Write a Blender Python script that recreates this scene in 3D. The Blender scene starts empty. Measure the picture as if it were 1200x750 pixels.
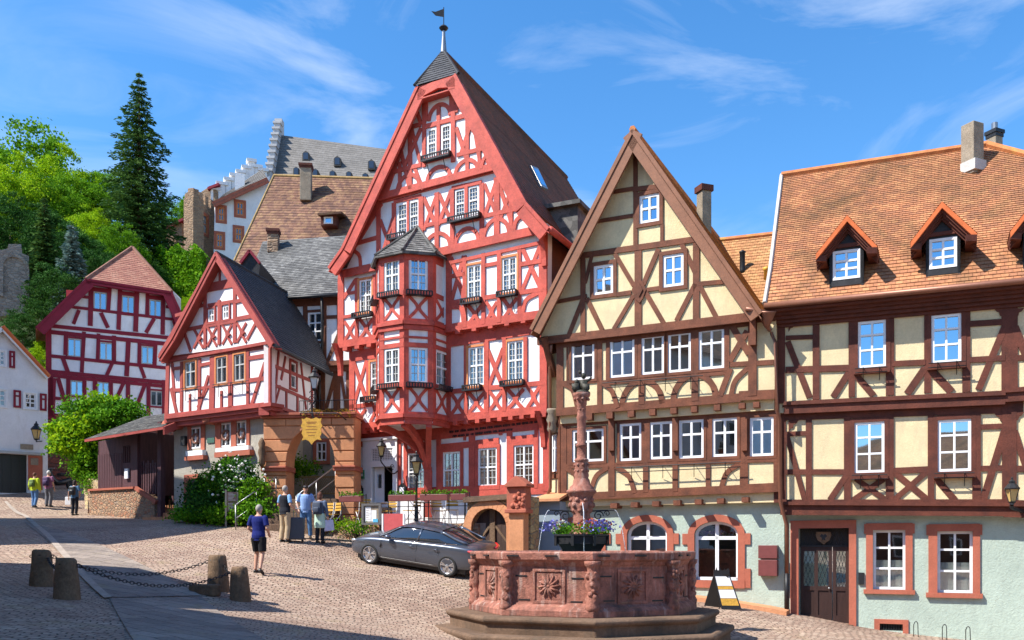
import bpy, math, random
import numpy as np
from mathutils import Vector, Matrix
from mathutils.geometry import tessellate_polygon
R = math.radians
SC = bpy.context.scene
COL = SC.collection
random.seed(7)
# ---------------------------------------------------------------- camera
FX, CX, HY = 1050.0, 600.0, 640.0
cam = bpy.data.cameras.new('camera'); camo = bpy.data.objects.new('camera', cam); COL.objects.link(camo)
cam.sensor_width = 36; cam.lens = 36*FX/1200; cam.shift_x = 0; cam.shift_y = (HY-375)/1200
cam.clip_end = 5000; cam.clip_start = .1
camo.location = (0, 0, 0); camo.rotation_euler = (R(90), 0, 0)
SC.camera = camo
# ---------------------------------------------------------------- light
SUN_AZ, SUN_EL = -110.0, 50.0        # degrees clockwise from +Y, above horizon
sd = Vector((math.sin(R(SUN_AZ))*math.cos(R(SUN_EL)), math.cos(R(SUN_AZ))*math.cos(R(SUN_EL)), math.sin(R(SUN_EL))))
sl = bpy.data.lights.new('sun', 'SUN'); sl.energy = 5.0; sl.angle = R(.53); sl.color = (1, .955, .88)
so = bpy.data.objects.new('sun', sl); COL.objects.link(so)
so.rotation_euler = (-sd).to_track_quat('-Z', 'Y').to_euler()
SC.view_settings.view_transform = 'Standard'; SC.view_settings.look = 'None'
SC.view_settings.exposure = .88; SC.view_settings.gamma = 1
W = bpy.data.worlds.new('World'); SC.world = W; W.use_nodes = True
def build_world():
    nt = W.node_tree; N = nt.nodes; L = nt.links
    bg = N['Background']; bg.inputs[1].default_value = .088
    sky = N.new('ShaderNodeTexSky'); sky.sky_type = 'NISHITA'; sky.sun_disc = False
    sky.sun_elevation = R(SUN_EL); sky.sun_rotation = R(SUN_AZ)
    sky.air_density = 1.0; sky.dust_density = .15; sky.ozone_density = 3.0
    hsv = N.new('ShaderNodeHueSaturation'); hsv.inputs['Saturation'].default_value = 1.28; hsv.inputs['Value'].default_value = 1.62
    tc = N.new('ShaderNodeTexCoord')
    # cirrus: stretched noise over the dome direction
    mp = N.new('ShaderNodeMapping'); mp.inputs['Scale'].default_value = (1.2, 1.2, 3.6); mp.inputs['Rotation'].default_value = (R(12), R(24), 0)
    n1 = N.new('ShaderNodeTexNoise'); n1.inputs['Scale'].default_value = 2.6; n1.inputs['Detail'].default_value = 9; n1.inputs['Roughness'].default_value = .58; n1.inputs['Distortion'].default_value = .9
    r1 = N.new('ShaderNodeValToRGB'); r1.color_ramp.elements[0].position = .47; r1.color_ramp.elements[1].position = .80
    n2 = N.new('ShaderNodeTexNoise'); n2.inputs['Scale'].default_value = 1.7; n2.inputs['Detail'].default_value = 2
    r2 = N.new('ShaderNodeValToRGB'); r2.color_ramp.elements[0].position = .42; r2.color_ramp.elements[1].position = .66
    mul = N.new('ShaderNodeMath'); mul.operation = 'MULTIPLY'
    mul2 = N.new('ShaderNodeMath'); mul2.operation = 'MULTIPLY'; mul2.inputs[1].default_value = .55
    mix = N.new('ShaderNodeMix'); mix.data_type = 'RGBA'; mix.inputs[7].default_value = (7.2, 7.8, 8.6, 1)
    L.new(sky.outputs[0], hsv.inputs['Color'])
    L.new(tc.outputs['Generated'], mp.inputs[0]); L.new(mp.outputs[0], n1.inputs[0]); L.new(n1.outputs[0], r1.inputs[0])
    L.new(tc.outputs['Generated'], n2.inputs[0]); L.new(n2.outputs[0], r2.inputs[0])
    L.new(r1.outputs[0], mul.inputs[0]); L.new(r2.outputs[0], mul.inputs[1]); L.new(mul.outputs[0], mul2.inputs[0])
    L.new(mul2.outputs[0], mix.inputs[0]); L.new(hsv.outputs[0], mix.inputs[6])
    L.new(mix.outputs[2], bg.inputs[0])
build_world()
# ---------------------------------------------------------------- materials
def nmat(name):
    m = bpy.data.materials.new(name); m.use_nodes = True
    return m, m.node_tree, m.node_tree.nodes, m.node_tree.links, m.node_tree.nodes['Principled BSDF']
def ramp(N, stops):
    r = N.new('ShaderNodeValToRGB'); e = r.color_ramp.elements
    while len(e) < len(stops): e.new(.5)
    for i, (p, c) in enumerate(stops):
        e[i].position = p; e[i].color = (c[0], c[1], c[2], 1)
    return r
def noise(N, L, src, sc, det=4, rough=.6, dist=0):
    n = N.new('ShaderNodeTexNoise'); n.inputs['Scale'].default_value = sc; n.inputs['Detail'].default_value = det
    n.inputs['Roughness'].default_value = rough; n.inputs['Distortion'].default_value = dist
    L.new(src, n.inputs['Vector']); return n
def mixc(N, L, f, a, b, mode='MIX'):
    m = N.new('ShaderNodeMix'); m.data_type = 'RGBA'; m.blend_type = mode
    for i, x in ((0, f), (6, a), (7, b)):
        if isinstance(x, bpy.types.NodeSocket): L.new(x, m.inputs[i])
        elif i == 0: m.inputs[0].default_value = x
        else: m.inputs[i].default_value = (x[0], x[1], x[2], 1)
    return m.outputs[2]
def sc3(c, k): return tuple(min(1, x*k) for x in c)
def rough_mat(name, c, var=.22, s1=1.3, s2=14, rough=.85, bump=.4, bd=.01, stain=None, stretch=(1, 1, 1), s3=90, spec=.3):
    """general weathered surface: two noise scales of colour plus bump"""
    m, nt, N, L, B = nmat(name)
    tc = N.new('ShaderNodeTexCoord'); mp = N.new('ShaderNodeMapping'); mp.inputs['Scale'].default_value = stretch
    L.new(tc.outputs['Object'], mp.inputs[0]); v = mp.outputs[0]
    a = noise(N, L, v, s1, 6, .65); b = noise(N, L, v, s2, 5, .7)
    r1 = ramp(N, [(.3, sc3(c, 1-var)), (.7, sc3(c, 1+var*.6))]); L.new(a.outputs[0], r1.inputs[0])
    r2 = ramp(N, [(.3, (1-var*.9,)*3), (.65, (1.0,)*3)]); L.new(b.outputs[0], r2.inputs[0])
    col = mixc(N, L, 1, r1.outputs[0], r2.outputs[0], 'MULTIPLY')
    if stain:
        mp2 = N.new('ShaderNodeMapping'); mp2.inputs['Scale'].default_value = (1.5, 1.5, .45); L.new(tc.outputs['Object'], mp2.inputs[0])
        s = noise(N, L, mp2.outputs[0], 1.6, 7, .7, .4); rs = ramp(N, [(.52, (0, 0, 0)), (.74, (1, 1, 1))]); L.new(s.outputs[0], rs.inputs[0])
        mm = N.new('ShaderNodeMath'); mm.operation = 'MULTIPLY'; mm.inputs[1].default_value = stain[3]; L.new(rs.outputs[0], mm.inputs[0])
        col = mixc(N, L, mm.outputs[0], col, stain[:3])
    L.new(col, B.inputs['Base Color']); B.inputs['Roughness'].default_value = rough; B.inputs['Specular IOR Level'].default_value = spec
    d = noise(N, L, v, s3*.35, 6, .7); bu = N.new('ShaderNodeBump'); bu.inputs['Strength'].default_value = bump; bu.inputs['Distance'].default_value = bd
    L.new(d.outputs[0], bu.inputs['Height']); L.new(bu.outputs[0], B.inputs['Normal'])
    return m
def plain(name, c, rough=.5, metal=0, coat=0, spec=.5):
    m, nt, N, L, B = nmat(name)
    B.inputs['Base Color'].default_value = (*c, 1); B.inputs['Roughness'].default_value = rough; B.inputs['Metallic'].default_value = metal
    B.inputs['Coat Weight'].default_value = coat; B.inputs['Specular IOR Level'].default_value = spec
    tc = N.new('ShaderNodeTexCoord'); n = noise(N, L, tc.outputs['Object'], 9, 4)
    r = ramp(N, [(.3, sc3(c, .86)), (.7, sc3(c, 1.06))]); L.new(n.outputs[0], r.inputs[0]); L.new(r.outputs[0], B.inputs['Base Color'])
    return m
def tile_mat(name, c1, c2, c3, stain, w=.18, h=.15, rough=.85, stainamt=.7, joint=.013):
    m, nt, N, L, B = nmat(name)
    uv = N.new('ShaderNodeUVMap'); tc = N.new('ShaderNodeTexCoord')
    nz = noise(N, L, tc.outputs['Object'], 6, 2); wob = N.new('ShaderNodeVectorMath'); wob.operation = 'MULTIPLY_ADD'
    L.new(nz.outputs['Color'], wob.inputs[0]); wob.inputs[1].default_value = (.03, .0, 0); L.new(uv.outputs[0], wob.inputs[2])
    def brick(ca, cb):
        b = N.new('ShaderNodeTexBrick'); b.offset = .5; b.inputs['Scale'].default_value = 1
        b.inputs['Brick Width'].default_value = w; b.inputs['Row Height'].default_value = h
        b.inputs['Mortar Size'].default_value = joint*.5; b.inputs['Mortar Smooth'].default_value = .3; b.inputs['Bias'].default_value = 0
        b.inputs['Color1'].default_value = (*ca, 1); b.inputs['Color2'].default_value = (*cb, 1); b.inputs['Mortar'].default_value = (*sc3(ca, .52), 1)
        L.new(wob.outputs[0], b.inputs[0]); return b
    b1 = brick(c1, c2); b2 = brick(c3, c1)
    vor = N.new('ShaderNodeTexVoronoi'); vor.inputs['Scale'].default_value = 5.2; L.new(tc.outputs['Object'], vor.inputs[0])
    bw = N.new('ShaderNodeSeparateColor'); L.new(vor.outputs['Color'], bw.inputs[0])
    rr = ramp(N, [(.45, (0, 0, 0)), (.6, (1, 1, 1))]); L.new(bw.outputs[0], rr.inputs[0])
    col = mixc(N, L, rr.outputs[0], b1.outputs[0], b2.outputs[0])
    s = noise(N, L, tc.outputs['Object'], .42, 8, .72, 1.2); rs = ramp(N, [(.44, (0, 0, 0)), (.66, (stainamt,)*3)]); L.new(s.outputs[0], rs.inputs[0])
    sm = mixc(N, L, 1, b1.outputs[0], stain, 'MULTIPLY')
    col = mixc(N, L, rs.outputs[0], col, sm)
    f = noise(N, L, tc.outputs['Object'], 28, 4, .7); rf = ramp(N, [(.3, (.68,)*3), (.68, (1.08,)*3)]); L.new(f.outputs[0], rf.inputs[0])
    col = mixc(N, L, 1, col, rf.outputs[0], 'MULTIPLY')
    L.new(col, B.inputs['Base Color']); B.inputs['Roughness'].default_value = rough; B.inputs['Specular IOR Level'].default_value = .25
    bu = N.new('ShaderNodeBump'); bu.inputs['Strength'].default_value = .8; bu.inputs['Distance'].default_value = .02; bu.invert = True
    L.new(b1.outputs['Fac'], bu.inputs['Height'])
    b3 = N.new('ShaderNodeBump'); b3.inputs['Strength'].default_value = .5; b3.inputs['Distance'].default_value = .01
    L.new(f.outputs[0], b3.inputs['Height']); L.new(bu.outputs[0], b3.inputs['Normal']); L.new(b3.outputs[0], B.inputs['Normal'])
    return m
def rubble_mat(name, c1, c2, c3, mortar, sc=3.2, squash=1.6):
    m, nt, N, L, B = nmat(name)
    tc = N.new('ShaderNodeTexCoord'); mp = N.new('ShaderNodeMapping'); mp.inputs['Scale'].default_value = (1, 1, squash); L.new(tc.outputs['Object'], mp.inputs[0])
    nz = noise(N, L, mp.outputs[0], 3, 3); va = N.new('ShaderNodeVectorMath'); va.operation = 'MULTIPLY_ADD'; va.inputs[1].default_value = (.14, .14, .14)
    L.new(nz.outputs['Color'], va.inputs[0]); L.new(mp.outputs[0], va.inputs[2])
    v = N.new('ShaderNodeTexVoronoi'); v.inputs['Scale'].default_value = sc; L.new(va.outputs[0], v.inputs[0])
    e = N.new('ShaderNodeTexVoronoi'); e.feature = 'DISTANCE_TO_EDGE'; e.inputs['Scale'].default_value = sc; L.new(va.outputs[0], e.inputs[0])
    sp = N.new('ShaderNodeSeparateColor'); L.new(v.outputs['Color'], sp.inputs[0])
    r = ramp(N, [(.1, c1), (.5, c2), (.9, c3)]); L.new(sp.outputs[0], r.inputs[0])
    n2 = noise(N, L, mp.outputs[0], 16, 5, .7); r2 = ramp(N, [(.3, (.6,)*3), (.7, (1.1,)*3)]); L.new(n2.outputs[0], r2.inputs[0])
    col = mixc(N, L, 1, r.outputs[0], r2.outputs[0], 'MULTIPLY')
    re = ramp(N, [(.02, (1, 1, 1)), (.07, (0, 0, 0))]); L.new(e.outputs[0], re.inputs[0])
    col = mixc(N, L, re.outputs[0], col, mortar); L.new(col, B.inputs['Base Color']); B.inputs['Roughness'].default_value = .9
    rb = ramp(N, [(.0, (0, 0, 0)), (.14, (1, 1, 1))]); L.new(e.outputs[0], rb.inputs[0])
    ad = N.new('ShaderNodeMath'); ad.operation = 'MULTIPLY_ADD'; ad.inputs[1].default_value = .35; L.new(n2.outputs[0], ad.inputs[0]); L.new(rb.outputs[0], ad.inputs[2])
    bu = N.new('ShaderNodeBump'); bu.inputs['Strength'].default_value = .9; bu.inputs['Distance'].default_value = .05
    L.new(ad.outputs[0], bu.inputs['Height']); L.new(bu.outputs[0], B.inputs['Normal'])
    return m
def glass_mat(name, base=(.02, .025, .03), refl=.2, tint=(1, 1, 1)):
    """window glass: part mirror, part see-through, more mirror at glancing angles"""
    m, nt, N, L, B = nmat(name); out = N['Material Output']; N.remove(B)
    g = N.new('ShaderNodeBsdfGlossy'); g.inputs['Roughness'].default_value = .02; g.inputs['Color'].default_value = (*tint, 1)
    t = N.new('ShaderNodeBsdfTransparent'); t.inputs['Color'].default_value = (.75, .8, .78, 1)
    lw = N.new('ShaderNodeLayerWeight'); lw.inputs[0].default_value = .35
    ma = N.new('ShaderNodeMath'); ma.operation = 'MULTIPLY_ADD'; ma.inputs[1].default_value = .55; ma.inputs[2].default_value = refl; ma.use_clamp = True
    L.new(lw.outputs['Fresnel'], ma.inputs[0])
    tc = N.new('ShaderNodeTexCoord'); n = noise(N, L, tc.outputs['Object'], 1.1, 0); bu = N.new('ShaderNodeBump'); bu.inputs['Strength'].default_value = .15; bu.inputs['Distance'].default_value = .02
    L.new(n.outputs[0], bu.inputs['Height']); L.new(bu.outputs[0], g.inputs['Normal'])
    mx = N.new('ShaderNodeMixShader'); L.new(ma.outputs[0], mx.inputs[0]); L.new(t.outputs[0], mx.inputs[1]); L.new(g.outputs[0], mx.inputs[2]); L.new(mx.outputs[0], out.inputs[0])
    return m
def leaf_mat(name, c1, c2, c3=None, trans=.35):
    m, nt, N, L, B = nmat(name); out = N['Material Output']
    tc = N.new('ShaderNodeTexCoord'); geo = N.new('ShaderNodeNewGeometry')
    n = noise(N, L, tc.outputs['Object'], .8, 3); ad = N.new('ShaderNodeMath'); ad.operation = 'MULTIPLY_ADD'; ad.inputs[1].default_value = .45
    L.new(geo.outputs['Random Per Island'], ad.inputs[0]); L.new(n.outputs[0], ad.inputs[2])
    r = ramp(N, [(.35, c1), (.6, c2), (.9, c3 or sc3(c2, 1.5))]); L.new(ad.outputs[0], r.inputs[0])
    L.new(r.outputs[0], B.inputs['Base Color']); B.inputs['Roughness'].default_value = .6; B.inputs['Specular IOR Level'].default_value = .06
    t = N.new('ShaderNodeBsdfTranslucent'); L.new(r.outputs[0], t.inputs[0])
    mx = N.new('ShaderNodeMixShader'); mx.inputs[0].default_value = trans; L.new(B.outputs[0], mx.inputs[1]); L.new(t.outputs[0], mx.inputs[2]); L.new(mx.outputs[0], out.inputs[0])
    return m
M = {}
M['red'] = rough_mat('red_timber_paint', (.56, .092, .062), .32, 2.2, 22, .65, .6, .014, (.34, .045, .045, .6), s3=60)
M['redtrim'] = rough_mat('orange_window_trim', (.62, .22, .08), .15, 3, 20, .6, .3)
M['rose'] = rough_mat('rose_timber_paint', (.38, .07, .055), .25, 2.2, 22, .65, .5, .012, (.2, .05, .045, .5))
M['burg'] = rough_mat('burgundy_timber_paint', (.25, .012, .03), .2, 2.2, 22, .6, .4)
M['brown'] = rough_mat('brown_timber_paint', (.19, .064, .032), .4, 2.5, 26, .7, .6, .014, (.07, .028, .02, .6))
M['brown2'] = rough_mat('dark_brown_timber_paint', (.135, .037, .021), .4, 2.5, 26, .7, .6, .014, (.06, .022, .018, .6))
M['barge'] = rough_mat('brown_bargeboard', (.25, .105, .055), .2, 2.5, 20, .6, .3)
M['white'] = rough_mat('white_plaster', (.80, .79, .79), .09, 1.5, 18, .9, .45, .012, (.55, .52, .48, .5))
M['white2'] = rough_mat('rosy_white_plaster', (.80, .74, .73), .07, 1.5, 18, .9, .35, .008, (.66, .58, .54, .35))
M['cream'] = rough_mat('cream_plaster', (.73, .60, .355), .14, 1.3, 18, .9, .7, .02, (.50, .40, .26, .7))
M['green'] = rough_mat('grey_green_plaster', (.42, .50, .42), .14, .8, 9, .92, .8, .025, (.31, .36, .31, .6), s3=50)
M['grey'] = rough_mat('grey_rough_render', (.40, .37, .31), .16, 1.2, 12, .95, .8, .03, (.24, .22, .19, .6), s3=60)
M['bluewall'] = rough_mat('blue_grey_plaster', (.26, .32, .37), .1, 1, 10, .9, .4)
M['frame'] = rough_mat('white_window_paint', (.80, .80, .80), .06, 3, 20, .5, .15)
M['fgrey'] = rough_mat('grey_window_paint', (.42, .43, .42), .06, 3, 20, .5, .15)
M['gbar'] = plain('glazing_bar_paint', (.55, .55, .52), .5)
M['glass'] = glass_mat('window_glass', refl=.16)
M['glassb'] = glass_mat('sky_reflecting_glass', refl=.5, tint=(.62, .84, 1))
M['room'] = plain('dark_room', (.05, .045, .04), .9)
M['curtain'] = rough_mat('net_curtain', (.6, .6, .58), .12, 6, 30, .9, .2)
M['sand'] = rough_mat('orange_sandstone', (.62, .28, .135), .22, 1.3, 16, .9, .6, .02, (.30, .15, .09, .5))
M['sandred'] = rough_mat('red_sandstone_trim', (.42, .125, .075), .18, 1.6, 18, .85, .5, .015, (.28, .1, .07, .4))
def fountain_stone():
    m = rough_mat('fountain_sandstone', (.46, .19, .135), .5, 1.6, 11, .88, 1, .035, (.09, .055, .045, .9)); N, L, B = m.node_tree.nodes, m.node_tree.links, m.node_tree.nodes['Principled BSDF']
    src = B.inputs['Base Color'].links[0].from_socket; tc = N.new('ShaderNodeTexCoord')
    for sc_, st, lo, hi, c, amt in (((5, 5, .5), 1.3, .55, .68, (.55, .42, .36), .6), ((3.2, 3.2, .6), 1.1, .56, .70, (.07, .045, .04), .75), ((1, 1, 3), 2.2, .62, .75, (.40, .27, .13), .5)):
        mp = N.new('ShaderNodeMapping'); mp.inputs['Scale'].default_value = sc_; mp.inputs['Location'].default_value = (st*7, st*3, 0); L.new(tc.outputs['Object'], mp.inputs[0])
        n = noise(N, L, mp.outputs[0], st, 5, .65, .3); r = ramp(N, [(lo, (0, 0, 0)), (hi, (amt,)*3)]); L.new(n.outputs[0], r.inputs[0]); src = mixc(N, L, r.outputs[0], src, c)
    L.new(src, B.inputs['Base Color']); return m
M['fstone'] = fountain_stone()
M['fstone2'] = rough_mat('fountain_step_stone', (.20, .125, .08), .38, 1.2, 12, .92, .8, .03, (.08, .065, .05, .8))
M['bollard'] = rough_mat('weathered_bollard_stone', (.22, .14, .085), .4, 3, 20, .95, .9, .03, (.08, .06, .045, .7))
M['rubble'] = rubble_mat('red_rubble_stone', (.42, .19, .10), (.34, .22, .13), (.50, .30, .17), (.30, .23, .17), 5.5)
M['rubblered'] = rubble_mat('dark_red_stone_blocks', (.20, .06, .045), (.27, .08, .05), (.17, .07, .055), (.12, .07, .06), 2.0, 2)
M['rubbleyel'] = rubble_mat('yellow_rubble_stone', (.45, .33, .15), (.36, .22, .12), (.5, .4, .2), (.3, .24, .16))
M['castle'] = rubble_mat('castle_brown_stone', (.36, .22, .13), (.42, .27, .16), (.3, .19, .12), (.34, .24, .16), 2.6, 1.8)
M['ruin'] = rubble_mat('grey_ruin_stone', (.3, .27, .23), (.38, .34, .29), (.24, .21, .18), (.28, .25, .21), 3, 1.8)
M['tile_orange'] = tile_mat('orange_clay_tiles', (.46, .185, .085), (.35, .155, .085), (.54, .26, .12), (.42, .56, .55), stainamt=.85)
M['tile_orange2'] = tile_mat('bright_clay_tiles', (.50, .24, .10), (.40, .18, .08), (.58, .33, .14), (.6, .6, .6), stainamt=.6)
M['tile_dark'] = tile_mat('dark_brown_tiles', (.22, .125, .09), (.17, .105, .085), (.30, .12, .08), (.55, .6, .6), stainamt=.8)
M['tile_mix'] = tile_mat('mixed_old_tiles', (.25, .125, .08), (.15, .08, .06), (.32, .19, .10), (.45, .4, .4), w=.26, h=.22, stainamt=.7)
M['tile_pink'] = tile_mat('pinkish_tiles', (.44, .19, .13), (.36, .15, .11), (.5, .26, .18), (.8, .8, .8), w=.3, h=.26)
M['slate'] = tile_mat('grey_slate', (.075, .075, .082), (.10, .10, .105), (.055, .055, .06), (.6, .6, .6), w=.24, h=.15, rough=.6)
M['slate2'] = tile_mat('lichen_slate', (.17, .165, .155), (.13, .125, .12), (.30, .29, .27), (.5, .5, .5), w=.26, h=.16, rough=.7)
M['slatec'] = tile_mat('castle_slate', (.19, .175, .16), (.22, .205, .19), (.16, .15, .135), (.7, .7, .7), w=.7, h=.5, rough=.8)
M['fgreyc'] = rough_mat('shaded_castle_plaster', (.45, .45, .46), .15, .4, 3)  # shade on the hall's stepped gable, put into a greyer plaster
M['ridge'] = rough_mat('ridge_tile', (.55, .20, .07), .3, 4, 20, .85, .5, .02, (.5, .36, .06, .5))
M['ridgeo'] = rough_mat('bright_orange_ridge_tile', (.62, .15, .045), .2, 4, 20, .8, .4)
M['mortar'] = rough_mat('white_verge_mortar', (.55, .52, .48), .2)
M['iron'] = rough_mat('black_iron', (.022, .022, .024), .3, 8, 30, .45, .3, .004)
M['grayiron'] = plain('grey_steel', (.3, .3, .3), .35, .8)
M['copper'] = plain('brown_copper_pipe', (.24, .10, .06), .45, .35)
M['lampglass'] = plain('amber_lamp_glass', (.55, .38, .14), .25)
M['lampglassw'] = plain('pale_lamp_glass', (.6, .62, .6), .2)
M['gold'] = rough_mat('yellow_gold_paint', (.68, .38, .06), .25, 6, 25, .5, .4, .01)
M['black'] = plain('black_paint', (.015, .015, .016), .4)
M['chim'] = rough_mat('grey_chimney_render', (.33, .27, .20), .3, 3, 16, .95, .8, .03, (.16, .13, .1, .5))
M['mail'] = plain('brown_mailbox_paint', (.17, .045, .04), .45)
M['door'] = rough_mat('dark_brown_door_wood', (.045, .022, .018), .3, 3, 26, .5, .4, .01, stretch=(4, 4, .6))
M['wood'] = rough_mat('weathered_door_wood', (.085, .05, .038), .4, 2, 18, .8, .8, .02, stretch=(6, 6, .5))
M['shed'] = rough_mat('purple_brown_boards', (.10, .042, .048), .3, 2, 18, .7, .5, .015, stretch=(6, 6, .6))
M['yelwood'] = rough_mat('yellow_chair_slats', (.62, .36, .07), .15, 6, 30, .5, .2)
M['bark'] = rough_mat('bark', (.10, .07, .045), .4, 2, 14, .95, 1, .05, stretch=(3, 3, .6))
M['steps_']=None
M.pop('steps_')
# ---------------------------------------------------------------- mesh building
class MB:
    def __init__(s): s.v = []; s.f = []; s.uv = []; s.hasuv = False
    def face(s, pts, uv=None):
        n = len(s.v); s.v += [tuple(p) for p in pts]; s.f.append(tuple(range(n, n+len(pts))))
        if uv: s.hasuv = True; s.uv += list(uv)
        else: s.uv += [(0, 0)]*len(pts)
    def add(s, vs, fs):
        n = len(s.v); s.v += [tuple(p) for p in vs]
        for f in fs: s.f.append(tuple(n+i for i in f)); s.uv += [(0, 0)]*len(f)
    def prism(s, pts, back):
        """front polygon pts (3D) swept by vector back"""
        n = len(pts); b = [Vector(p)+back for p in pts]
        s.add([Vector(p) for p in pts]+b, [tuple(range(n)), tuple(range(2*n-1, n-1, -1))]+[(i, n+i, n+(i+1) % n, (i+1) % n) for i in range(n)])
    def box(s, c, sx, sy, sz, rz=0, tilt=None):
        m = Matrix.Rotation(rz, 3, 'Z')
        if tilt is not None: m = m @ tilt
        vs = [Vector(c)+m @ Vector((x*sx/2, y*sy/2, z*sz/2)) for z in (-1, 1) for y in (-1, 1) for x in (-1, 1)]
        s.add(vs, [(0, 2, 3, 1), (4, 5, 7, 6), (0, 1, 5, 4), (2, 6, 7, 3), (0, 4, 6, 2), (1, 3, 7, 5)])
    def bar(s, a, b, w, h=None, up=(0, 0, 1)):
        a = Vector(a); b = Vector(b); d = (b-a).normalized(); h = h or w; up = Vector(up)
        if abs(d.dot(up)) > .98: up = Vector((1, 0, 0))
        x = d.cross(up).normalized(); y = x.cross(d)
        vs = [p+x*(i*w/2)+y*(j*h/2) for p in (a, b) for i, j in ((-1, -1), (1, -1), (1, 1), (-1, 1))]
        s.add(vs, [(3, 2, 1, 0), (4, 5, 6, 7), (0, 1, 5, 4), (1, 2, 6, 5), (2, 3, 7, 6), (3, 0, 4, 7)])
    def tube(s, pts, r, n=8, cap=True):
        pts = [Vector(p) for p in pts]; k = len(pts); rs = r if isinstance(r, (list, tuple)) else [r]*k
        vs = []; ref = Vector((0, 0, 1))
        d0 = (pts[1]-pts[0]).normalized()
        if abs(d0.z) > .9: ref = Vector((0, 1, 0))
        for i, p in enumerate(pts):
            d = (pts[min(i+1, k-1)]-pts[max(i-1, 0)]).normalized()
            x = d.cross(ref)
            if x.length < 1e-4: x = Vector((1, 0, 0))
            x.normalize(); y = x.cross(d); ref = -y if False else ref
            vs += [p+(x*math.cos(2*math.pi*j/n)+y*math.sin(2*math.pi*j/n))*rs[i] for j in range(n)]
        fs = [(i*n+j, i*n+(j+1) % n, (i+1)*n+(j+1) % n, (i+1)*n+j) for i in range(k-1) for j in range(n)]
        if cap: fs += [tuple(range(n-1, -1, -1)), tuple((k-1)*n+j for j in range(n))]
        s.add(vs, fs)
    def lathe(s, c, prof, n=20, sx=1, sy=1, rz=0, ph=0):
        c = Vector(c); vs = []
        for r, z in prof:
            for j in range(n):
                a = 2*math.pi*(j+ph)/n; x = math.cos(a)*r*sx; y = math.sin(a)*r*sy
                vs.append(c+Vector((x*math.cos(rz)-y*math.sin(rz), x*math.sin(rz)+y*math.cos(rz), z)))
        k = len(prof)
        fs = [(i*n+j, i*n+(j+1) % n, (i+1)*n+(j+1) % n, (i+1)*n+j) for i in range(k-1) for j in range(n)]
        fs += [tuple(range(n-1, -1, -1)), tuple((k-1)*n+j for j in range(n))]
        s.add(vs, fs)
    def ball(s, c, rx, ry=None, rz=None, n=10, m=7):
        ry = ry or rx; rz = rz or rx; c = Vector(c); vs = [c+Vector((0, 0, -rz))]
        for i in range(1, m):
            t = math.pi*i/m
            for j in range(n): a = 2*math.pi*j/n; vs.append(c+Vector((math.sin(t)*math.cos(a)*rx, math.sin(t)*math.sin(a)*ry, -math.cos(t)*rz)))
        vs.append(c+Vector((0, 0, rz))); L = len(vs)-1
        fs = [(0, 1+(j+1) % n, 1+j) for j in range(n)]
        fs += [(1+i*n+j, 1+i*n+(j+1) % n, 1+(i+1)*n+(j+1) % n, 1+(i+1)*n+j) for i in range(m-2) for j in range(n)]
        fs += [(1+(m-2)*n+j, 1+(m-2)*n+(j+1) % n, L) for j in range(n)]
        s.add(vs, fs)
    def build(s, name, mat, parent=None, smooth=False, bevel=0):
        me = bpy.data.meshes.new(name); o = bpy.data.objects.new(name, me); COL.objects.link(o)
        org = Vector((0, 0, 0))
        if parent is not None:
            o.parent = parent; t = parent
            while t.parent: t = t.parent
            org = Vector(t.location)
        elif s.v:
            a = np.array(s.v); org = Vector((float((a[:, 0].min()+a[:, 0].max())/2), float((a[:, 1].min()+a[:, 1].max())/2), float(a[:, 2].min()))); o.location = org
        me.from_pydata([(v[0]-org.x, v[1]-org.y, v[2]-org.z) for v in s.v], [], s.f)
        if s.hasuv:
            u = me.uv_layers.new(name='UVMap'); u.data.foreach_set('uv', [c for p in s.uv for c in p])
        me.materials.append(M[mat] if isinstance(mat, str) else mat)
        if smooth: me.polygons.foreach_set('use_smooth', [True]*len(me.polygons))
        if bevel:
            b = o.modifiers.new('bevel', 'BEVEL'); b.width = bevel; b.segments = 2; b.limit_method = 'ANGLE'; b.angle_limit = R(40)
        return o
def tag(o, label=None, cat=None, group=None, kind=None):
    if label: o['label'] = label
    if cat: o['category'] = cat
    if group: o['group'] = group
    if kind: o['kind'] = kind
    return o
def empty(name, loc, label, cat, group=None, rz=0):
    o = bpy.data.objects.new(name, None); COL.objects.link(o); o.location = loc; o.rotation_euler = (0, 0, rz); o.empty_display_size = .3
    return tag(o, label, cat, group)
def copy_tree(o, parent=None):
    c = o.copy(); COL.objects.link(c); c.parent = parent
    for ch in o.children: copy_tree(ch, c)
    return c
def place(proto, used, loc, rz=0, sc=None, label=None, group=None):
    o = copy_tree(proto) if used[0] else proto
    used[0] = True; o.location = loc; o.rotation_euler = (0, 0, rz)
    if sc: o.scale = (sc, sc, sc) if isinstance(sc, (int, float)) else sc
    if label: o['label'] = label
    if group: o['group'] = group
    return o
def ray(x, y, D): return Vector(((x-CX)/FX*D, D, (HY-y)/FX*D))
def catmull(p, k=6):
    p = [Vector(q) for q in p]; q = [p[0]*2-p[1]]+p+[p[-1]*2-p[-2]]; out = []
    for i in range(1, len(q)-2):
        for j in range(k):
            t = j/k; a, b, c, d = q[i-1:i+3]
            out.append(.5*((2*b)+(c-a)*t+(2*a-5*b+4*c-d)*t*t+(3*b-a-3*c+d)*t**3))
    out.append(p[-1]); return out
JIT = [0]
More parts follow.
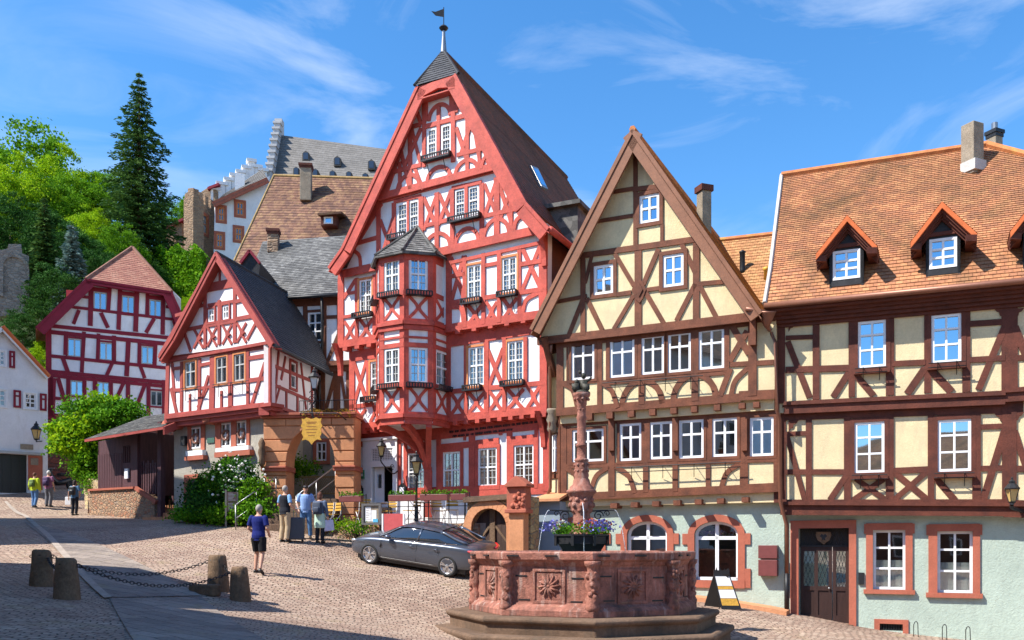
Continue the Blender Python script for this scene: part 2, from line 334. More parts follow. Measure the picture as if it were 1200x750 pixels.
class Fac:
    """a facade plane: P ground point under its right/left corner, U along it (left to right), N out of it"""
    def __init__(s, x=None, D=None, vp=None, P=None, U=None):
        if P is None:
            P = Vector(((x-CX)/FX*D, D)); d = Vector(((vp-CX)/FX, 1)).normalized(); U = d if d.x > 0 else -d
        s.P = Vector(P[:2]); s.U = Vector(U[:2]).normalized(); s.N = Vector((s.U.y, -s.U.x))
        s.U3 = Vector((s.U.x, s.U.y, 0)); s.N3 = Vector((s.N.x, s.N.y, 0))
    def uz(s, x, y, off=0):
        r = Vector(((x-CX)/FX, 1)); t = (s.P.dot(s.N)+off)/r.dot(s.N)
        p = r*t; return Vector(((p-s.P).dot(s.U), (HY-y)/FX*t))
    def W(s, u, z, d=0): q = s.P+s.U*u+s.N*d; return Vector((q.x, q.y, z))
    def pt(s, x, y, off=0): a = s.uz(x, y, off); return s.W(a[0], a[1], off)
    def beam(s, mb, x1, y1, x2, y2, w=.2, off=0, proud=.035, ext=0):
        a = s.uz(x1, y1, off); b = s.uz(x2, y2, off); s.beamu(mb, a, b, w, off, proud, ext)
    def beamu(s, mb, a, b, w=.2, off=0, proud=.035, ext=0):
        a = Vector(a); b = Vector(b); JIT[0] += 1; j = (JIT[0] % 11)*.0013; w = w*(1+.08*math.sin(JIT[0]*2.3))
        d = (b-a).normalized(); a -= d*ext; b += d*ext; n = Vector((-d.y, d.x))*w/2; pr = off+proud+j
        q = [a-n, b-n, b+n, a+n]
        mb.prism([s.W(p[0], p[1], pr) for p in q], -s.N3*(proud+j+.03))
    def beams(s, mb, txt, w=.2, off=0, proud=.035):
        for t in txt.split(';'):
            v = [float(k) for k in t.split()]
            if len(v) >= 4: s.beam(mb, *v[:4], v[4] if len(v) > 4 else w, off, proud)
    def ribbon(s, mb, px, w=.18, off=0, proud=.035, k=5):
        pts = catmull([s.uz(x, y, off) for x, y in px], k); s.ribbonu(mb, pts, w, off, proud)
    def ribbonu(s, mb, pts, w, off, proud=.035):
        JIT[0] += 1; pr = off+proud+(JIT[0] % 11)*.0013; L = []; Rr = []
        for i, p in enumerate(pts):
            d = (pts[min(i+1, len(pts)-1)]-pts[max(i-1, 0)]).normalized(); n = Vector((-d.y, d.x))*w/2; L.append(p+n); Rr.append(p-n)
        n = len(pts); vs = [s.W(p[0], p[1], pr) for p in L+Rr]+[s.W(p[0], p[1], off-.02) for p in L+Rr]
        fs = []
        for i in range(n-1):
            fs += [(i, n+i, n+i+1, i+1), (i, i+1, 2*n+i+1, 2*n+i), (n+i+1, n+i, 3*n+i, 3*n+i+1)]
        fs += [(0, 2*n, 3*n, n), (n-1, 2*n-1, 4*n-1, 3*n-1)]
        mb.add(vs, fs)
    def arch(s, mb, x0, y0, x1, y1, yt, w=.17, off=0, proud=.035):
        """arched timber from (x0,y0) over the top at height yt to (x1,y1), pixels"""
        a = s.uz(x0, y0, off); b = s.uz(x1, y1, off); t = s.uz((x0+x1)/2, yt, off)[1]; zc = (a[1]+b[1])/2
        pts = []
        for i in range(13):
            th = math.pi*i/12; u = (a[0]+b[0])/2-math.cos(th)*(b[0]-a[0])/2; base = a[1]+(b[1]-a[1])*i/12
            pts.append(Vector((u, base+(t-zc)*math.sin(th))))
        s.ribbonu(mb, pts, w, off, proud)
    def curvx(s, mb, x0, x1, yt0, yb0, yt1=None, yb1=None, w=.13, off=0, proud=.03):
        """two timbers bowed towards each other in a panel"""
        yt1 = yt0 if yt1 is None else yt1; yb1 = yb0 if yb1 is None else yb1; xm = (x0+x1)/2; k = (x1-x0)*.04
        s.ribbon(mb, [(x0+1, yt0), (xm-k, (yt0+yb0)/2), (x0+1, yb0)], w, off, proud, 6)
        s.ribbon(mb, [(x1-1, yt1), (xm+k, (yt1+yb1)/2), (x1-1, yb1)], w, off, proud, 6)
    def wall(s, mb, px, off=0, holes=(), thick=.3, uzpts=None):
        pts = uzpts or [s.uz(x, y, off) for x, y in px]
        loops = [[Vector((p[0], p[1], 0)) for p in pts]]
        for h in holes:
            if isinstance(h, tuple): h = [(h[0], h[2]), (h[1], h[2]), (h[1], h[3]), (h[0], h[3])]
            loops.append([Vector((q[0], q[1], 0)) for q in h])
        flat = [p for l in loops for p in l]; tri = tessellate_polygon(loops)
        mb.add([s.W(p.x, p.y, off) for p in flat], [tuple(t) for t in tri])
        k = 0
        for l in loops:
            n = len(l)
            for i in range(n):
                a, b = l[i], l[(i+1) % n]
                mb.face([s.W(a.x, a.y, off), s.W(b.x, b.y, off), s.W(b.x, b.y, off-thick), s.W(a.x, a.y, off-thick)])
    def box(s, mb, u0, u1, z0, z1, d0, d1):
        mb.prism([s.W(u0, z0, d1), s.W(u1, z0, d1), s.W(u1, z1, d1), s.W(u0, z1, d1)], -s.N3*(d1-d0))
    def boxp(s, mb, x0, x1, yt, yb, d0, d1):
        xm = (x0+x1)/2; ym = (yt+yb)/2; self = s
        s.box(mb, s.uz(x0, ym, d1)[0], s.uz(x1, ym, d1)[0], s.uz(xm, yb, d1)[1], s.uz(xm, yt, d1)[1], d0, d1)
    def win(s, root, x0, x1, yt, yb, off=0, cols=2, rows=(.42,), fw=.055, mat='frame', sur=None, smat='red', glass='glass', bars=None, curtain=0, recess=.0, mw=.05, sproud=.05, label=None, name='window', sill=None, mull=None, opened=False):
        xm = (x0+x1)/2; ym = (yt+yb)/2
        u0 = s.uz(x0, ym, off)[0]; u1 = s.uz(x1, ym, off)[0]; z1 = s.uz(xm, yt, off)[1]; z0 = s.uz(xm, yb, off)[1]
        return s.winu(root, u0, u1, z0, z1, off, cols, rows, fw, mat, sur, smat, glass, bars, curtain, recess, mw, sproud, label, name, sill, mull, opened)
    def winu(s, root, u0, u1, z0, z1, off=0, cols=2, rows=(.42,), fw=.055, mat='frame', sur=None, smat='red', glass='glass', bars=None, curtain=0, recess=.0, mw=.05, sproud=.05, label=None, name='window', sill=None, mull=None, opened=False):
        f = MB(); o = off-recess; w = u1-u0; h = z1-z0; df, db = o+.012, o-.07
        for a, b, c, d in ((u0, u0+fw, z0, z1), (u1-fw, u1, z0, z1), (u0+fw, u1-fw, z0, z0+fw), (u0+fw, u1-fw, z1-fw, z1)): s.box(f, a, b, c, d, db, df)
        iu0, iu1, iz0, iz1 = u0+fw, u1-fw, z0+fw, z1-fw
        for i in range(1, cols):
            u = iu0+(iu1-iu0)*i/cols; s.box(f, u-mw/2, u+mw/2, iz0, iz1, db+.004, df+.004)
        for r in rows:
            z = iz1-(iz1-iz0)*r; s.box(f, iu0, iu1, z-mw*.5, z+mw*.5, db+.008, df+.001)
        fo = f.build(name, mat, root)
        if label: fo['label'] = label
        if bars:
            g = MB(); nc, nr = bars
            for i in range(1, nc*cols):
                if i % nc: u = iu0+(iu1-iu0)*i/(nc*cols); s.box(g, u-.009, u+.009, iz0, iz1, o-.045, o-.012)
            for i in range(1, nr):
                z = iz0+(iz1-iz0)*i/nr; s.box(g, iu0, iu1, z-.009, z+.009, o-.043, o-.014)
            g.build('glazing_bars', 'gbar', fo)
        p = MB(); t = random.uniform(-.006, .006); t2 = random.uniform(-.004, .004)
        for i in range(cols):
            a = iu0+(iu1-iu0)*i/cols; b = iu0+(iu1-iu0)*(i+1)/cols; t = random.uniform(-.005, .005)
            p.face([s.W(a, iz0, o-.04-t), s.W(b, iz0, o-.04+t), s.W(b, iz1, o-.04+t+t2), s.W(a, iz1, o-.04-t+t2)])
        p.build('pane', glass, fo)
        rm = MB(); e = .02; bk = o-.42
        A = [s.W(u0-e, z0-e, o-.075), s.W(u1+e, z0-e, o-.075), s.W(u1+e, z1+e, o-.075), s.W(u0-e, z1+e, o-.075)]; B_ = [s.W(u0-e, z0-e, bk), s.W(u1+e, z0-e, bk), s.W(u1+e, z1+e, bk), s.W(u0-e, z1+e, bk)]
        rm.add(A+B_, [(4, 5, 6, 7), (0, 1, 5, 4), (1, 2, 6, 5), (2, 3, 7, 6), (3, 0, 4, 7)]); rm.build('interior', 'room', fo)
        if curtain:
            c = MB(); n = 10
            spans = {1: [(iu0, iu0+w*.26), (iu1-w*.26, iu1)], 2: [(iu0, iu1)], 3: [(iu0, iu1)]}[curtain]; zt = iz1 if curtain != 3 else iz0+h*.45
            for a, b in spans:
                for i in range(n):
                    ua = a+(b-a)*i/n; ub = a+(b-a)*(i+1)/n; da = o-.1-.018*math.sin(i*1.9); db2 = o-.1-.018*math.sin((i+1)*1.9)
                    c.face([s.W(ua, iz0, da), s.W(ub, iz0, db2), s.W(ub, zt, db2), s.W(ua, zt, da)])
            c.build('curtain', 'curtain', fo)
        if sur:
            q = MB(); sp = off+sproud
            for a, b, c, d in ((u0-sur, u0, z0-sur, z1+sur), (u1, u1+sur, z0-sur, z1+sur), (u0, u1, z1, z1+sur), (u0, u1, z0-sur, z0)): s.box(q, a, b, c, d, off-.08, sp)
            q.build('surround', smat, fo)
        if sill:
            q = MB(); s.box(q, u0-.1, u1+.1, z0-(sur or 0)-.07, z0-(sur or 0)-.003, off-.02, off+sill); q.build('sill', smat, fo)
        return (u0, u1, z0, z1)
def roof_quad(mb, e0, e1, r1, r0, course=.16, lift=.018):
    """overlapping courses between lower edge e0-e1 and upper edge r0-r1"""
    e0, e1, r0, r1 = map(Vector, (e0, e1, r0, r1)); L0 = (r0-e0).length; L1 = (r1-e1).length; n = max(1, int(round(max(L0, L1)/course)))
    nrm = (e1-e0).cross(r0-e0)
    if nrm.length < 1e-6: nrm = (e1-e0).cross(r1-e0)
    nrm.normalize()
    if nrm.z < 0: nrm = -nrm
    ax = (e1-e0).normalized(); org = e0
    for i in range(n):
        a0 = e0.lerp(r0, i/n); a1 = e1.lerp(r1, i/n); b0 = e0.lerp(r0, (i+1)/n); b1 = e1.lerp(r1, (i+1)/n); up = nrm*lift
        u = lambda p: (p-org).dot(ax)
        v0 = i*course+.001; v1 = (i+1)*course-.001
        mb.face([a0+up, a1+up, b1, b0], [(u(a0), v0), (u(a1), v0), (u(b1), v1), (u(b0), v1)])
        mb.face([a0, a1, a1+up, a0+up], [(u(a0), v0), (u(a1), v0), (u(a1), v0+.01), (u(a0), v0+.01)])
# ---------------------------------------------------------------- terrain
def cp(x, y, D): p = ray(x, y, D); return (p.x, p.y, p.z)
FC = ray(683, 640, 20.6)                     # fountain centre
CPS = [(FC.x, FC.y, -2.1), (FC.x-3.4, FC.y, -1.84), (FC.x+3.4, FC.y, -2.2), (FC.x, FC.y-3.4, -2.15), (FC.x, FC.y+3.2, -1.75),
       (0, 0, -1.65), (-9, 2, -1.2), (9, 2, -2.3), cp(78, 702, 16), cp(282, 704, 19.4), cp(303, 672, 22.8), cp(345, 636, 27.8), cp(150, 597, 42), cp(85, 604, 40),
       cp(525, 676, 25.6), cp(435, 661, 27.3), cp(843, 713, 24.3), cp(917, 715, 25.4), cp(965, 730, 24.8), cp(1050, 743, 24), cp(1195, 757, 22.6),
       cp(207, 606, 34.0), cp(300, 612, 31.6), cp(380, 620, 30), cp(400, 633, 29), (.5, 27, -.75), (1.5, 29, -.6), (3, 27.5, -1.3), cp(115, 601, 37.5), cp(185, 612, 34.5),
       cp(0, 578, 43), cp(50, 575, 44), cp(60, 567, 50), (-6, 10.5, -1.15), (-18, 60, 6.5), (0, 60, 4), (25, 50, -1.5), (-30, 22, .6), (-16, 12, -.7), (-14, 22, -.35), (22, 10, -3.3), (15, 0, -2.8), (-20, 0, -.8), (0, -22, -1.9), (-10, 40, 1.9), (5, 40, .3), (-45, 45, 4)]
_c = np.array(CPS); _n = len(_c)
def _phi(r): return np.where(r > 1e-9, r*r*np.log(r+1e-12), 0)
_A = np.zeros((_n+3, _n+3)); _d = np.hypot(_c[:, 0][:, None]-_c[:, 0], _c[:, 1][:, None]-_c[:, 1]); _A[:_n, :_n] = _phi(_d)+np.eye(_n)*4.0
_A[:_n, _n] = 1; _A[:_n, _n+1:] = _c[:, :2]; _A[_n, :_n] = 1; _A[_n+1:, :_n] = _c[:, :2].T
_w = np.linalg.solve(_A, np.concatenate([_c[:, 2], np.zeros(3)]))
def gz(x, y):
    xa = np.clip(np.atleast_1d(np.asarray(x, float)), -48, 34); ya = np.clip(np.atleast_1d(np.asarray(y, float)), -24, 62)
    r = np.hypot(xa[..., None]-_c[:, 0], ya[..., None]-_c[:, 1]); z = _phi(r) @ _w[:_n]+_w[_n]+_w[_n+1]*xa+_w[_n+2]*ya
    return float(z[0]) if np.isscalar(x) or np.ndim(x) == 0 else z
def gpt(x, y):
    """where the sight line through a pixel meets the ground"""
    D = 9.0
    while D < 80:
        p = ray(x, y, D)
        if p.z < gz(p.x, p.y): break
        D += .1
    return Vector((p.x, p.y, gz(p.x, p.y)))
def grid_mesh(name, xs, ys, zf, mat):
    X, Y = np.meshgrid(xs, ys); Z = zf(X.ravel(), Y.ravel()); nx = len(xs); ny = len(ys)
    mb = MB(); mb.v = list(zip(X.ravel().tolist(), Y.ravel().tolist(), Z.tolist()))
    for j in range(ny-1):
        for i in range(nx-1): mb.f.append((j*nx+i, j*nx+i+1, (j+1)*nx+i+1, (j+1)*nx+i)); mb.uv += [(0, 0)]*4
    return mb.build(name, mat, None, True)
# ================================================================ GROUND
def cobble_mat(name='cobbled_square', bw=.20, bh=.145, c1=(.37, .25, .19), c2=(.52, .395, .305), cm=(.13, .095, .07), ms=.016, rot=-8):
    m, nt, N, L, B = nmat(name)
    tc = N.new('ShaderNodeTexCoord'); nz = noise(N, L, tc.outputs['Object'], .35, 3)
    va = N.new('ShaderNodeVectorMath'); va.operation = 'MULTIPLY_ADD'; va.inputs[1].default_value = (1.1, 1.1, 0); L.new(nz.outputs['Color'], va.inputs[0]); L.new(tc.outputs['Object'], va.inputs[2])
    n5 = noise(N, L, tc.outputs['Object'], 7, 2); vb = N.new('ShaderNodeVectorMath'); vb.operation = 'MULTIPLY_ADD'; vb.inputs[1].default_value = (.05, .05, 0); L.new(n5.outputs['Color'], vb.inputs[0]); L.new(va.outputs[0], vb.inputs[2])
    mp = N.new('ShaderNodeMapping'); mp.inputs['Rotation'].default_value = (0, 0, R(rot)); L.new(vb.outputs[0], mp.inputs[0])
    b = N.new('ShaderNodeTexBrick'); b.offset = .5; b.inputs['Scale'].default_value = 1; b.inputs['Brick Width'].default_value = bw; b.inputs['Row Height'].default_value = bh
    b.inputs['Mortar Size'].default_value = ms; b.inputs['Mortar Smooth'].default_value = .6; b.inputs['Color1'].default_value = (*c1, 1); b.inputs['Color2'].default_value = (*c2, 1); b.inputs['Mortar'].default_value = (*cm, 1)
    L.new(mp.outputs[0], b.inputs[0])
    big = noise(N, L, tc.outputs['Object'], .45, 6, .65); rb = ramp(N, [(.3, (.68, .62, .6)), (.55, (1, .98, .95)), (.75, (1.12, 1.08, 1.0))]); L.new(big.outputs[0], rb.inputs[0])
    col = mixc(N, L, 1, b.outputs[0], rb.outputs[0], 'MULTIPLY')
    fine = noise(N, L, tc.outputs['Object'], 14, 5, .75); rf = ramp(N, [(.3, (.7,)*3), (.7, (1.12,)*3)]); L.new(fine.outputs[0], rf.inputs[0])
    col = mixc(N, L, 1, col, rf.outputs[0], 'MULTIPLY')
    mo = noise(N, L, tc.outputs['Object'], .9, 7, .75, .5); rm = ramp(N, [(.56, (0, 0, 0)), (.72, (.55,)*3)]); L.new(mo.outputs[0], rm.inputs[0])
    col = mixc(N, L, rm.outputs[0], col, (.27, .22, .09))
    L.new(col, B.inputs['Base Color']); B.inputs['Roughness'].default_value = .85; B.inputs['Specular IOR Level'].default_value = .3
    h = N.new('ShaderNodeMath'); h.operation = 'MULTIPLY_ADD'; h.inputs[1].default_value = -1.0; h.inputs[2].default_value = 1; L.new(b.outputs['Fac'], h.inputs[0])
    h2 = N.new('ShaderNodeMath'); h2.operation = 'MULTIPLY_ADD'; h2.inputs[1].default_value = .7; L.new(fine.outputs[0], h2.inputs[0]); L.new(h.outputs[0], h2.inputs[2])
    bu = N.new('ShaderNodeBump'); bu.inputs['Strength'].default_value = 1; bu.inputs['Distance'].default_value = .03; L.new(h2.outputs[0], bu.inputs['Height']); L.new(bu.outputs[0], B.inputs['Normal'])
    return m
M['cobble'] = cobble_mat()
M['path'] = cobble_mat('stone_slab_path', .62, .42, (.24, .20, .175), (.33, .275, .235), (.12, .10, .085), .012, 25)
M['gutter'] = rough_mat('pale_gutter_stone', (.40, .33, .27), .25, 2, 14, .85, .6, .02)
M['hill'] = rough_mat('hillside_soil', (.045, .075, .02), .4, .3, 3, .95, .8, .1)
xs = np.concatenate([[-900, -400, -200, -100, -70], np.arange(-50, 36, .8), [50, 80, 150, 300, 900]])
ys = np.concatenate([[-900, -300, -100, -50], np.arange(-26, 64, .8), [75, 100, 200, 400, 1200]])
tag(grid_mesh('ground', xs, ys, lambda x, y: gz(x, y), 'cobble'), kind='structure')
def hz(x, y):
    t = np.clip((y-53)/45, 0, 1); t = t*t*(3-2*t); s = np.clip((14-x)/40, 0, 1); s = s*s*(3-2*s)
    fx = np.clip((x+260)/80, .3, 1)
    return gz(x, y)-.5+(27+3*np.sin(x*.07))*t*s*fx
hx = np.arange(-240, 60, 4.0); hy = np.concatenate([np.arange(52, 130, 3.0), [150, 200, 300, 500]])
tag(grid_mesh('hill', hx, hy, hz, 'hill'), kind='structure')
def drape(name, px, mat, lift=.006, sub=14):
    """flat strip laid on the terrain between four ground points, a few mm above it"""
    P = [gpt(*p) for p in px]; mb = MB(); n = sub; vs = []
    for j in range(n+1):
        for i in range(n+1):
            a = P[0].lerp(P[1], i/n); b = P[3].lerp(P[2], i/n); q = a.lerp(b, j/n); vs.append((q.x, q.y, gz(q.x, q.y)+lift))
    mb.add(vs, [(j*(n+1)+i, j*(n+1)+i+1, (j+1)*(n+1)+i+1, (j+1)*(n+1)+i) for j in range(n) for i in range(n)])
    return tag(mb.build(name, mat, None, True), kind='structure')
drape('stone_path', [(180, 790), (345, 770), (236, 700), (128, 702)], 'path', .02)
drape('stone_path_upper', [(128, 701), (236, 699), (70, 622), (28, 612)], 'path', .022, 20)
drape('gutter', [(122, 703), (131, 702), (30, 604), (26, 605)], 'gutter', .035, 20)
drape('gutter_far', [(26, 605), (30, 604), (8, 588), (5, 589)], 'gutter', .035, 10)
# ================================================================ RED HOUSE
RED = Fac(645, 28.5, -1214)
P0 = RED.W(-4, 0); ROOTLOC = (P0.x, P0.y, 1.0)
rh = empty('half_timbered_house', ROOTLOC, 'tall red and white half-timbered gable house with a two-storey oriel and a weathervane', 'house')
tf = MB(); wl = MB()
o1, o2, o3, g1, g2 = 0, .38, .62, .74, .86
# --- storey 1
h = []
kw = dict(off=o1, cols=2, rows=(.5,), sur=.11, smat='red', bars=(2, 5), fw=.06)
h.append(RED.win(rh, 478, 498, 531, 575, curtain=1, **kw)); h.append(RED.win(rh, 519.5, 540, 529.5, 572.5, **kw))
h.append(RED.win(rh, 560.5, 583, 525, 570, curtain=1, **kw)); h.append(RED.win(rh, 602.5, 626, 521.5, 567.5, **kw))
DOOR = [RED.uz(x, y, o1) for x, y in ((437, 600), (462, 600), (462, 545), (437, 545))]
dz0 = RED.uz(450, 588, 0)[1]
h.append((RED.uz(437, 560)[0], RED.uz(462, 560)[0], dz0, RED.uz(450, 547)[1]))
zb = RED.uz(645, 640)[1]-1.2
RED.wall(wl, None, o1, h, .35, [(RED.uz(414, 550)[0], zb), (RED.uz(646, 550)[0], zb), RED.uz(646, 478), RED.uz(414, 508)])
RED.beams(tf, '414 514 646 490 .62;418 505 418 596 .2;468.5 512 468.5 577 .13;475.5 514 475.5 577 .14;501 508 501 583 .22;514.5 508 514.5 577 .16;553.5 505 553.5 574 .24;597.5 498 597.5 572 .2;629 498 629 572 .12;641.5 492 641.5 576 .3;470 578 646 572.5 .34;474 529 500 527 .14;512 524.5 555 520.5 .22;556 519.5 585 516.5 .18;597 515.5 630 512.5 .2;545 508 545 516 .1;587 500 587 510 .12', off=o1, proud=.04)
# inscription: rows of small painted strokes on the beam under the jetty
ins = MB(); rr = random.Random(3)
for row, (xa, ya, xb, yb) in enumerate([(528, 506.5, 638, 493.5), (532, 511.5, 600, 503.6)]):
    x = xa
    while x < xb:
        y = ya+(yb-ya)*(x-xa)/(xb-xa); n = rr.randint(3, 7)
        for k in range(n):
            xx = x+k*1.25; yy = ya+(yb-ya)*(xx-xa)/(xb-xa); a = rr.uniform(-.4, .4)
            RED.beam(ins, xx, yy-1.3, xx+a, yy+1.3, .018, o1, .062)
            if rr.random() < .6: RED.beam(ins, xx, yy+rr.uniform(-1.3, 1.3), xx+1, yy+rr.uniform(-1.2, 1.2), .014, o1, .0625)
        x += n*1.25+1.6
ins.build('gothic_inscription', plain('inscription_paint', (.03, .012, .012), .6), rh)
# door portal (white), lattice transom, open dark doorway, half-open glazed leaf
pt = MB(); du0, du1 = RED.uz(427, 560)[0], RED.uz(467, 560)[0]; zt = RED.uz(447, 516)[1]; zo = RED.uz(450, 547)[1]; a0, a1 = RED.uz(437, 560)[0], RED.uz(462, 560)[0]
RED.box(pt, du0, a0, dz0-.3, zt, -.1, .10); RED.box(pt, a1, du1, dz0-.3, zt, -.1, .10)
zl0, zl1 = RED.uz(447, 540)[1], RED.uz(447, 526)[1]
RED.box(pt, a0, a1, zo, zl0, -.1, .097); RED.box(pt, a0, a1, zl1, zt, -.1, .097); RED.box(pt, du0-.06, du1+.06, zt+.002, zt+.09, -.05, .17)
po = pt.build('door_portal', 'frame', rh)
lt = MB()
for i in range(13): u = a0+(a1-a0)*(i+.5)/13; RED.box(lt, u-.012, u+.012, zl0, zl1, .04, .06)
for i in range(7): z = zl0+(zl1-zl0)*(i+.5)/7; RED.box(lt, a0, a1, z-.012, z+.012, .05, .072)
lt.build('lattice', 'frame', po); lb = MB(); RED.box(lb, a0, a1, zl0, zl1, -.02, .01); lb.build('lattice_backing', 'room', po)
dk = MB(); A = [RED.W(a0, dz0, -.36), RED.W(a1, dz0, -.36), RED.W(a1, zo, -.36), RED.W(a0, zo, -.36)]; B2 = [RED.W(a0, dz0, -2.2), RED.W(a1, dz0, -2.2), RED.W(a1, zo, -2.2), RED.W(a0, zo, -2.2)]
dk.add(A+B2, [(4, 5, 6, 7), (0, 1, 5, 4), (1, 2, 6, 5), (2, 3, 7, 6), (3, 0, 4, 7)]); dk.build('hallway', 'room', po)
lf = MB(); am = a0+(a1-a0)*.42
RED.box(lf, a0, am, dz0, zo, -.16, -.12); lf.build('door_leaf', 'frame', po)
lg = MB(); RED.box(lg, a0+.12, am-.1, dz0+.5, zo-.25, -.125, -.112); lgo = lg.build('door_glass', 'glassb', po)
RED.wall(wl, None, o1, [], .3, [(RED.uz(647, 550)[0], zb), (RED.uz(646.2, 550)[0], zb), (RED.uz(646.2, 550)[0], zb+1), (RED.uz(647, 550)[0], zb+1)])
# --- storey 2
h = []; kw = dict(off=o2, cols=2, rows=(.48,), sur=.07, smat='redtrim', bars=(2, 6), fw=.06)
h.append(RED.win(rh, 549, 568, 406.5, 452, curtain=1, **kw)); h.append(RED.win(rh, 594.8, 614, 399.5, 446.5, **kw)); h.append(RED.win(rh, 434.5, 450, 423.5, 464.5, **kw))
RED.wall(wl, [(410, 503), (641, 480), (640, 366), (410, 404)], o2, h, .35)
RED.beams(tf, '413 420 413 500 .24;432 424 432 466 .15;525.5 392 525.5 488 .22;546.5 400 546.5 486 .14;570.5 398 570.5 484 .17;591.5 396 591.5 482 .15;616.3 395 616.3 448 .12;637 392 637 480 .26;410 501 445 497 .2;520 491 641 479.5 .22;523 459.5 641 448.5 .16;410 477 436 474 .15;523 396 641 377 .62;410 419 446 412 .4;434 418 450 416 .2', off=o2, proud=.04)
for a in ('572 410 590 455 .14;590 408 572 456 .14', '415 424 430 470 .14;430 422 414 478 .14'): RED.beams(tf, a, .14, o2, .03)
for x0, x1, yt, yb in ((528, 545.5, 461, 486), (548.5, 569, 460, 484), (572.5, 590, 458, 482), (594, 615, 456, 480), (617.5, 634, 453, 478)): RED.curvx(tf, x0, x1, yt, yb, w=.12, off=o2)
RED.curvx(tf, 415, 430, 479, 499, w=.12, off=o2)
RED.curvx(tf, 433, 447, 468, 495, w=.12, off=o2)
# --- storey 3
h = []; kw['off'] = o3
h.append(RED.win(rh, 547.5, 564.5, 310.5, 350, curtain=1, **kw)); h.append(RED.win(rh, 588.5, 606, 301.5, 342.5, curtain=1, **kw)); h.append(RED.win(rh, 421.5, 436, 327.5, 366, curtain=1, **kw))
RED.wall(wl, [(397, 404), (640, 366.5), (641, 262), (397, 316)], o3, h, .35)
RED.beams(tf, '400 324 400 404 .26;418.5 326 418.5 400 .14;439 322 439 398 .14;526.5 296 526.5 387 .2;545 300 545 384 .14;567 297 567 380 .15;585.5 294 585.5 378 .14;609 290 609 376 .14;636.5 280 636.5 368 .28;397 404 640 367.5 .24;397 322 641 267.5 .26;528 356 566 350.5 .14;566 349.5 637 339 .14;402 372 420 369 .12;529 308 637 284 .1;528 324 546 321 .13;528 355 545 352 .13;611 310 635 306 .13;402 345 419 342 .11;568 311.5 586 308 .12', off=o3, proud=.04)
RED.beams(tf, '612 290 634 338;634 286 612 341;529 302 544 350;544 300 529 354;403 350 417 328', .14, o3, .03)
for x0, x1, yt, yb in ((548, 566, 358, 380), (569, 584, 354, 377), (588, 607, 349, 375), (403, 418, 377, 399), (421, 438, 374, 397)): RED.curvx(tf, x0, x1, yt, yb, w=.12, off=o3)
RED.ribbon(tf, [(612, 372), (617, 352), (634, 342)], .14, o3); RED.ribbon(tf, [(529, 360), (541, 362), (544, 382)], .14, o3)
# --- lower gable
def redwall(off, pts, h=()): RED.wall(wl, pts, off, h, .3)
h = []; kw = dict(off=g1, cols=1, rows=(.5,), sur=0, smat='redtrim', bars=(3, 6), fw=.05)
for x0, x1, yt, yb in ((466, 477.5, 238.5, 275), (480, 491, 235.5, 271)): h.append(RED.win(rh, x0, x1, yt, yb, curtain=0, **kw))
for x0, x1, yt, yb in ((533.5, 545.3, 222, 255), (549, 561, 218.5, 251)): h.append(RED.win(rh, x0, x1, yt, yb, **kw))
redwall(g1, [(404, 319), (637, 266), (583, 193), (447, 230)], h)
RED.beams(tf, '403 321 637 268 .28;441 236 586 196.5 .26;405 303 446 237 .3;632 266 586 199 .34;420 285 446 277.5 .14;498 265 531 256.5 .13;568 253.5 612 243.5 .15;444 300 444 244 .16;462 304 462 238 .16;478.7 272 478.7 236 .1;494 290 494 231 .18;512.5 296 512.5 226 .18;530.5 292 530.5 222 .16;547 256 547 219 .12;565 284 565 215 .18;582.5 280 582.5 208 .2;599 275 599 232 .14;462 237 494 229.5 .12;530 221 565 213.5 .12;532 262 564 255 .18;464 281 494 272 .14', off=g1, proud=.04)
RED.beams(tf, '497 232 512 266;512 229 497 270;515 228 530 262;529 224 514 264;568 216 582 252;582 212 568 254;585 216 604 275;598 226 586 258;448 300 461 256;446 258 460 296', .13, g1, .03)
for x0, y0, x1, y1, t in ((567, 281, 597, 274, 257), (534, 288, 561, 282, 268), (497, 297, 528, 289, 274), (446, 312, 461, 308, 292)): RED.arch(tf, x0, y0, x1, y1, t, .13, g1)
RED.ribbon(tf, [(602, 273), (606, 258), (617, 251)], .13, g1); RED.ribbon(tf, [(423, 313), (421, 299), (411, 292)], .13, g1)
# --- upper gable
h = []; kw['off'] = g2
h.append(RED.win(rh, 501, 511.5, 151, 184.5, **kw)); h.append(RED.win(rh, 517.5, 528.5, 146.5, 180.5, **kw))
redwall(g2, [(447, 229), (583, 192), (538, 110), (530, 98), (489, 108), (484, 114)], h)
RED.beams(tf, '443 231.5 584 194 .22;450 228 489 113 .34;580 193 533 100 .34;496 149.5 552 134 .14;536 182 574 172.5 .14;460 202 494 193.5 .14;478 150 494 146 .13;497.5 112 497.5 196 .15;531.5 104 531.5 190 .16;514.5 124 514.5 185 .13;548 140 548 204 .15;481 146 481 222 .15;496.5 190 532 180.5 .18;562 164 562 200 .12;469 190 469 224 .12;500 110 500 142 .12;529 104 529 134 .12', off=g2, proud=.04)
RED.beams(tf, '552 146 540 182;556 148 563 192;535 150 547 186;494 150 474 196;482 148 493 192;470 176 480 220;566 170 574 196;486 196 496 222', .13, g2, .03)
for x0, y0, x1, y1, t in ((503, 142, 528, 135, 123), (534, 206, 560, 199, 188), (466, 226, 492, 219, 205), (501, 214, 528, 207, 196), (535, 132, 552, 128, 113)): RED.arch(tf, x0, y0, x1, y1, t, .13, g2)
RED.ribbon(tf, [(564, 198), (568, 186), (577, 181)], .12, g2); RED.ribbon(tf, [(480, 134), (488, 130), (494, 146)], .13, g2)
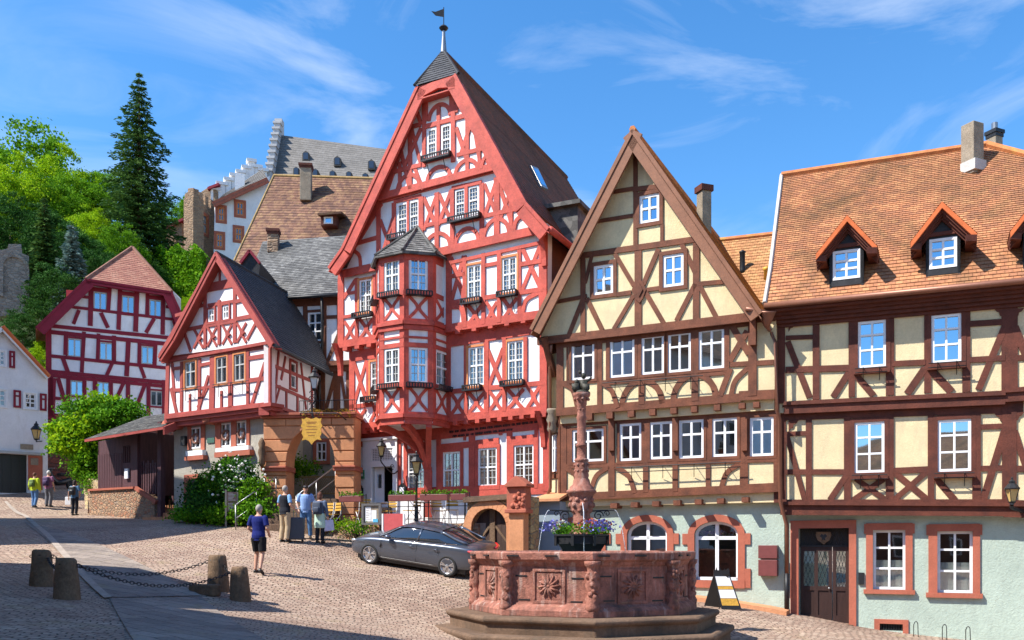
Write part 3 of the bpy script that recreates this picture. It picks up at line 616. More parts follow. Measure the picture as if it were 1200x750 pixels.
# --- jetty brackets and joist ends
for x in np.linspace(536, 632, 6): RED.boxp(tf, x-2.6, x+2.6, 386-(x-523)*.165-.5, 393-(x-523)*.165, o2, o3+.04)
for x in (404, 418, 432): RED.boxp(tf, x-2.6, x+2.6, 405-(x-396)*.16, 412-(x-396)*.16, o2, o3+.04)
for x in np.linspace(533, 637, 9): RED.boxp(tf, x-2.4, x+2.4, 491-(x-523)*.095, 499-(x-523)*.095, o1, o2+.04)
for x in (414, 425, 436, 447): RED.boxp(tf, x-2.2, x+2.2, 502-(x-414)*.1, 509-(x-414)*.1, o1, o2+.04)
def bracket(fac, mb, x, ytop, h, off_in, off_out, w=.16):
    u, z = fac.uz(x, ytop, off_in)
    for i in range(5):
        t0, t1 = i/5, (i+1)/5
        z0, z1 = z-h*(1-t0), z-h*(1-t1); d0 = (off_out-off_in)*(t0**2.2); d1 = (off_out-off_in)*(t1**2.2)
        a = [fac.W(u-w/2, z0, off_in-.02), fac.W(u-w/2, z0, off_in+d0+.1), fac.W(u-w/2, z1, off_in+d1+.1), fac.W(u-w/2, z1, off_in-.02)]
        mb.prism(a, fac.U3*w)
for x, y, a, b in ((639, 271, o3, g1+.25), (400, 405, o2, o3+.1), (416, 506, o1, o2+.1), (638, 484, o1, o2+.05)): bracket(RED, tf, x, y, 1.1, a, b)
RED.box(tf, RED.uz(397, 404, o3)[0], RED.uz(640, 367, o3)[0], RED.uz(640, 372, o3)[1]-.03, RED.uz(640, 367, o3)[1]+.02, 0, o3-.05)
RED.box(tf, RED.uz(410, 503, o2)[0], RED.uz(641, 480, o2)[0], RED.uz(641, 486, o2)[1]-.03, RED.uz(641, 480, o2)[1]+.02, -.2, o2-.05)
tf.build('timber_frame', 'red', rh)
# side walls and core
uL, uR = RED.uz(414, 550)[0], RED.uz(646, 550)[0]
sw = MB(); zt3 = RED.uz(640, 268, o3)[1]
bR = Vector((1087-600, FX)).normalized(); bR3 = Vector((bR.x, bR.y, 0))
def side(mb, fac, u, z0, z1, off, L, th=.25, bk=None):
    a, b = fac.W(u, z0, off), fac.W(u, z1, off); v = bk*L if bk else -fac.N3*L
    mb.prism([a, a+v, b+v, b], fac.U3*th)
side(wl, RED, uL, zb, RED.uz(410, 415, o2)[1]+3, -.02, 12, .25, bR3)
wl.build('plaster_wall', 'white', rh)
side(sw, RED, RED.uz(646, 550)[0]-.26, zb+1, zt3-.1, -.06, 12, .24, bR3); side(sw, RED, RED.uz(640.5, 300, o3)[0]-.3, RED.uz(640, 372, o3)[1], zt3-.1, o3-.3, 3, .24, bR3); sw.build('side_wall', 'brown2', rh)
# --- roof (ridge runs back from the gable)
oV = g2+.38
eL = RED.pt(385, 314, oV); kL = RED.pt(401, 291, oV); hL = RED.pt(489, 101, oV); hR = RED.pt(533, 87, oV); kR = RED.pt(616, 238, oV); eR = RED.pt(643, 268, oV)
apx = RED.pt(520, 62, g2-.75)
rf = MB(); Lr = 12.2; bk = bR3*Lr
roof_quad(rf, eR, eR+bk, kR+bk, kR); roof_quad(rf, kR, kR+bk, Vector((apx.x, apx.y, apx.z))+bk*.93, apx)
roof_quad(rf, eL+bk, eL, kL, kL+bk); roof_quad(rf, kL+bk, kL, apx, apx+bk*.93)
rf.face([kR, apx, hR]); rf.face([kL, hL, apx])
th = Vector((0, 0, -.16))
rfo = rf.build('roof', 'tile_dark', rh)
hp = MB(); roof_quad(hp, hL+Vector((-.1, 0, 0)), hR+Vector((.12, 0, .02)), apx+Vector((.05, -.05, .06)), apx+Vector((-.05, -.05, .06)), .17)
ml = RED.pt(493, 84, g2+.0); hp.build('slate_hip', 'slate', rfo)
hs = MB(); hs.tube([hL+Vector((-.1, 0, .03)), apx+Vector((0, 0, .08))], .05, 6); hs.tube([hR+Vector((.12, 0, .03)), apx+Vector((0, 0, .08))], .05, 6); hs.build('hip_ridge', 'slate', rfo)
rg = MB(); rg.tube([apx+bk*t for t in np.linspace(0, .93, 14)], .11, 6); rg.build('ridge', 'tile_dark', rfo)
bb = MB()
def barge(mb, a, b, w=.34, t=.09, N3=None, ins=None):
    """board hanging below the roof edge a-b"""
    a = Vector(a); b = Vector(b); d = (b-a).normalized(); n = N3.cross(d).normalized()
    if n.z > 0: n = -n
    mb.prism([a, b, b+n*w, a+n*w], -N3*t); mb.prism([a+N3*.03-n*.04, b+N3*.03-n*.04, b+N3*.03+n*.07, a+N3*.03+n*.07], -N3*.09)
for a, b in ((eL, kL), (kL, hL), (hR, kR), (kR, eR)): barge(bb, a, b, .42, .09, RED.N3)
bb.prism([hL+Vector((0, 0, -.02)), hR+Vector((0, 0, -.02)), hR+Vector((0, 0, -.4)), RED.pt(513, 103, oV), hL+Vector((0, 0, -.42))], -RED.N3*.1)
bb.build('bargeboard', 'red', rh)
sf = MB()   # soffit boards under the overhang
for a, b in ((eL, kL), (kL, hL), (hR, kR), (kR, eR)):
    v = -RED.N3*(oV-g1); sf.prism([a+Vector((0, 0, -.1)), b+Vector((0, 0, -.1)), b+v+Vector((0, 0, -.1)), a+v+Vector((0, 0, -.1))], Vector((0, 0, -.04)))
v = -RED.N3*(oV-g2); sf.prism([hL+Vector((0, 0, -.42)), hR+Vector((0, 0, -.42)), hR+v+Vector((0, 0, -.38)), hL+v+Vector((0, 0, -.38))], Vector((0, 0, -.04)))
sf.build('soffit', 'red', rh)
gt = MB(); gt.tube([eR+Vector((.05, 0, -.02)), eR+bR3*6+Vector((.05, 0, -.02))], .1, 8); gt.build('gutter', 'red', rh, True)
# skylight, slate dormer on the roof, metal vent
def onroof(x, y, Pa, Pb, Pc):
    n = (Pb-Pa).cross(Pc-Pa).normalized(); r = ray(x, y, 1); return r*(Pa.dot(n)/r.dot(n)), n
sk = MB(); ps = [onroof(x, y, kR, kR+bk, apx) for x, y in ((620, 196), (628, 199), (640, 224), (632, 220))]
nn = ps[0][1]; nn = nn if nn.z > 0 else -nn; sk.prism([p+nn*.1 for p, _ in ps], -nn*.12); sko = sk.build('skylight', 'grayiron', rfo)
sk = MB(); c = sum((p for p, _ in ps), Vector())/4; sk.face([c+(p-c)*.78+nn*.108 for p, _ in ps]); sk.build('skylight_pane', 'glassb', rh)
dm = MB(); p0, _ = onroof(655, 262, kR, kR+bk, apx)
dU = bR3; dO = Vector((bR3.y, -bR3.x, 0))
def dormer_box(mb, base, w, hgt, dep, U, O): mb.prism([base-U*w/2+O*.0, base+U*w/2, base+U*w/2+Vector((0, 0, hgt)), base-U*w/2+Vector((0, 0, hgt))], -O*dep)
dormer_box(dm, p0+dO*.9+Vector((0, 0, -1.2)), 1.1, 1.5, 2.0, dU, dO); dmo = dm.build('dormer', 'slate2', rh)
dm = MB(); b0 = p0+dO*1.05+Vector((0, 0, .3)); dm.prism([b0-dU*.75, b0+dU*.75, b0+dU*.75+Vector((0, 0, .14)), b0-dU*.75+Vector((0, 0, .14))], -dO*2.2); dm.build('dormer_roof', 'slate2', dmo)
# finial, ball and weathervane
fn = MB(); t = apx+Vector((0, 0, 0)); s = apx.y/FX
fn.lathe(t, [(.11, 0), (.085, .25), (.06, .55), (.05, .8)], 10); fn.build('finial', 'grayiron', rfo)
fn = MB(); fn.lathe(t, [(.02, .72), (.11, .78), (.16, .84), (.11, .9), (.02, .96)], 12); fn.lathe(t, [(.015, .95), (.015, 1.55)], 6); vo = fn.build('vane_pole', 'iron', rfo)
fn = MB(); fn.prism([t+Vector(p) for p in ((0, 0, 1.5), (0, 0, 1.22), (-.28, 0, 1.27), (-.42, 0, 1.42), (-.28, 0, 1.40))], Vector((0, .012, 0))); fn.build('weathervane', 'iron', rh)
# --- flower boxes: black wire racks under the windows
def flower_rack(fac, root, x0, x1, y, off, sl=0, dpt=.24, hh=.17):
    a = fac.uz(x0, y, off); b = fac.uz(x1, y+sl, off); z = (a[1]+b[1])/2; mb = MB(); u0, u1 = a[0], b[0]
    fac.box(mb, u0, u1, z-hh, z-hh+.02, off+.02, off+dpt)
    n = max(3, int((u1-u0)/.09))
    for i in range(n+1):
        u = u0+(u1-u0)*i/n; fac.box(mb, u-.022, u+.022, z-hh, z, off+dpt-.02, off+dpt)
    fac.box(mb, u0, u1, z-.025, z+.01, off+dpt-.025, off+dpt+.01); fac.box(mb, u0, u1, z-hh-.02, z-hh+.03, off+dpt-.025, off+dpt+.01)
    for u in (u0, u1-.02): fac.box(mb, u, u+.02, z-hh, z, off, off+dpt)
    for i in range(2):
        u = u0+(u1-u0)*(.2+.6*i); mb.tube([fac.W(u, z-hh, off+dpt), fac.W(u, z-hh-.28, off+.12), fac.W(u, z-hh-.5, off+.03)], .013, 5)
    mb.build('flower_rack', 'iron', root)
for x0, x1, y, of, sl in ((546, 566, 452.5, o2, -1), (590, 616, 447, o2, -1), (427, 444, 466, o2, -1), (544, 566, 351, o3, -1), (586, 608, 343, o3, -2), (417, 438, 367.5, o3, -1), (529, 565, 255, g1, -3), (458, 478, 277, g1, -3), (498, 530, 184, g2, -4)):
    flower_rack(RED, rh, x0, x1, y, of, sl)
# --- the oriel
oA = o2+1.5
fl = RED.uz(446, 430, oA); fr = RED.uz(473.5, 430, oA)
u0, u1 = fl[0], fr[0]; k = .66
plan = [(u0-k, o2-.2), (u0-k, oA-k), (u0, oA), (u1, oA), (u1+k, oA-k), (u1+k, o2-.2)]
W2 = [RED.W(u, 0, d) for u, d in plan]
FA = [Fac(P=(W2[i].x, W2[i].y), U=(W2[i+1]-W2[i])[:2]) for i in range(5)]; LN = [(W2[i+1]-W2[i]).length for i in range(5)]
zt_, zm_, zb_ = RED.uz(460, 300, oA)[1], RED.uz(460, 380, oA)[1], RED.uz(460, 487, oA)[1]
yl, ot = MB(), MB()
def zz(y): return RED.uz(460, y, oA)[1]
for i, F in enumerate(FA):
    Ln = LN[i]; holes = []; mg = .17; narrow = i in (0,)
    for (za, zb2) in ((zz(342), zz(305)), (zz(449), zz(409))):
        if i in (1, 2, 3) or (i == 4 and zb2 < zz(380)):
            a, b = (mg+.02, Ln-mg-.02); holes.append(F.winu(rh, a, b, za, zb2, 0, 2, (.47,), .05, 'frame', None, 'red', 'glassb' if i == 3 else 'glass', (2, 4), 1 if i == 2 else 0))
    F.wall(yl, None, 0, holes, .12, [(0, zb_), (Ln, zb_), (Ln, zt_), (0, zt_)])
    for u in (.07, Ln-.07): F.beamu(ot, (u, zb_), (u, zt_), .17, 0, .03)
    for y, w in ((488, .24), (452, .16), (405.5, .14), (381, .34), (396.5, .07), (345, .16), (301, .34)): F.beamu(ot, (0, zz(y)), (Ln, zz(y)), w, 0, .035)
    if i >= 1:
        for ya, yb in ((455, 482), (349, 374)):
            a, b = mg, Ln-mg; za, zb2 = zz(ya), zz(yb); zm = (za+zb2)/2; um = (a+b)/2
            if b-a > .3:
                F.ribbonu(ot, catmull([(a, za), (um-.03, zm), (a, zb2)]), .1, 0, .03); F.ribbonu(ot, catmull([(b, za), (um+.03, zm), (b, zb2)]), .1, 0, .03)
    if i in (1, 2, 3, 4):
        for y in ((343.5,) if i == 4 else (343.5, 450.5)) if i != 4 else (450.5,):
            z = zz(y); q = MB(); d0, d1 = .04, .25; a, b = .05, Ln-.05
            F.box(q, a, b, z-.15, z-.13, d0, d1); F.box(q, a, b, z-.02, z+.015, d1-.02, d1+.01)
            n = max(3, int((b-a)/.09))
            for j in range(n+1): uu = a+(b-a)*j/n; F.box(q, uu-.024, uu+.024, z-.15, z, d1-.02, d1)
            q.build('flower_rack', 'iron', rh)
    # stepped cornice at mid height and at the foot
    for y, e, hh in ((378, .10, .12), (383, .05, .14), (486, .06, .12), (491, -.02, .18)):
        z = zz(y); F.box(ot, -e*.4, Ln+e*.4, z-hh, z, -.1, .035+e)
oy = yl.build('oriel_wall', 'white', rh); ot.build('oriel_timber', 'red', oy)
# underside: white soffit shrinking to curved arms
us = MB(); zs = zz(494); top = [RED.W(u, zs, d) for u, d in plan]
us.prism(top, Vector((0, 0, -.05))); us.build('oriel_soffit', 'white', oy)
ar = MB()
base = RED.W(RED.uz(505, 578)[0], RED.uz(503, 586)[1], .16)
for ex, ed, w in ((plan[2][0]-.25, oA-.25, .2), (plan[3][0]-.1, oA-.12, .22), (plan[4][0]-.1, oA-.6, .24), (u0-k+.05, o2+.5, .17)):
    e = RED.W(ex, zs-.08, ed); hh = e.z-base.z
    def q_(t, f): v = base.lerp(e, t); v.z = base.z+hh*f; return v
    pts = catmull([base, q_(.0, .3), q_(.08, .55), q_(.34, .78), q_(.7, .93), e], 5)
    for i in range(len(pts)-1): ar.bar(pts[i], pts[i+1]+(pts[i+1]-pts[i])*.12, w*.8, w)
ar.bar(base-Vector((0, 0, .6)), base+Vector((0, 0, 1.0)), .3, .26)
ar.build('oriel_bracket', 'red', oy)
# oriel roof
ort = MB(); zr = zz(298); ap = RED.pt(489, 267, g1+.05); cu = (u0+u1)/2
pl2 = [(u0-k-.2, o2), (u0-k-.2, oA-k+.1), (u0-.08, oA+.2), (u1+.08, oA+.2), (u1+k+.2, oA-k+.1), (u1+k+.2, o2)]
E = [RED.W(u, zr-.02, d) for u, d in pl2]
for i in range(5): roof_quad(ort, E[i], E[i+1], ap+Vector((.02, 0, 0)), ap, .15)
oro = ort.build('oriel_roof', 'slate2', rh)
q = MB()
for i in range(5): q.prism([E[i], E[i+1], E[i+1]+Vector((0, 0, -.07)), E[i]+Vector((0, 0, -.07))], RED.N3*-.12)
for i in range(1, 5): q.tube([E[i]+Vector((0, 0, .03)), ap+Vector((0, 0, .04))], .05, 6)
q.build('oriel_hips', 'slate2', oro)
# ================================================================ BROWN GABLE HOUSE
def rwalls(mb, fac, x, ytop, off, L, bk=None, yb=640): pass
BRN = Fac(912, 25.4, -1500)
p = BRN.W(-3.5, 0); bh = empty('half_timbered_gable_house', (p.x, p.y, -1.6), 'cream half-timbered house with steep brown gable, between the red house and the orange-roofed house', 'house')
tf = MB(); wl = MB(); b1, b2, b3 = .0, .42, .55
# ground floor
gw = MB(); holes = []
def arched(fac, root, x0, x1, yt, ys, yb, off, smat='sandred', curtain=0, sur=.2):
    """window under a low arch in a stone surround with quoins; ys = spring line"""
    xm = (x0+x1)/2; u0 = fac.uz(x0, ys, off)[0]; u1 = fac.uz(x1, ys, off)[0]; zb = fac.uz(xm, yb, off)[1]; zs = fac.uz(xm, ys, off)[1]; zt = fac.uz(xm, yt, off)[1]; r = (u1-u0)/2; um = (u0+u1)/2
    def arc(e, n=12): return [(um-(r+e)*math.cos(math.pi*i/n), zs+(zt-zs+e)*math.sin(math.pi*i/n)) for i in range(n+1)]
    hole = [(u0, zb), (u1, zb)]+arc(0)[::-1]
    f = MB(); fo = off-.1
    def ring(mb, inner, outer, d0, d1):
        for i in range(len(inner)-1):
            q = [inner[i], inner[i+1], outer[i+1], outer[i]]; mb.prism([fac.W(a[0], a[1], d1) for a in q], -fac.N3*(d1-d0))
    ring(f, arc(-.08), arc(0), fo-.08, fo)
    for a, b, c, d in ((u0, u0+.08, zb, zs), (u1-.08, u1, zb, zs), (u0, u1, zb, zb+.09), (um-.05, um+.05, zb+.09, zt-.06), (u0+.08, u1-.08, zs-.16, zs-.06)): fac.box(f, a, b, c, d, fo-.07, fo-.002)
    fob = f.build('window', 'frame', root)
    g = MB(); g.face([fac.W(a[0], a[1], fo-.04) for a in hole]); g.build('pane', 'glass', fob)
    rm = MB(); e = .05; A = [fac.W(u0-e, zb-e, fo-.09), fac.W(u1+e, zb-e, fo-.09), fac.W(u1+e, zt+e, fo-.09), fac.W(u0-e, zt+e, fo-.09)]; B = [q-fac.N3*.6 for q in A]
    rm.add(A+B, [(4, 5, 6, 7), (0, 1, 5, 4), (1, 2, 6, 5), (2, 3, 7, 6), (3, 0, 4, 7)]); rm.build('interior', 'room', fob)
    s = MB(); ring(s, arc(0), arc(sur), off-.1, off+.05)
    for a, b in ((u0-sur, u0), (u1, u1+sur)): fac.box(s, a, b, zb, zs+.01, off-.1, off+.048)
    fac.box(s, u0-sur, u1+sur, zb-.22, zb, off-.1, off+.06)
    for sgn in (0, 1):
        for z0, z1 in ((zb-.2, zb+.35), (zs-.3, zs+.02)):
            a, b = (u0-sur-.16, u0-sur) if sgn == 0 else (u1+sur, u1+sur+.16); fac.box(s, a, b, z0, z1, off-.1, off+.044)
    s.build('stone_surround', smat, fob)
    return hole
holes.append(arched(BRN, bh, 657, 703, 612, 626, 676, 0)); holes.append(arched(BRN, bh, 735, 782, 611, 626, 678, 0)); holes.append(arched(BRN, bh, 814, 865, 611, 626, 680, 0))
uL, uR = BRN.uz(646, 600)[0], BRN.uz(919, 600)[0]; zT = BRN.uz(800, 585)[1]
BRN.wall(gw, None, 0, holes, .35, [(uL, -2.9), (uR, -2.9), (uR, BRN.uz(919, 583)[1]), (uL, BRN.uz(646, 592)[1])])
gw.build('ground_floor_wall', 'green', bh)
# storey 1
h = []; kw = dict(off=b2-.12, cols=2, rows=(.36,), sur=.085, smat='brown', fw=.075, mw=.06)
for x0, x1, yt, yb in ((671, 708, 503, 541), (726.5, 752, 496, 540), (762, 788, 494, 538), (796, 825, 492, 537), (835, 864, 490, 535)): h.append(BRN.win(bh, x0, x1, yt, yb, curtain=0, **kw))
kw2 = dict(kw); kw2['glass'] = 'glassb'; h.append(BRN.win(bh, 879, 907, 489, 534.5, **kw2))
o = b2-.12
BRN.wall(wl, [(657, 588), (914, 572), (914, 470), (657, 484)], o, h, .3)
BRN.beams(tf, '661 486 661 584 0.185;667 500 667 545 0.118;717 486 717 582 0.218;757 484 757 577 0.151;791.5 480 791.5 576 0.168;830 480 830 574 0.134;872 475 872 573 0.218;910 470 910 572 0.168;657 583 868 573 0.218;868 573 914 571 0.252;660 547 912 538.5 0.143;657 490 912 476 0.42;657 497 912 482 0.168', off=o)
BRN.ribbon(tf, [(692, 578), (699, 558), (714, 547)], .14, o); BRN.ribbon(tf, [(722, 547), (737, 558), (744, 578)], .14, o); BRN.ribbon(tf, [(664, 549), (674, 556), (678, 572)], .14, o); BRN.ribbon(tf, [(845, 573), (852, 554), (868, 543)], .14, o)
for x in (716, 791, 872): BRN.boxp(tf, x-3.2, x+3.2, 490, 528, o, o+.14)
for x in (719, 743, 768, 793, 818, 844, 873): BRN.boxp(tf, x-4, x+4, 589.5-(x-719)*.045, 597-(x-719)*.045-1.5, 0, b2+.02)
cp_ = MB(); BRN.box(cp_, BRN.uz(657, 590, .2)[0], BRN.uz(914, 580, .2)[0], BRN.uz(790, 591, .2)[1], BRN.uz(790, 579, .2)[1], 0, .2); BRN.box(cp_, BRN.uz(657, 490, .4)[0], BRN.uz(907, 480, .4)[0], BRN.uz(790, 488, .4)[1], BRN.uz(790, 476, .4)[1], .2, .42)
cp_.build('coving', 'cream', bh)
# storey 2
h = []; kw = dict(off=b3, cols=2, rows=(.34,), sur=.085, smat='brown', fw=.075, mw=.055)
for i, (x0, x1, yt, yb, g) in enumerate(((670, 697, 401, 445, 'glass'), (715, 744, 396, 442, 'glassb'), (752, 778.5, 393, 438.5, 'glass'), (783, 810, 389.5, 436, 'glass'), (819, 849, 385, 432.5, 'glassb'))):
    kk = dict(kw); kk['glass'] = g; h.append(BRN.win(bh, x0, x1, yt, yb, curtain=0, **kk))
BRN.wall(wl, [(652, 486), (909, 467), (909, 368), (652, 399)], b3, h, .3)
BRN.beams(tf, '656.5 402 656.5 484 0.218;703 400 703 482 0.168;665 402 665 448 0.042;712 398 712 447 0.084;748 395 748 443 0.168;752 446 752 474 0.168;780.7 393 780.7 440 0.084;814.5 388 814.5 470 0.202;852 384 852 436 0.134;882 374 882 464 0.252;652 483 868 466 0.235;866 464 909 462 0.252;660 449 703 446 0.134;704 449 853 436 0.143;652 403 880 376 0.294;656 395 909 373 0.168;856 427.5 907 424.5 0.126;844 464 856 432 0.168;855 424 876 388 0.168;856 379 878 415 0.168', off=b3)
BRN.ribbon(tf, [(706, 449), (717, 458), (724, 478)], .14, b3); BRN.arch(tf, 729, 477, 776, 473, 446, .17, b3); BRN.arch(tf, 789, 471, 839, 467, 439, .17, b3); BRN.ribbon(tf, [(857, 463), (862, 446), (878, 430)], .14, b3); BRN.ribbon(tf, [(659, 449), (671, 457), (677, 478)], .14, b3)
for x in (690, 714, 739, 764, 789, 813, 840, 869, 886): BRN.boxp(tf, x-3.6, x+3.6, 484.5-(x-690)*.07, 492-(x-690)*.075, .2, b3+.06)
BRN.boxp(tf, 878.5, 885.5, 371, 404, b3, b3+.22)
# gable
g = b3+.12
h = []; kw = dict(off=g, cols=2, rows=(.48,), sur=.11, smat='brown', fw=.085, mw=.06, glass='glassb')
h.append(BRN.win(bh, 696, 719, 310.5, 345, **kw)); h.append(BRN.win(bh, 777, 801.5, 298, 336, **kw)); h.append(BRN.win(bh, 749.5, 773, 228, 261, **kw))
BRN.wall(wl, [(632, 398), (883, 369), (741, 172)], g, h, .3)
BRN.beams(tf, '745 175 745 291 0.134;776 262 776 287 0.101;717 225.5 744 221 0.109;698 260 744 252.5 0.118;676 300.5 820 280 0.168;742 222.5 780 218 0.134;683.5 301 683.5 393 0.168;748 292 748 386 0.202;816 281 816 378 0.185;652 354 688 347 0.126;688 350 706 387 0.134;686 332 694 299 0.109;721 298 743 335 0.134;772 292 754 334 0.134;719.5 386 743 346 0.134;778 379 757 343 0.134;723 345.5 740 343 0.126;758 340 775 337.5 0.126;667 392 684 349 0.126;815 333 793 376 0.143;819 333 840 373 0.143;815 320 799 286 0.126;819 333 857 329.5 0.134;630 399.5 884 370 0.202', off=g)
BRN.beams(tf, '628 394 742 168 0.218;886 366 742 168 0.218', off=g, proud=.02)
def pxp(fac, pts, off): return [fac.pt(x, y, off) for x, y in pts]
tf.prism(pxp(BRN, [(740, 340), (744, 330), (748, 326), (753, 330), (757, 339), (753, 350), (749, 355), (744, 350)], g+.07), -BRN.N3*.08)
tf.prism(pxp(BRN, [(744, 340), (748.5, 331), (753, 339), (748.5, 348)], g+.10), -BRN.N3*.04)
BRN.box(tf, BRN.uz(631, 399, g)[0], BRN.uz(884, 370, g)[0], BRN.uz(757, 391, g)[1], BRN.uz(757, 388, g)[1], g, g+.1)
tf.build('timber_frame', 'brown', bh)
# chamfered corner and left low wall
cA = BRN.W(BRN.uz(657, 540, o)[0], 0, o); cB = cA+Vector((-.33, .42, 0)); CH = Fac(P=cB, U=(cA-cB)[:2]); Lc = (cA-cB).length
cz = lambda y: BRN.uz(657, y, o)[1]
ct = MB(); hh = [CH.winu(bh, .13, Lc-.13, cz(552), cz(508), 0, 2, (.36,), .05, 'frame', .05, 'brown', 'glass')]
CH.wall(wl, None, 0, hh, .2, [(0, cz(590)), (Lc, cz(590)), (Lc, cz(400)), (0, cz(400))])
for z0, z1 in ((cz(590), cz(583)), (cz(560), cz(555)), (cz(500), cz(486)), (cz(412), cz(400))): CH.beamu(ct, (0, (z0+z1)/2), (Lc, (z0+z1)/2), z1-z0, 0, .03)
for u in (.045, Lc-.045): CH.beamu(ct, (u, cz(590)), (u, cz(402)), .09, 0, .035)
q = BRN.W(BRN.uz(650, 400, g)[0], cz(398), g+.05); ct.bar(CH.W(Lc/2, cz(440), .05), q+Vector((-.3, 0, 0)), .17)
ct.build('corner_timber', 'brown', bh)
cc = MB(); b0 = CH.W(Lc/2, cz(507), .12); cc.lathe(b0, [(.10, 0), (.16, .12), (.13, .3), (.2, .42), (.16, .6), (.22, .68), (.2, .76)], 10); cc.build('corner_carving', 'chim', bh, True)
wl.build('plaster_wall', 'cream', bh)
low = MB(); LW = Fac(P=BRN.W(BRN.uz(656, 600, .7)[0], 0, .7), U=BRN.U); lz = lambda y: LW.uz(640, y)[1]; ul = LW.uz(627, 610)[0]
LW.wall(low, None, 0, [], .8, [(ul, -2), (0, -2), (0, lz(588)), (ul, lz(585))]); lo = low.build('passage_wall', 'bluewall', bh)
low = MB(); low.prism([LW.W(ul-.1, lz(585), .25), LW.W(.1, lz(585), .25), LW.W(.1, lz(574), -.7), LW.W(ul+.4, lz(574), -.7)], Vector((0, 0, -.08))); low.build('coping', 'sand', lo)
# roof
oV = g+.5; eL = BRN.pt(622, 386, oV); eR = BRN.pt(892, 367, oV); ap = BRN.pt(741, 152, oV)
bB = -BRN.N3; bk = bB*11
rf = MB(); roof_quad(rf, eR, eR+bk, ap+bk, ap); roof_quad(rf, eL+bk, eL, ap, ap+bk); rfo = rf.build('roof', 'tile_orange', bh)
q = MB(); q.tube([ap+Vector((0, 0, .03)), ap+bk], .1, 6); q.build('ridge', 'ridge', rfo)
q = MB(); barge(q, eL, ap, .34, .08, BRN.N3); barge(q, ap, eR, .34, .08, BRN.N3)
v = -BRN.N3*(oV-g)
for a, b in ((eL, ap), (ap, eR)): q.prism([a+Vector((0, 0, -.12)), b+Vector((0, 0, -.12)), b+v+Vector((0, 0, -.12)), a+v+Vector((0, 0, -.12))], Vector((0, 0, -.05)))
q.build('bargeboard', 'barge', bh)
q = MB(); hop = BRN.pt(899, 366, oV-.25)
q.lathe(hop+Vector((0, 0, -.42)), [(.07, 0), (.12, .1), (.26, .36), (.28, .4)], 4, ph=.5); q.tube([hop+Vector((0, 0, -.4)), BRN.pt(903, 388, .5), BRN.pt(909, 402, .72), BRN.pt(910, 480, .72), BRN.pt(914, 492, .45), BRN.pt(914.5, 588, .45), BRN.pt(922, 616, .1), BRN.pt(922, 672, .1)], .055, 8)
q.tube([BRN.pt(874, 362, oV+.05), hop], .06, 8)
q.build('downpipe', 'copper', bh, True); q = MB(); q.tube([BRN.pt(922, 672, .1), BRN.pt(922, 714, .1)], .062, 8); q.build('downpipe_shoe', 'iron', bh, True)
q = MB(); q.tube([BRN.pt(646, 404, .7), BRN.pt(644.5, 420, .45), BRN.pt(645, 572, .35), BRN.pt(640, 583, .3), BRN.pt(626, 592, .2), BRN.pt(625, 640, .2)], .05, 8); q.build('downpipe', 'copper', bh, True)
side(gw2 := MB(), BRN, uR-.25, -2.9, BRN.uz(905, 375, b3)[1], -.05, 9, .25); side(gw2, BRN, BRN.uz(652, 400, b3)[0], -2.0, BRN.uz(652, 404, b3)[1], -.4, 9, .25); gw2.build('side_wall', 'cream', bh)
# chimney behind the ridge
q = MB(); c = ray(825, 278, 30); c0 = c.copy(); w = 14/FX*30
q.box(c0+Vector((0, 0, .1)), w*.9, w*.9, 2.9, .35); cho = q.build('chimney', 'chim', bh, bevel=.02); q = MB(); q.box(c0+Vector((0, 0, 1.6)), w*1.15, w*1.15, .2, .35); q.build('chimney_cap', 'brown2', cho)
# shelf bars for flower boxes (empty iron rails) with struts
def rails(fac, root, x0, y0, x1, y1, off, n, name='flower_rail', dy=8):
    q = MB()
    for k, dd in ((0, .3), (dy, .22)): q.tube([fac.pt(x0, y0+k, off+dd), fac.pt(x1, y1+k, off+dd)], .014, 5)
    for i in range(n):
        t = (i+.5)/n; x = x0+(x1-x0)*t; y = y0+(y1-y0)*t
        q.tube([fac.pt(x, y, off+.3), fac.pt(x, y+dy, off+.22), fac.pt(x, y+15, off+.03)], .011, 5); q.tube([fac.pt(x, y, off+.3), fac.pt(x, y-1, off)], .011, 5)
    q.build(name, 'iron', root)
rails(BRN, bh, 706, 449, 824, 440, b3, 4, dy=6); rails(BRN, bh, 722, 548, 868, 541, o, 4, dy=6)
def mailbox():
    r = empty('mailbox', BRN.pt(899.5, 675, .05), 'brown two-flap metal mailbox on the grey-green wall', 'mailbox')
    for yt, yb in ((639, 654.5), (656, 675)): q = MB(); BRN.boxp(q, 888.5, 910.5, yt, yb, 0, .26); q.build('flap_box', 'mail', r, bevel=.01)
    return r
mailbox()
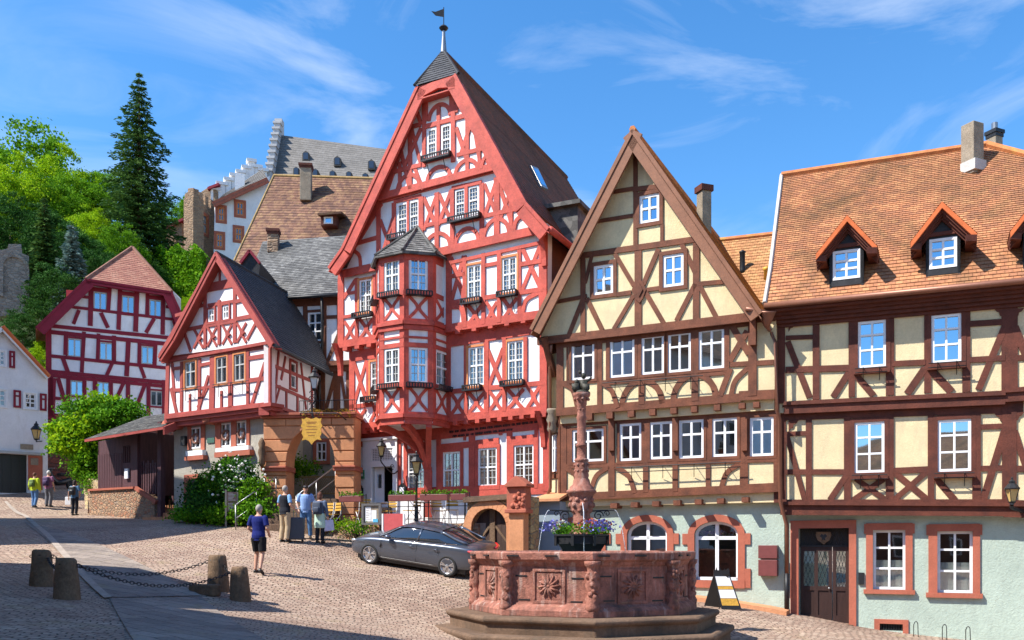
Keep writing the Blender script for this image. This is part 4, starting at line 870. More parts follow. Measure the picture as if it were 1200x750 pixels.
# ================================================================ ORANGE-ROOFED HOUSE
RGT = Fac(965, 25, -1640)
p = RGT.W(3, 0); oh = empty('orange_roofed_house', (p.x, p.y, -2.2), 'wide cream and dark brown timbered house with orange roof and dormers at right edge', 'house')
tf = MB(); wl = MB(); gw = MB(); r1, r2, r3 = 0, .3, .42
z = lambda zx, zy: (890+zx/2.587, 330+zy/2.587)
XE = 1290
h = []; kw = dict(off=r1, cols=2, rows=(.28, .66), fw=.07, mat='frame', recess=.12, mw=.055)
def stone_win(fac, root, x0, x1, yt, yb, w, off, sox0, sox1, soyt, soyb, name='stone_surround'):
    q = MB(); xm, ym = (x0+x1)/2, (yt+yb)/2
    U = [fac.uz(x, ym, off)[0] for x in (sox0, x0, x1, sox1)]; Z = [fac.uz(xm, y, off)[1] for y in (soyb, yb, yt, soyt)]
    for a, b, c, d in ((U[0], U[1], Z[1], Z[2]), (U[2], U[3], Z[1], Z[2]), (U[0], U[3], Z[2], Z[3]), (U[0]-.06, U[3]+.06, Z[0], Z[1])): fac.box(q, a, b, c, d, off-.14, off+(.05 if c != Z[0] else .1))
    fac.box(q, U[0]-.05, U[0], Z[2]-.1, Z[3]-.02, off-.1, off+.045); fac.box(q, U[3], U[3]+.05, Z[2]-.1, Z[3]-.02, off-.1, off+.045)
    return q.build(name, 'sandred', root)
for a in ((1023, 1061, 621, 691), (1098.5, 1140, 622.5, 695)): h.append(RGT.win(oh, *a, curtain=3, **kw))
stone_win(RGT, oh, 1023, 1061, 621, 691, 0, 0, 1015, 1069.5, 613, 696); stone_win(RGT, oh, 1098.5, 1140, 622.5, 695, 0, 0, 1088, 1148.5, 614, 700.5)
du = [RGT.uz(x, 680)[0] for x in (936, 974.5, 995)]; dz = [RGT.uz(965, y)[1] for y in (730, 641, 619)]
h.append((du[0], du[2], dz[0]-.3, dz[2])); bu = RGT.uz(1031, 732)[0], RGT.uz(1058, 732)[0], RGT.uz(1044, 739)[1], RGT.uz(1044, 731)[1]; h.append(bu)
uL = RGT.uz(919, 640)[0]; uE = RGT.uz(XE, 640)[0]
RGT.wall(gw, None, 0, h, .4, [(uL, -3.6), (uE, -3.6), (uE, RGT.uz(1100, 598)[1]), (uL, RGT.uz(925, 597)[1])]); gw.build('ground_floor_wall', 'green', oh)
# door
q = MB(); RGT.box(q, RGT.uz(926.5, 670)[0], du[0], dz[0]-.3, dz[2], -.3, .06); RGT.box(q, du[2], RGT.uz(1003.5, 670)[0], dz[0]-.3, dz[2], -.3, .06); RGT.box(q, RGT.uz(926.5, 670)[0], RGT.uz(1003.5, 670)[0], dz[2], dz[2]+.22, -.3, .064); q.build('door_surround', 'sandred', oh)
def leaf(u0, u1, pane_cols):
    q = MB(); d = -.22; t = .07; s = .09
    zc = dz[0]+(dz[1]-dz[0])*.45
    for a, b, c, e in ((u0, u0+s, dz[0], dz[1]), (u1-s, u1, dz[0], dz[1]), (u0+s, u1-s, dz[0], dz[0]+.2), (u0+s, u1-s, dz[1]-.12, dz[1]), (u0+s, u1-s, zc-.06, zc+.06)): RGT.box(q, a, b, c, e, d-t, d)
    um = (u0+u1)/2
    if pane_cols == 2: RGT.box(q, um-.05, um+.05, dz[0]+.2, dz[1]-.12, d-t, d-.002)
    RGT.box(q, u0+s, u1-s, dz[0]+.2, zc-.06, d-t, d-.03)
    lo = q.build('door_leaf', 'door', oh)
    g = MB(); RGT.box(g, u0+s, u1-s, zc+.06, dz[1]-.12, d-.06, d-.045); g.build('pane', 'glass', lo)
    l = MB(); n = 6 if pane_cols == 2 else 3; hgt = dz[1]-.12-(zc+.06); wid = u1-u0-2*s
    for k in range(-n, n*2):
        for sg in (1, -1):
            a0 = Vector((u0+s+wid*k/n, zc+.06)); st = hgt/1.0; sl = wid/n*3.2
            pa = a0; pb = a0+Vector((sl*sg, hgt))
            # clip to the pane
            def clip(pa, pb):
                ts = [0, 1]
                for lim, sgn in ((u0+s, 1), (u1-s, -1)):
                    da, db = (pa[0]-lim)*sgn, (pb[0]-lim)*sgn
                    if da < 0 and db < 0: return None
                    if da < 0: ts[0] = max(ts[0], da/(da-db))
                    if db < 0: ts[1] = min(ts[1], da/(da-db))
                return (pa.lerp(pb, ts[0]), pa.lerp(pb, ts[1])) if ts[0] < ts[1] else None
            c = clip(pa, pb)
            if c and (c[0]-c[1]).length > .05: l.bar(RGT.W(c[0][0], c[0][1], d-.03+sg*.006), RGT.W(c[1][0], c[1][1], d-.03+sg*.006), .012)
    l.build('lattice', 'iron', lo)
    return lo
leaf(du[0]+.02, du[1]-.01, 2); lo = leaf(du[1]+.01, du[2]-.02, 1)
q = MB(); q.ball(RGT.W(du[1]-.08, (dz[0]+dz[1])/2-.1, -.17), .035); q.build('door_handle', 'grayiron', lo, True)
tr = MB(); zt0, zt1 = dz[1], dz[2]; RGT.box(tr, du[0], du[2], zt0, zt0+.05, -.3, -.2)
n = 12; wid = du[2]-du[0]
for k in range(-2, n+2):
    for sg in (1, -1):
        a = Vector((du[0]+wid*k/n, zt0+.05)); b = a+Vector((sg*wid/n*1.5, zt1-zt0-.05))
        if min(a[0], b[0]) > du[0]-.02 and max(a[0], b[0]) < du[2]+.02: tr.bar(RGT.W(a[0], a[1], -.22+sg*.005), RGT.W(b[0], b[1], -.22+sg*.005), .014)
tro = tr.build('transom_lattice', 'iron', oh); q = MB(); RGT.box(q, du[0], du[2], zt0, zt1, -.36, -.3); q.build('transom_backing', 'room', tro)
q = MB(); um = (du[0]+du[2])/2-.02; zc = (zt0+zt1)/2+.02
sh = [(-.17, .13), (.17, .13), (.19, .05), (.15, -.08), (0, -.19), (-.15, -.08), (-.19, .05)]
q.prism([RGT.W(um+a*1.1, zc+b*1.1, -.15) for a, b in sh], -RGT.N3*.05); cr = q.build('crest', 'bollard', tro)
q = MB(); q.prism([RGT.W(um+a, zc+b, -.145) for a, b in ((-.1, .02), (-.05, .09), (0, .05), (.05, .09), (.1, .02), (.04, -.03), (.05, -.1), (0, -.07), (-.05, -.1), (-.04, -.03))], -RGT.N3*.01); q.build('crest_bird', 'black', tro)
q = MB(); RGT.box(q, RGT.uz(936, 735)[0]-.2, RGT.uz(1000, 735)[0], dz[0]-.35, dz[0]-.02, -.3, .12); q.build('door_step', 'fstone2', oh)
q = MB(); RGT.box(q, bu[0]-.14, bu[0], bu[2]-.3, bu[3]+.12, -.1, .04); RGT.box(q, bu[1], bu[1]+.14, bu[2]-.3, bu[3]+.12, -.1, .04); RGT.box(q, bu[0], bu[1], bu[3], bu[3]+.12, -.1, .042); cs = q.build('cellar_surround', 'sandred', oh)
q = MB(); RGT.box(q, bu[0], bu[1], bu[2]-.3, bu[3], -.35, -.3)
for i in range(9): u = bu[0]+(bu[1]-bu[0])*(i+.5)/9; RGT.box(q, u-.015, u+.015, bu[2]-.3, bu[3], -.06, -.03)
q.build('cellar_grille', 'iron', cs)
q = MB(); RGT.boxp(q, 1006, 1012.5, 671, 685, 0, .05); q.build('doorbell_panel', 'iron', oh)
# notices in the windows and on the door (flat paper with unreadable print)
def bars(fac, mb, u0, u1, z0, z1, d, rows, seed=1):
    r = random.Random(seed)
    for i in range(rows):
        z = z1-(z1-z0)*(i+.5)/rows; e = u1-(u1-u0)*r.uniform(0, .35); fac.box(mb, u0, e, z-.006, z+.006, d, d+.002)
# storeys
T = lambda s_: ';'.join(' '.join(str(round(c, 2)) for c in (*z(*map(float, t.split()[:2])), *z(*map(float, t.split()[2:4]))))+' '+(t.split()[4] if len(t.split()) > 4 else '.2') for t in s_.split(';'))
kw = dict(off=r2, cols=2, rows=(.28, .64), fw=.07, sur=.11, smat='brown2', glass='glassb', mw=.05, sill=.16)
h = [RGT.win(oh, 1001.5, 1036.5, 494.5, 554, **kw), RGT.win(oh, 1099, 1138, 491.5, 552.5, **kw)]
RGT.wall(wl, [(915, 590), (XE, 592), (XE, 462), (915, 478)], r2, h, .3)
RGT.beams(tf, T('62 400 62 670 .3;150 415 150 665 .17;267 410 267 665 .18;395 405 395 665 .19;520 400 520 665 .17;658 398 658 665 .19;757 385 757 690 .32;860 385 860 690 .2;75 404 800 378 .3;80 462 142 460 .13;75 577 262 577 .15;403 574 515 569 .15;668 567 745 565 .15;668 441 745 438 .13;775 568 860 566 .15;83 465 137 662 .15;264 588 214 662 .15;285 662 378 598 .15;292 598 384 662 .15;408 578 510 662 .15;510 574 408 662 .15;533 594 592 662 .17;743 452 678 662 .16;772 452 840 662 .16'), off=r2)
RGT.beams(tf, '915 594.5 1176 595 .42;1176 596 1290 598 .42', off=r2, proud=.06); RGT.beams(tf, '915 590 1290 592 .1', off=r2, proud=.14)
kw['off'] = r3
h = [RGT.win(oh, 1005.5, 1038.5, 376, 430.5, **kw), RGT.win(oh, 1091.5, 1126.5, 368.5, 425, **kw)]
RGT.wall(wl, [(914, 484), (XE, 462), (XE, 320), (914, 360)], r3, h, .3)
RGT.beams(tf, T('60 100 60 370 .3;172 118 172 358 .18;280 100 280 350 .17;396 90 396 345 .19;510 80 510 338 .18;627 80 627 335 .19;758 60 758 350 .34;860 60 860 340 .2;40 112 800 52 .2;40 92 800 34 .34;80 171 163 168 .13;80 268 277 262 .16;402 250 503 245 .15;638 238 745 232 .15;634 129 745 122 .14;775 232 860 228 .15;86 182 152 352 .16;276 268 224 350 .16;288 278 346 346 .18;502 262 448 340 .17;516 264 582 334 .19;742 140 664 328 .17;773 138 850 326 .17'), off=r3)
RGT.beams(tf, T('75 383 745 352 .36;745 345 960 330 .36'), off=r3, proud=.06); RGT.beams(tf, T('75 372 745 341 .08;745 334 960 320 .08'), off=r3, proud=.13)
for x in np.linspace(918, 1200, 12): RGT.boxp(tf, x-1.5, x+14, 474.5-(x-915)*.04, 477-(x-915)*.04, r2+.02, r3+.02)
for sx, sy in ((742, 92), (772, 92), (742, 410), (772, 408), (88, 128), (88, 432)):   # scalloped corner brackets
    x, y = z(sx, sy); s = -1 if sx in (742,) else 1; of = r3 if sy < 200 else r2
    tf.prism(pxp(RGT, [(x, y-4), (x+s*12, y-5), (x+s*9, y-1), (x+s*6, y), (x+s*5, y+4), (x+s*2, y+5), (x, y+9)], of+.04), -RGT.N3*.05)
tf.build('timber_frame', 'brown2', oh); wl.build('plaster_wall', 'cream', oh)
rails(RGT, oh, 1002, 432, 1040, 430, r3, 2, dy=5); rails(RGT, oh, 1088, 426, 1132, 423, r3, 2, dy=5); rails(RGT, oh, 998, 557, 1040, 556, r2, 2, dy=5); rails(RGT, oh, 1095, 555, 1142, 554, r2, 2, dy=5)
# roof: eave, verge with a slight kick, ridge, hip
oE = r3+.55; e0 = RGT.pt(896, 357, oE); e1 = RGT.pt(1200, 327, oE); Ud = (e1-e0).normalized(); e1 = e0+Ud*11.2
kk = RGT.pt(902.5, 318, oE-.9); rr0 = RGT.pt(916, 207, -3.4)
k1 = kk+Ud*11.0; r1_ = RGT.pt(1157, 171, -3.4)
rf = MB(); roof_quad(rf, e0, e1, k1, kk, .15); roof_quad(rf, kk, k1, r1_, rr0, .15)
back = -RGT.N3*8; eb0 = e0+back*1.0; eb1 = e1+back
roof_quad(rf, eb1, eb0, rr0, r1_, .3); hip_e = e1
roof_quad(rf, e1, eb1, r1_+Vector((.01, .02, 0)), r1_, .3)
rfo = rf.build('roof', 'tile_orange', oh)
q = MB(); q.tube([rr0.lerp(r1_, t)+Vector((0, 0, .04)) for t in np.linspace(0, 1, 18)], .11, 6); q.tube([r1_.lerp(k1, t)+Vector((0, 0, .04)) for t in np.linspace(0, 1, 14)], .11, 6); q.build('ridge_tiles', 'ridge', rfo)
q = MB(); q.tube([e0+Vector((0, 0, .05)), kk+Vector((0, 0, .05)), rr0+Vector((0, 0, .06))], .06, 6); q.build('verge', 'mortar', rfo)
q = MB(); q.tube([e0+RGT.N3*.08+Vector((0, 0, -.06)), e1+RGT.N3*.08+Vector((0, 0, -.06))], .085, 8); q.build('gutter', 'copper', oh, True)
q = MB(); q.prism([e0+Vector((0, 0, -.1)), e1+Vector((0, 0, -.1)), e1+Vector((0, 0, -.1))-RGT.N3*.6, e0+Vector((0, 0, -.1))-RGT.N3*.6], Vector((0, 0, -.1)))
for j in range(4): q.prism([e0+Vector((.05, 0, -.2-j*.09))-RGT.N3*(.15+j*.1), e1+Vector((0, 0, -.2-j*.09))-RGT.N3*(.15+j*.1), e1+Vector((0, 0, -.2-j*.09))-RGT.N3*.6, e0+Vector((0.05, 0, -.2-j*.09))-RGT.N3*.6], Vector((0, 0, -.085)))
q.build('eaves_cornice', 'brown2', oh)
q = MB(); side(q, RGT, uL, -3, e0.z-.1, -.1, 7.4, .25); side(q, RGT, uE-.26, -3.6, e0.z-.15, -.1, 7.4, .25); q.prism([RGT.W(uL+.1, e0.z-.15, r3), RGT.W(uL+.1, e0.z-.15, -7), Vector((rr0.x, rr0.y, rr0.z-.2))], RGT.U3*.2); q.build('side_wall', 'cream', oh)
# dormers
def dormer(x0, x1, yt, yb, ax, ay, lx, ly, rx, ry, big=1):
    r = None
    c = onroof((x0+x1)/2, yb+1, kk, k1, rr0)[0]; dd = (c-Vector((RGT.P.x, RGT.P.y, 0))).dot(RGT.N3)+.12
    F = RGT; w = MB(); u0, u1 = F.uz(x0-4, (yt+yb)/2, dd)[0], F.uz(x1+4, (yt+yb)/2, dd)[0]; z0 = F.uz((x0+x1)/2, yb+3, dd)[1]; z1 = F.uz((x0+x1)/2, yt-3, dd)[1]
    um = (u0+u1)/2; za = F.uz(ax, ay, dd+.5)[1]
    hole = F.win(oh, x0, x1, yt, yb, dd, 2, (.34, .67), .07, 'frame', glass='glassb', mw=.055)
    F.wall(w, None, dd, [hole], .1, [(u0, z0-.1), (u1, z0-.1), (u1, z1), (um, za-.22), (u0, z1)])
    w.prism([F.W(u0, z0-.3, dd), F.W(u0, z1, dd), F.W(u0, z1, dd-2.2), F.W(u0, z0-.3, dd-2.2)], F.U3*.06); w.prism([F.W(u1, z0-.3, dd), F.W(u1, z1, dd), F.W(u1, z1, dd-2.2), F.W(u1, z0-.3, dd-2.2)], -F.U3*.06)
    do = w.build('dormer', 'slate', oh)
    t = MB(); A = F.pt(ax, ay, dd+.36); Lp = F.pt(lx, ly, dd+.34); Rp = F.pt(rx, ry, dd+.34); zl = (Lp.z+Rp.z)/2; Lp.z = Rp.z = zl; bk = -F.N3*3.0
    roof_quad(t, Lp, Lp+bk, A+bk, A, .15); roof_quad(t, Rp, Rp+bk, A+bk, A, .15)
    t.build('dormer_roof', 'tile_orange', do)
    b = MB()
    for P_, s_ in ((Lp, 1), (Rp, -1)):
        b.prism([P_, A, A+Vector((0, 0, -.16)), P_+Vector((0, 0, -.16))], -F.N3*.1)
    b.build('dormer_bargeboard', 'ridgeo', do)
    b = MB()
    for P_, s_ in ((Lp, 1), (Rp, -1)):
        for i in range(3):
            o_ = -F.N3*(.1+i*.08); zz_ = Vector((0, 0, -.14-i*.07)); b.prism([P_+o_+zz_, A+o_+zz_, A+o_+zz_+Vector((0, 0, -.1)), P_+o_+zz_+Vector((0, 0, -.1))], -F.N3*.1)
        b.prism([P_+Vector((0, 0, -.03)), P_+Vector((0, 0, -.03))+bk, P_+Vector((s_*.28, 0, -.03))+bk, P_+Vector((s_*.28, 0, -.03))], Vector((0, 0, -.16)))
    F.box(b, u0-.02, u1+.02, z1, z1+.09, dd-.02, dd+.06)
    b.build('dormer_eaves', 'brown2', do)
dormer(976, 1008, 293, 327, 992.7, 252, 956, 298, 1028, 288); dormer(1089, 1121.5, 279, 314, 1104, 236, 1067, 286, 1145, 271); dormer(1203, 1238, 268, 303, 1222, 222, 1184, 273, 1262, 259)
def chimney(root, x0, x1, yt, yb, D, rz, cap=None, mat='chim', flash=False, pot=False):
    w = (x1-x0)/FX*D*.82; a = ray((x0+x1)/2, yb, D); b = ray((x0+x1)/2, yt, D); q = MB(); hh = b.z-a.z+.35; q.box((a.x, a.y, b.z-hh/2), w, w, hh, rz)
    co = q.build('chimney', mat, root, bevel=.02)
    if cap: q = MB(); q.box((a.x, a.y, b.z-.05), w*1.25, w*1.25, .12, rz); q.box((a.x, a.y, b.z-.18), w*1.1, w*1.1, .1, rz); q.build('chimney_cap', cap, co)
    if pot: q = MB(); q.lathe((a.x, a.y, b.z), [(.1, 0), (.1, .28)], 10); q.build('chimney_pot', 'grayiron', co)
    if flash: q = MB(); q.box((a.x, a.y-.05, a.z-.12), w*1.1, w*1.15, .3, rz); q.build('flashing', 'mortar', co)
c1 = onroof(1139, 196, kk, k1, rr0)[0]
chimney(oh, 1129, 1150, 146, 192, c1.y, .42, None, 'chim', True); chimney(oh, 1158, 1173, 154, 176, 30, .42, 'iron', 'chim', False, True)
# ================================================================ small tiled roof between them
mp_ = empty('rear_tiled_house', (9, 33, -1), 'low tiled roof showing between the brown gable and the orange-roofed house', 'house')
ML = Fac(870, 31, -1640); rf = MB(); a = ML.pt(800, 372, 0); b = ML.pt(930, 360, 0); c = ML.pt(925, 273, -3.2); d = ML.pt(800, 287, -3.2); roof_quad(rf, a, b, c, d, .2)
mo = rf.build('roof', 'tile_orange2', mp_); q = MB(); q.tube([d.lerp(c, t) for t in np.linspace(0, 1, 14)], .12, 6); q.build('ridge', 'ridge', mo)
q = MB(); ML.box(q, ML.uz(800, 360)[0], ML.uz(930, 360)[0], -1.5, a.z-.1, -3, -.3); q.build('wall', 'cream', mp_)
pp, _ = onroof(870, 318, a, b, c); q = MB(); q.lathe(pp+Vector((0, 0, -.1)), [(.12, 0), (.1, .15), (.1, .75), (.12, .78), (.12, .82), (.02, .88)], 12); q.build('vent_pipe', 'iron', mo, True)
pp, _ = onroof(898, 327, a, b, c); q = MB(); q.lathe(pp+Vector((0, 0, -.1)), [(.09, 0), (.09, .4), (.12, .42), (.12, .5), (.02, .55)], 10); q.build('yellow_vent', 'gold', mo, True)
# ================================================================ SMALL RED GABLE HOUSE
SM = Fac(315, 31.5, -1000)
p = SM.W(-3, 0); sh = empty('small_gable_house', (p.x, p.y, .8), 'small red-timbered white gable house with slate roof over a grey rendered ground floor', 'house')
tf, wl, gw = MB(), MB(), MB(); s2 = .4; sg = .5
# ground floor
h = []; kw = dict(off=0, cols=2, rows=(.5,), fw=.05, mw=.04)
G = ((223.5, 235, 501, 525.5), (258.5, 270.5, 496, 523.5), (276.5, 288.5, 493.5, 521.5))
for g_ in G: h.append(SM.win(sh, *g_, **kw))
uL, uR = SM.uz(204, 560)[0], SM.uz(315, 560)[0]; zt = SM.uz(260, 476)[1]
SM.wall(gw, None, 0, h, .35, [(uL, -.5), (uR, -.5), (uR, SM.uz(315, 478)[1]), (uL, SM.uz(204, 492)[1])])
side(gw, SM, uR-.3, -.5, SM.uz(315, 480)[1], -.02, 5, .3, Vector((.178, 1, 0)).normalized()); side(gw, SM, uL, -.5, SM.uz(204, 490)[1], -.02, 5, .3)
gw.build('ground_floor_wall', 'grey', sh)
q = MB(); SM.boxp(q, 252, 258.3, 491, 526, 0, .05); SM.boxp(q, 270.7, 276.3, 489, 525, 0, .05); SM.boxp(q, 288.7, 292, 488, 523, 0, .05); SM.boxp(q, 235.2, 239.5, 497, 527, 0, .05); SM.boxp(q, 219.5, 223.3, 500, 527, 0, .05)
SM.boxp(q, 216, 238, 534, 539, 0, .22); SM.boxp(q, 251, 292.5, 528.5, 534.5, 0, .22); SM.boxp(q, 215.5, 221, 558, 596, 0, .06); SM.boxp(q, 215.5, 232, 556, 562, 0, .063)
q.build('stone_surround', 'sandred', sh); q = MB(); SM.boxp(q, 217.5, 237, 528, 533.8, .02, .2); SM.boxp(q, 252.5, 291, 523.5, 528.3, .02, .2); q.build('window_shelf', 'frame', sh)
q = MB(); SM.boxp(q, 221, 230, 562, 604, -.0, .03); q.build('side_door', 'door', sh)
q = MB(); SM.boxp(q, 242.5, 251, 513, 519, 0, .04); q.build('plaque', plain('green_plaque', (.05, .12, .09), .5), sh)
for (x, y) in ((229, 514), (264, 510), (282.5, 508)):       # wreaths in the windows
    q = MB(); c = SM.pt(x, y, .05); R_ = .17
    for i in range(14):
        a0, a1 = 2*math.pi*i/14, 2*math.pi*(i+1)/14; q.tube([c+SM.U3*R_*math.cos(a0)+Vector((0, 0, R_*math.sin(a0))), c+SM.U3*R_*math.cos(a1)+Vector((0, 0, R_*math.sin(a1)))], .045, 5)
    tag(q.build('wreath', plain('dried_wreath', (.22, .10, .07), .9)), {229: 'dried wreath in the single ground-floor window of the small gable house', 264: 'dried wreath in the left of the paired ground-floor windows', 282.5: 'dried wreath in the right of the paired ground-floor windows'}[x], 'wreath', 'window wreaths')
q = MB(); SM.boxp(q, 199.5+12, 204+12, 511, 522, .02, .14); q.build('wall_lamp', 'iron', sh)
# cornice and round joist ends
q = MB(); zc = SM.uz(315, 471, s2)[1]
for y, d, hh in ((473, s2+.16, .12), (476.5, s2+.08, .14), (481, s2-.02, .16)):
    z = SM.uz(315, y, s2)[1]; SM.box(q, SM.uz(192.5, 485, d)[0], SM.uz(315, 478, d)[0]+.1, z-hh, z, -.05, d)
bS = Vector((.178, 1, 0)).normalized(); uC = SM.uz(316, 440, s2)[0]
c0 = SM.W(uC, 0, s2)
SS = Fac(P=c0, U=bS[:2]); SS.N = Vector((SS.U.y, -SS.U.x)); SS.N3 = Vector((SS.N.x, SS.N.y, 0))
for y, d, hh in ((473, .16, .12), (476.5, .08, .14), (481, -.02, .16)):
    z = SM.uz(315, y, s2)[1]; SS.box(q, -.02, 4.0, z-hh, z, -.4, d)
q.build('cornice', 'rose', sh)
q = MB()
for x, y in ((204, 500), (212, 498), (252, 492)):
    c = SM.pt(x, y, .0); q.tube([c-SM.N3*.1, c+SM.N3*(s2+.02)], .2, 12)
q.build('joist_end', 'sandred', sh, True)
# upper storey
h = []; kw = dict(off=s2, cols=2, rows=(.38,), sur=.07, smat='redtrim', fw=.055, mat='fgrey', mw=.045, bars=None)
for a in ((217.5, 230, 424, 454), (254, 266.5, 418.5, 449), (275, 287.5, 415, 446.5)): h.append(SM.win(sh, *a, curtain=1, **kw))
zT = SM.uz(315, 402, s2)[1]
SM.wall(wl, None, s2, h, .25, [(SM.uz(195, 450, s2)[0], SM.uz(195, 488, s2)[1]), (uC, SM.uz(315, 473, s2)[1]), (uC, SM.uz(315, 396, s2)[1]), (SM.uz(195, 450, s2)[0], SM.uz(197, 414, s2)[1])])
SM.beams(tf, '197.5 420 195.5 490 .2;213.5 424 213 482 .15;234.5 420 234 482 .15;249.8 418 248.5 482 .26;270.8 414 270.5 480 .22;291 412 291 476 .15;314 404 314 474 .3;202 432.5 213 431 .12;236 428 248 425.5 .12;201 457.5 213 457 .12;236 455 248 453 .12;292 420 311 417 .14;292 446 311 443.5 .14;223 462 223 485 .1;260 458 260 482 .1;196 488 315 474 .18;196 419.5 316 403.5 .3', off=s2)
SM.beams(tf, '201 455 208 486;245 440 232 484;311 425 295 476;202 425 205 470;232 478 243 455', .14, s2, .03)
SM.box(tf, SM.uz(192, 420, s2)[0], uC+.1, SM.uz(255, 415, s2)[1], SM.uz(255, 411.5, s2)[1], s2, s2+.12)
# side wall (in shade) with its window
h = []
wz0, wz1 = SM.uz(315, 0)[1], 0
pxs = lambda x, y: SS.uz(x, y, 0)
h.append(SS.win(sh, 340, 346.5, 425, 455, 0, 1, (.5,), .05, 'frame', .09, 'rose'))
SS.wall(wl, [(315.5, 473), (368, 500), (368, 428), (315.5, 400)], 0, h, .2)
SS.beams(tf, '319 404 319 474 .2;316 427 366 447 .12;316 449 366 471 .12;326 412 321 473 .1;334 418 329 445 .1;335 456 335 483 .12;348 462 348 487 .12;352 425 358 480 .1;365 424 365 495 .14;316 403 369 428 .2;328 452 322 473 .09', off=0)
# gable
h = []; kw = dict(off=sg, cols=2, rows=(.45,), sur=.07, smat='rose', fw=.07, mat='frame', mw=.035)
for a in ((244, 252, 362, 378), (261, 269, 357.5, 374.5)): h.append(SM.win(sh, *a, **kw))
SM.wall(wl, [(192, 418), (318, 401), (254, 303)], sg, h, .2)
SM.beams(tf, '241 338 276 331 .3;206 370 219 366 .12;228 361 241 357 .12;276 354 291 350 .12;216 387 241 382 .13;241 382 278 376 .14;278 374 304 369 .13;241 340 241 408 .16;257.5 352 257.5 404 .14;275.5 332 275.5 402 .16;258 304 258 332 .1;216 388 224 412 .12;304 372 290 398 .12;244 358 276 353 .12;243 380 276 375.5 .12;188 418 255 300 .24;320 402 255 300 .24', off=sg)
for x in (233, 249, 266.5, 283.5):
    y = 396-(x-233)*.13; SM.curvx(tf, x-6.5, x+6.5, y-11, y+12, w=.1, off=sg); tf.prism(pxp(SM, [(x, y-3), (x+3, y), (x, y+3), (x-3, y)], sg+.07), -SM.N3*.06)
tf.build('timber_frame', 'rose', sh); wl.build('plaster_wall', 'white2', sh)
oV = sg+.4; eL = SM.pt(186, 419, oV); kL = SM.pt(201, 396, oV); ap = SM.pt(253, 296, oV); eR = SM.pt(320, 403, oV)
bs = Vector(((860-600)/FX, 1, 0)).normalized(); bk = bs*6.5
rf = MB(); bk2 = bS*5.2; roof_quad(rf, eR, eR+bk2, ap+bk, ap, .15); roof_quad(rf, eL+bk, eL, kL, kL+bk, .15); roof_quad(rf, kL+bk, kL, ap, ap+bk, .15)
ro = rf.build('roof', 'slate', sh); q = MB(); q.tube([ap, ap+bk], .07, 6); q.build('ridge', 'slate', ro)
q = MB()
for a, b in ((eL, kL), (kL, ap), (ap, eR)): barge(q, a, b, .2, .07, SM.N3)
v = -SM.N3*(oV-sg)
for a, b in ((eL, kL), (kL, ap), (ap, eR)): q.prism([a+Vector((0, 0, -.1)), b+Vector((0, 0, -.1)), b+v+Vector((0, 0, -.1)), a+v+Vector((0, 0, -.1))], Vector((0, 0, -.04)))
q.build('bargeboard', 'rose', sh)
q = MB(); q.tube([eR+Vector((.05, 0, -.05)), eR+bk2+Vector((.05, 0, -.05))], .07, 6); q.build('gutter', 'iron', sh)
rails(SM, sh, 212, 455.5, 234, 453, s2, 2, 'window_rail', dy=3); rails(SM, sh, 249, 451, 291, 446, s2, 3, 'window_rail', dy=3)
# ================================================================ MIDDLE CONNECTING HOUSE (slate roof, brown timbers)
MD = Fac(400, 36.2, -3500)
p = MD.W(-2, 0); mh = empty('slate_roofed_house', (p.x, p.y, 1.2), 'house with weathered grey slate roof squeezed between the small gable and the tall red house', 'house')
wl, tf = MB(), MB()
h = [MD.win(mh, 361, 378, 366, 400, 0, 2, (.35, .68), .07, 'frame', .1, 'brown', 'glass')]
uL, uR = MD.uz(300, 500)[0], MD.uz(425, 500)[0]
MD.wall(wl, None, 0, h, .3, [(uL, 0), (uR, 0), (uR, MD.uz(425, 340)[1]), (uL, MD.uz(300, 346)[1])])
MD.beams(tf, '330 354 425 350 .4;345 372 361 372 .14;380 372 405 371 .14;345 404 361 404 .12;358 354 358 428 .2;380 352 380 428 .2;398 352 398 490 .2;345 428 425 426 .3;384 424 405 372 .14;345 424 356 408 .12;330 415 347 415 .12;388 480 398 440 .16;372 484 392 432 .16;352 482 425 480 .2;385 432 385 490 .2;372 436 372 490 .16', off=0)
BY = .55
MD.box(tf, MD.uz(374, 430, BY)[0], MD.uz(412, 430, BY)[0], MD.uz(390, 436, BY)[1], MD.uz(390, 424, BY)[1], 0, BY+.15); MD.box(tf, MD.uz(371, 430, BY)[0], MD.uz(414, 430, BY)[0], MD.uz(390, 430, BY)[1], MD.uz(390, 426, BY)[1], 0, BY+.3)
MD.box(wl, MD.uz(377, 430, BY)[0], MD.uz(410, 430, BY)[0], MD.uz(390, 492, BY)[1], MD.uz(390, 434, BY)[1], 0, BY); MD.beams(tf, '379 434 379 490 .16;395 434 395 490 .3;408 434 408 490 .16;381 484 393 440 .14;400 440 407 484 .12;378 481 410 481 .16', off=BY)
tf.build('timber_frame', 'brown', mh); wl.build('plaster_wall', 'white', mh)
rf = MB(); e0 = MD.pt(296, 352, .5); e1 = MD.pt(428, 343, .5); r1q = MD.pt(420, 275, -3.6); r0q = MD.pt(308, 283, -3.6); roof_quad(rf, e0, e1, r1q, r0q, .17)
hl = MD.pt(283, 350, -3.0); roof_quad(rf, hl, e0, r0q+Vector((.02, 0, 0)), r0q, .17)
mr = rf.build('roof', 'slate2', mh)
q = MB(); q.tube([e0, e1], .07, 6); q.tube([MD.pt(377, 346, .45), MD.pt(378, 380, .15), MD.pt(377, 436, .15), MD.pt(368, 446, .2)], .06, 6); q.build('gutter_pipe', 'iron', mh, True)
cpp = onroof(320.5, 291, e0, e1, r1q)[0]; chimney(mh, 313, 328, 270, 288, cpp.y-.2, .1, 'brown2', 'castle')
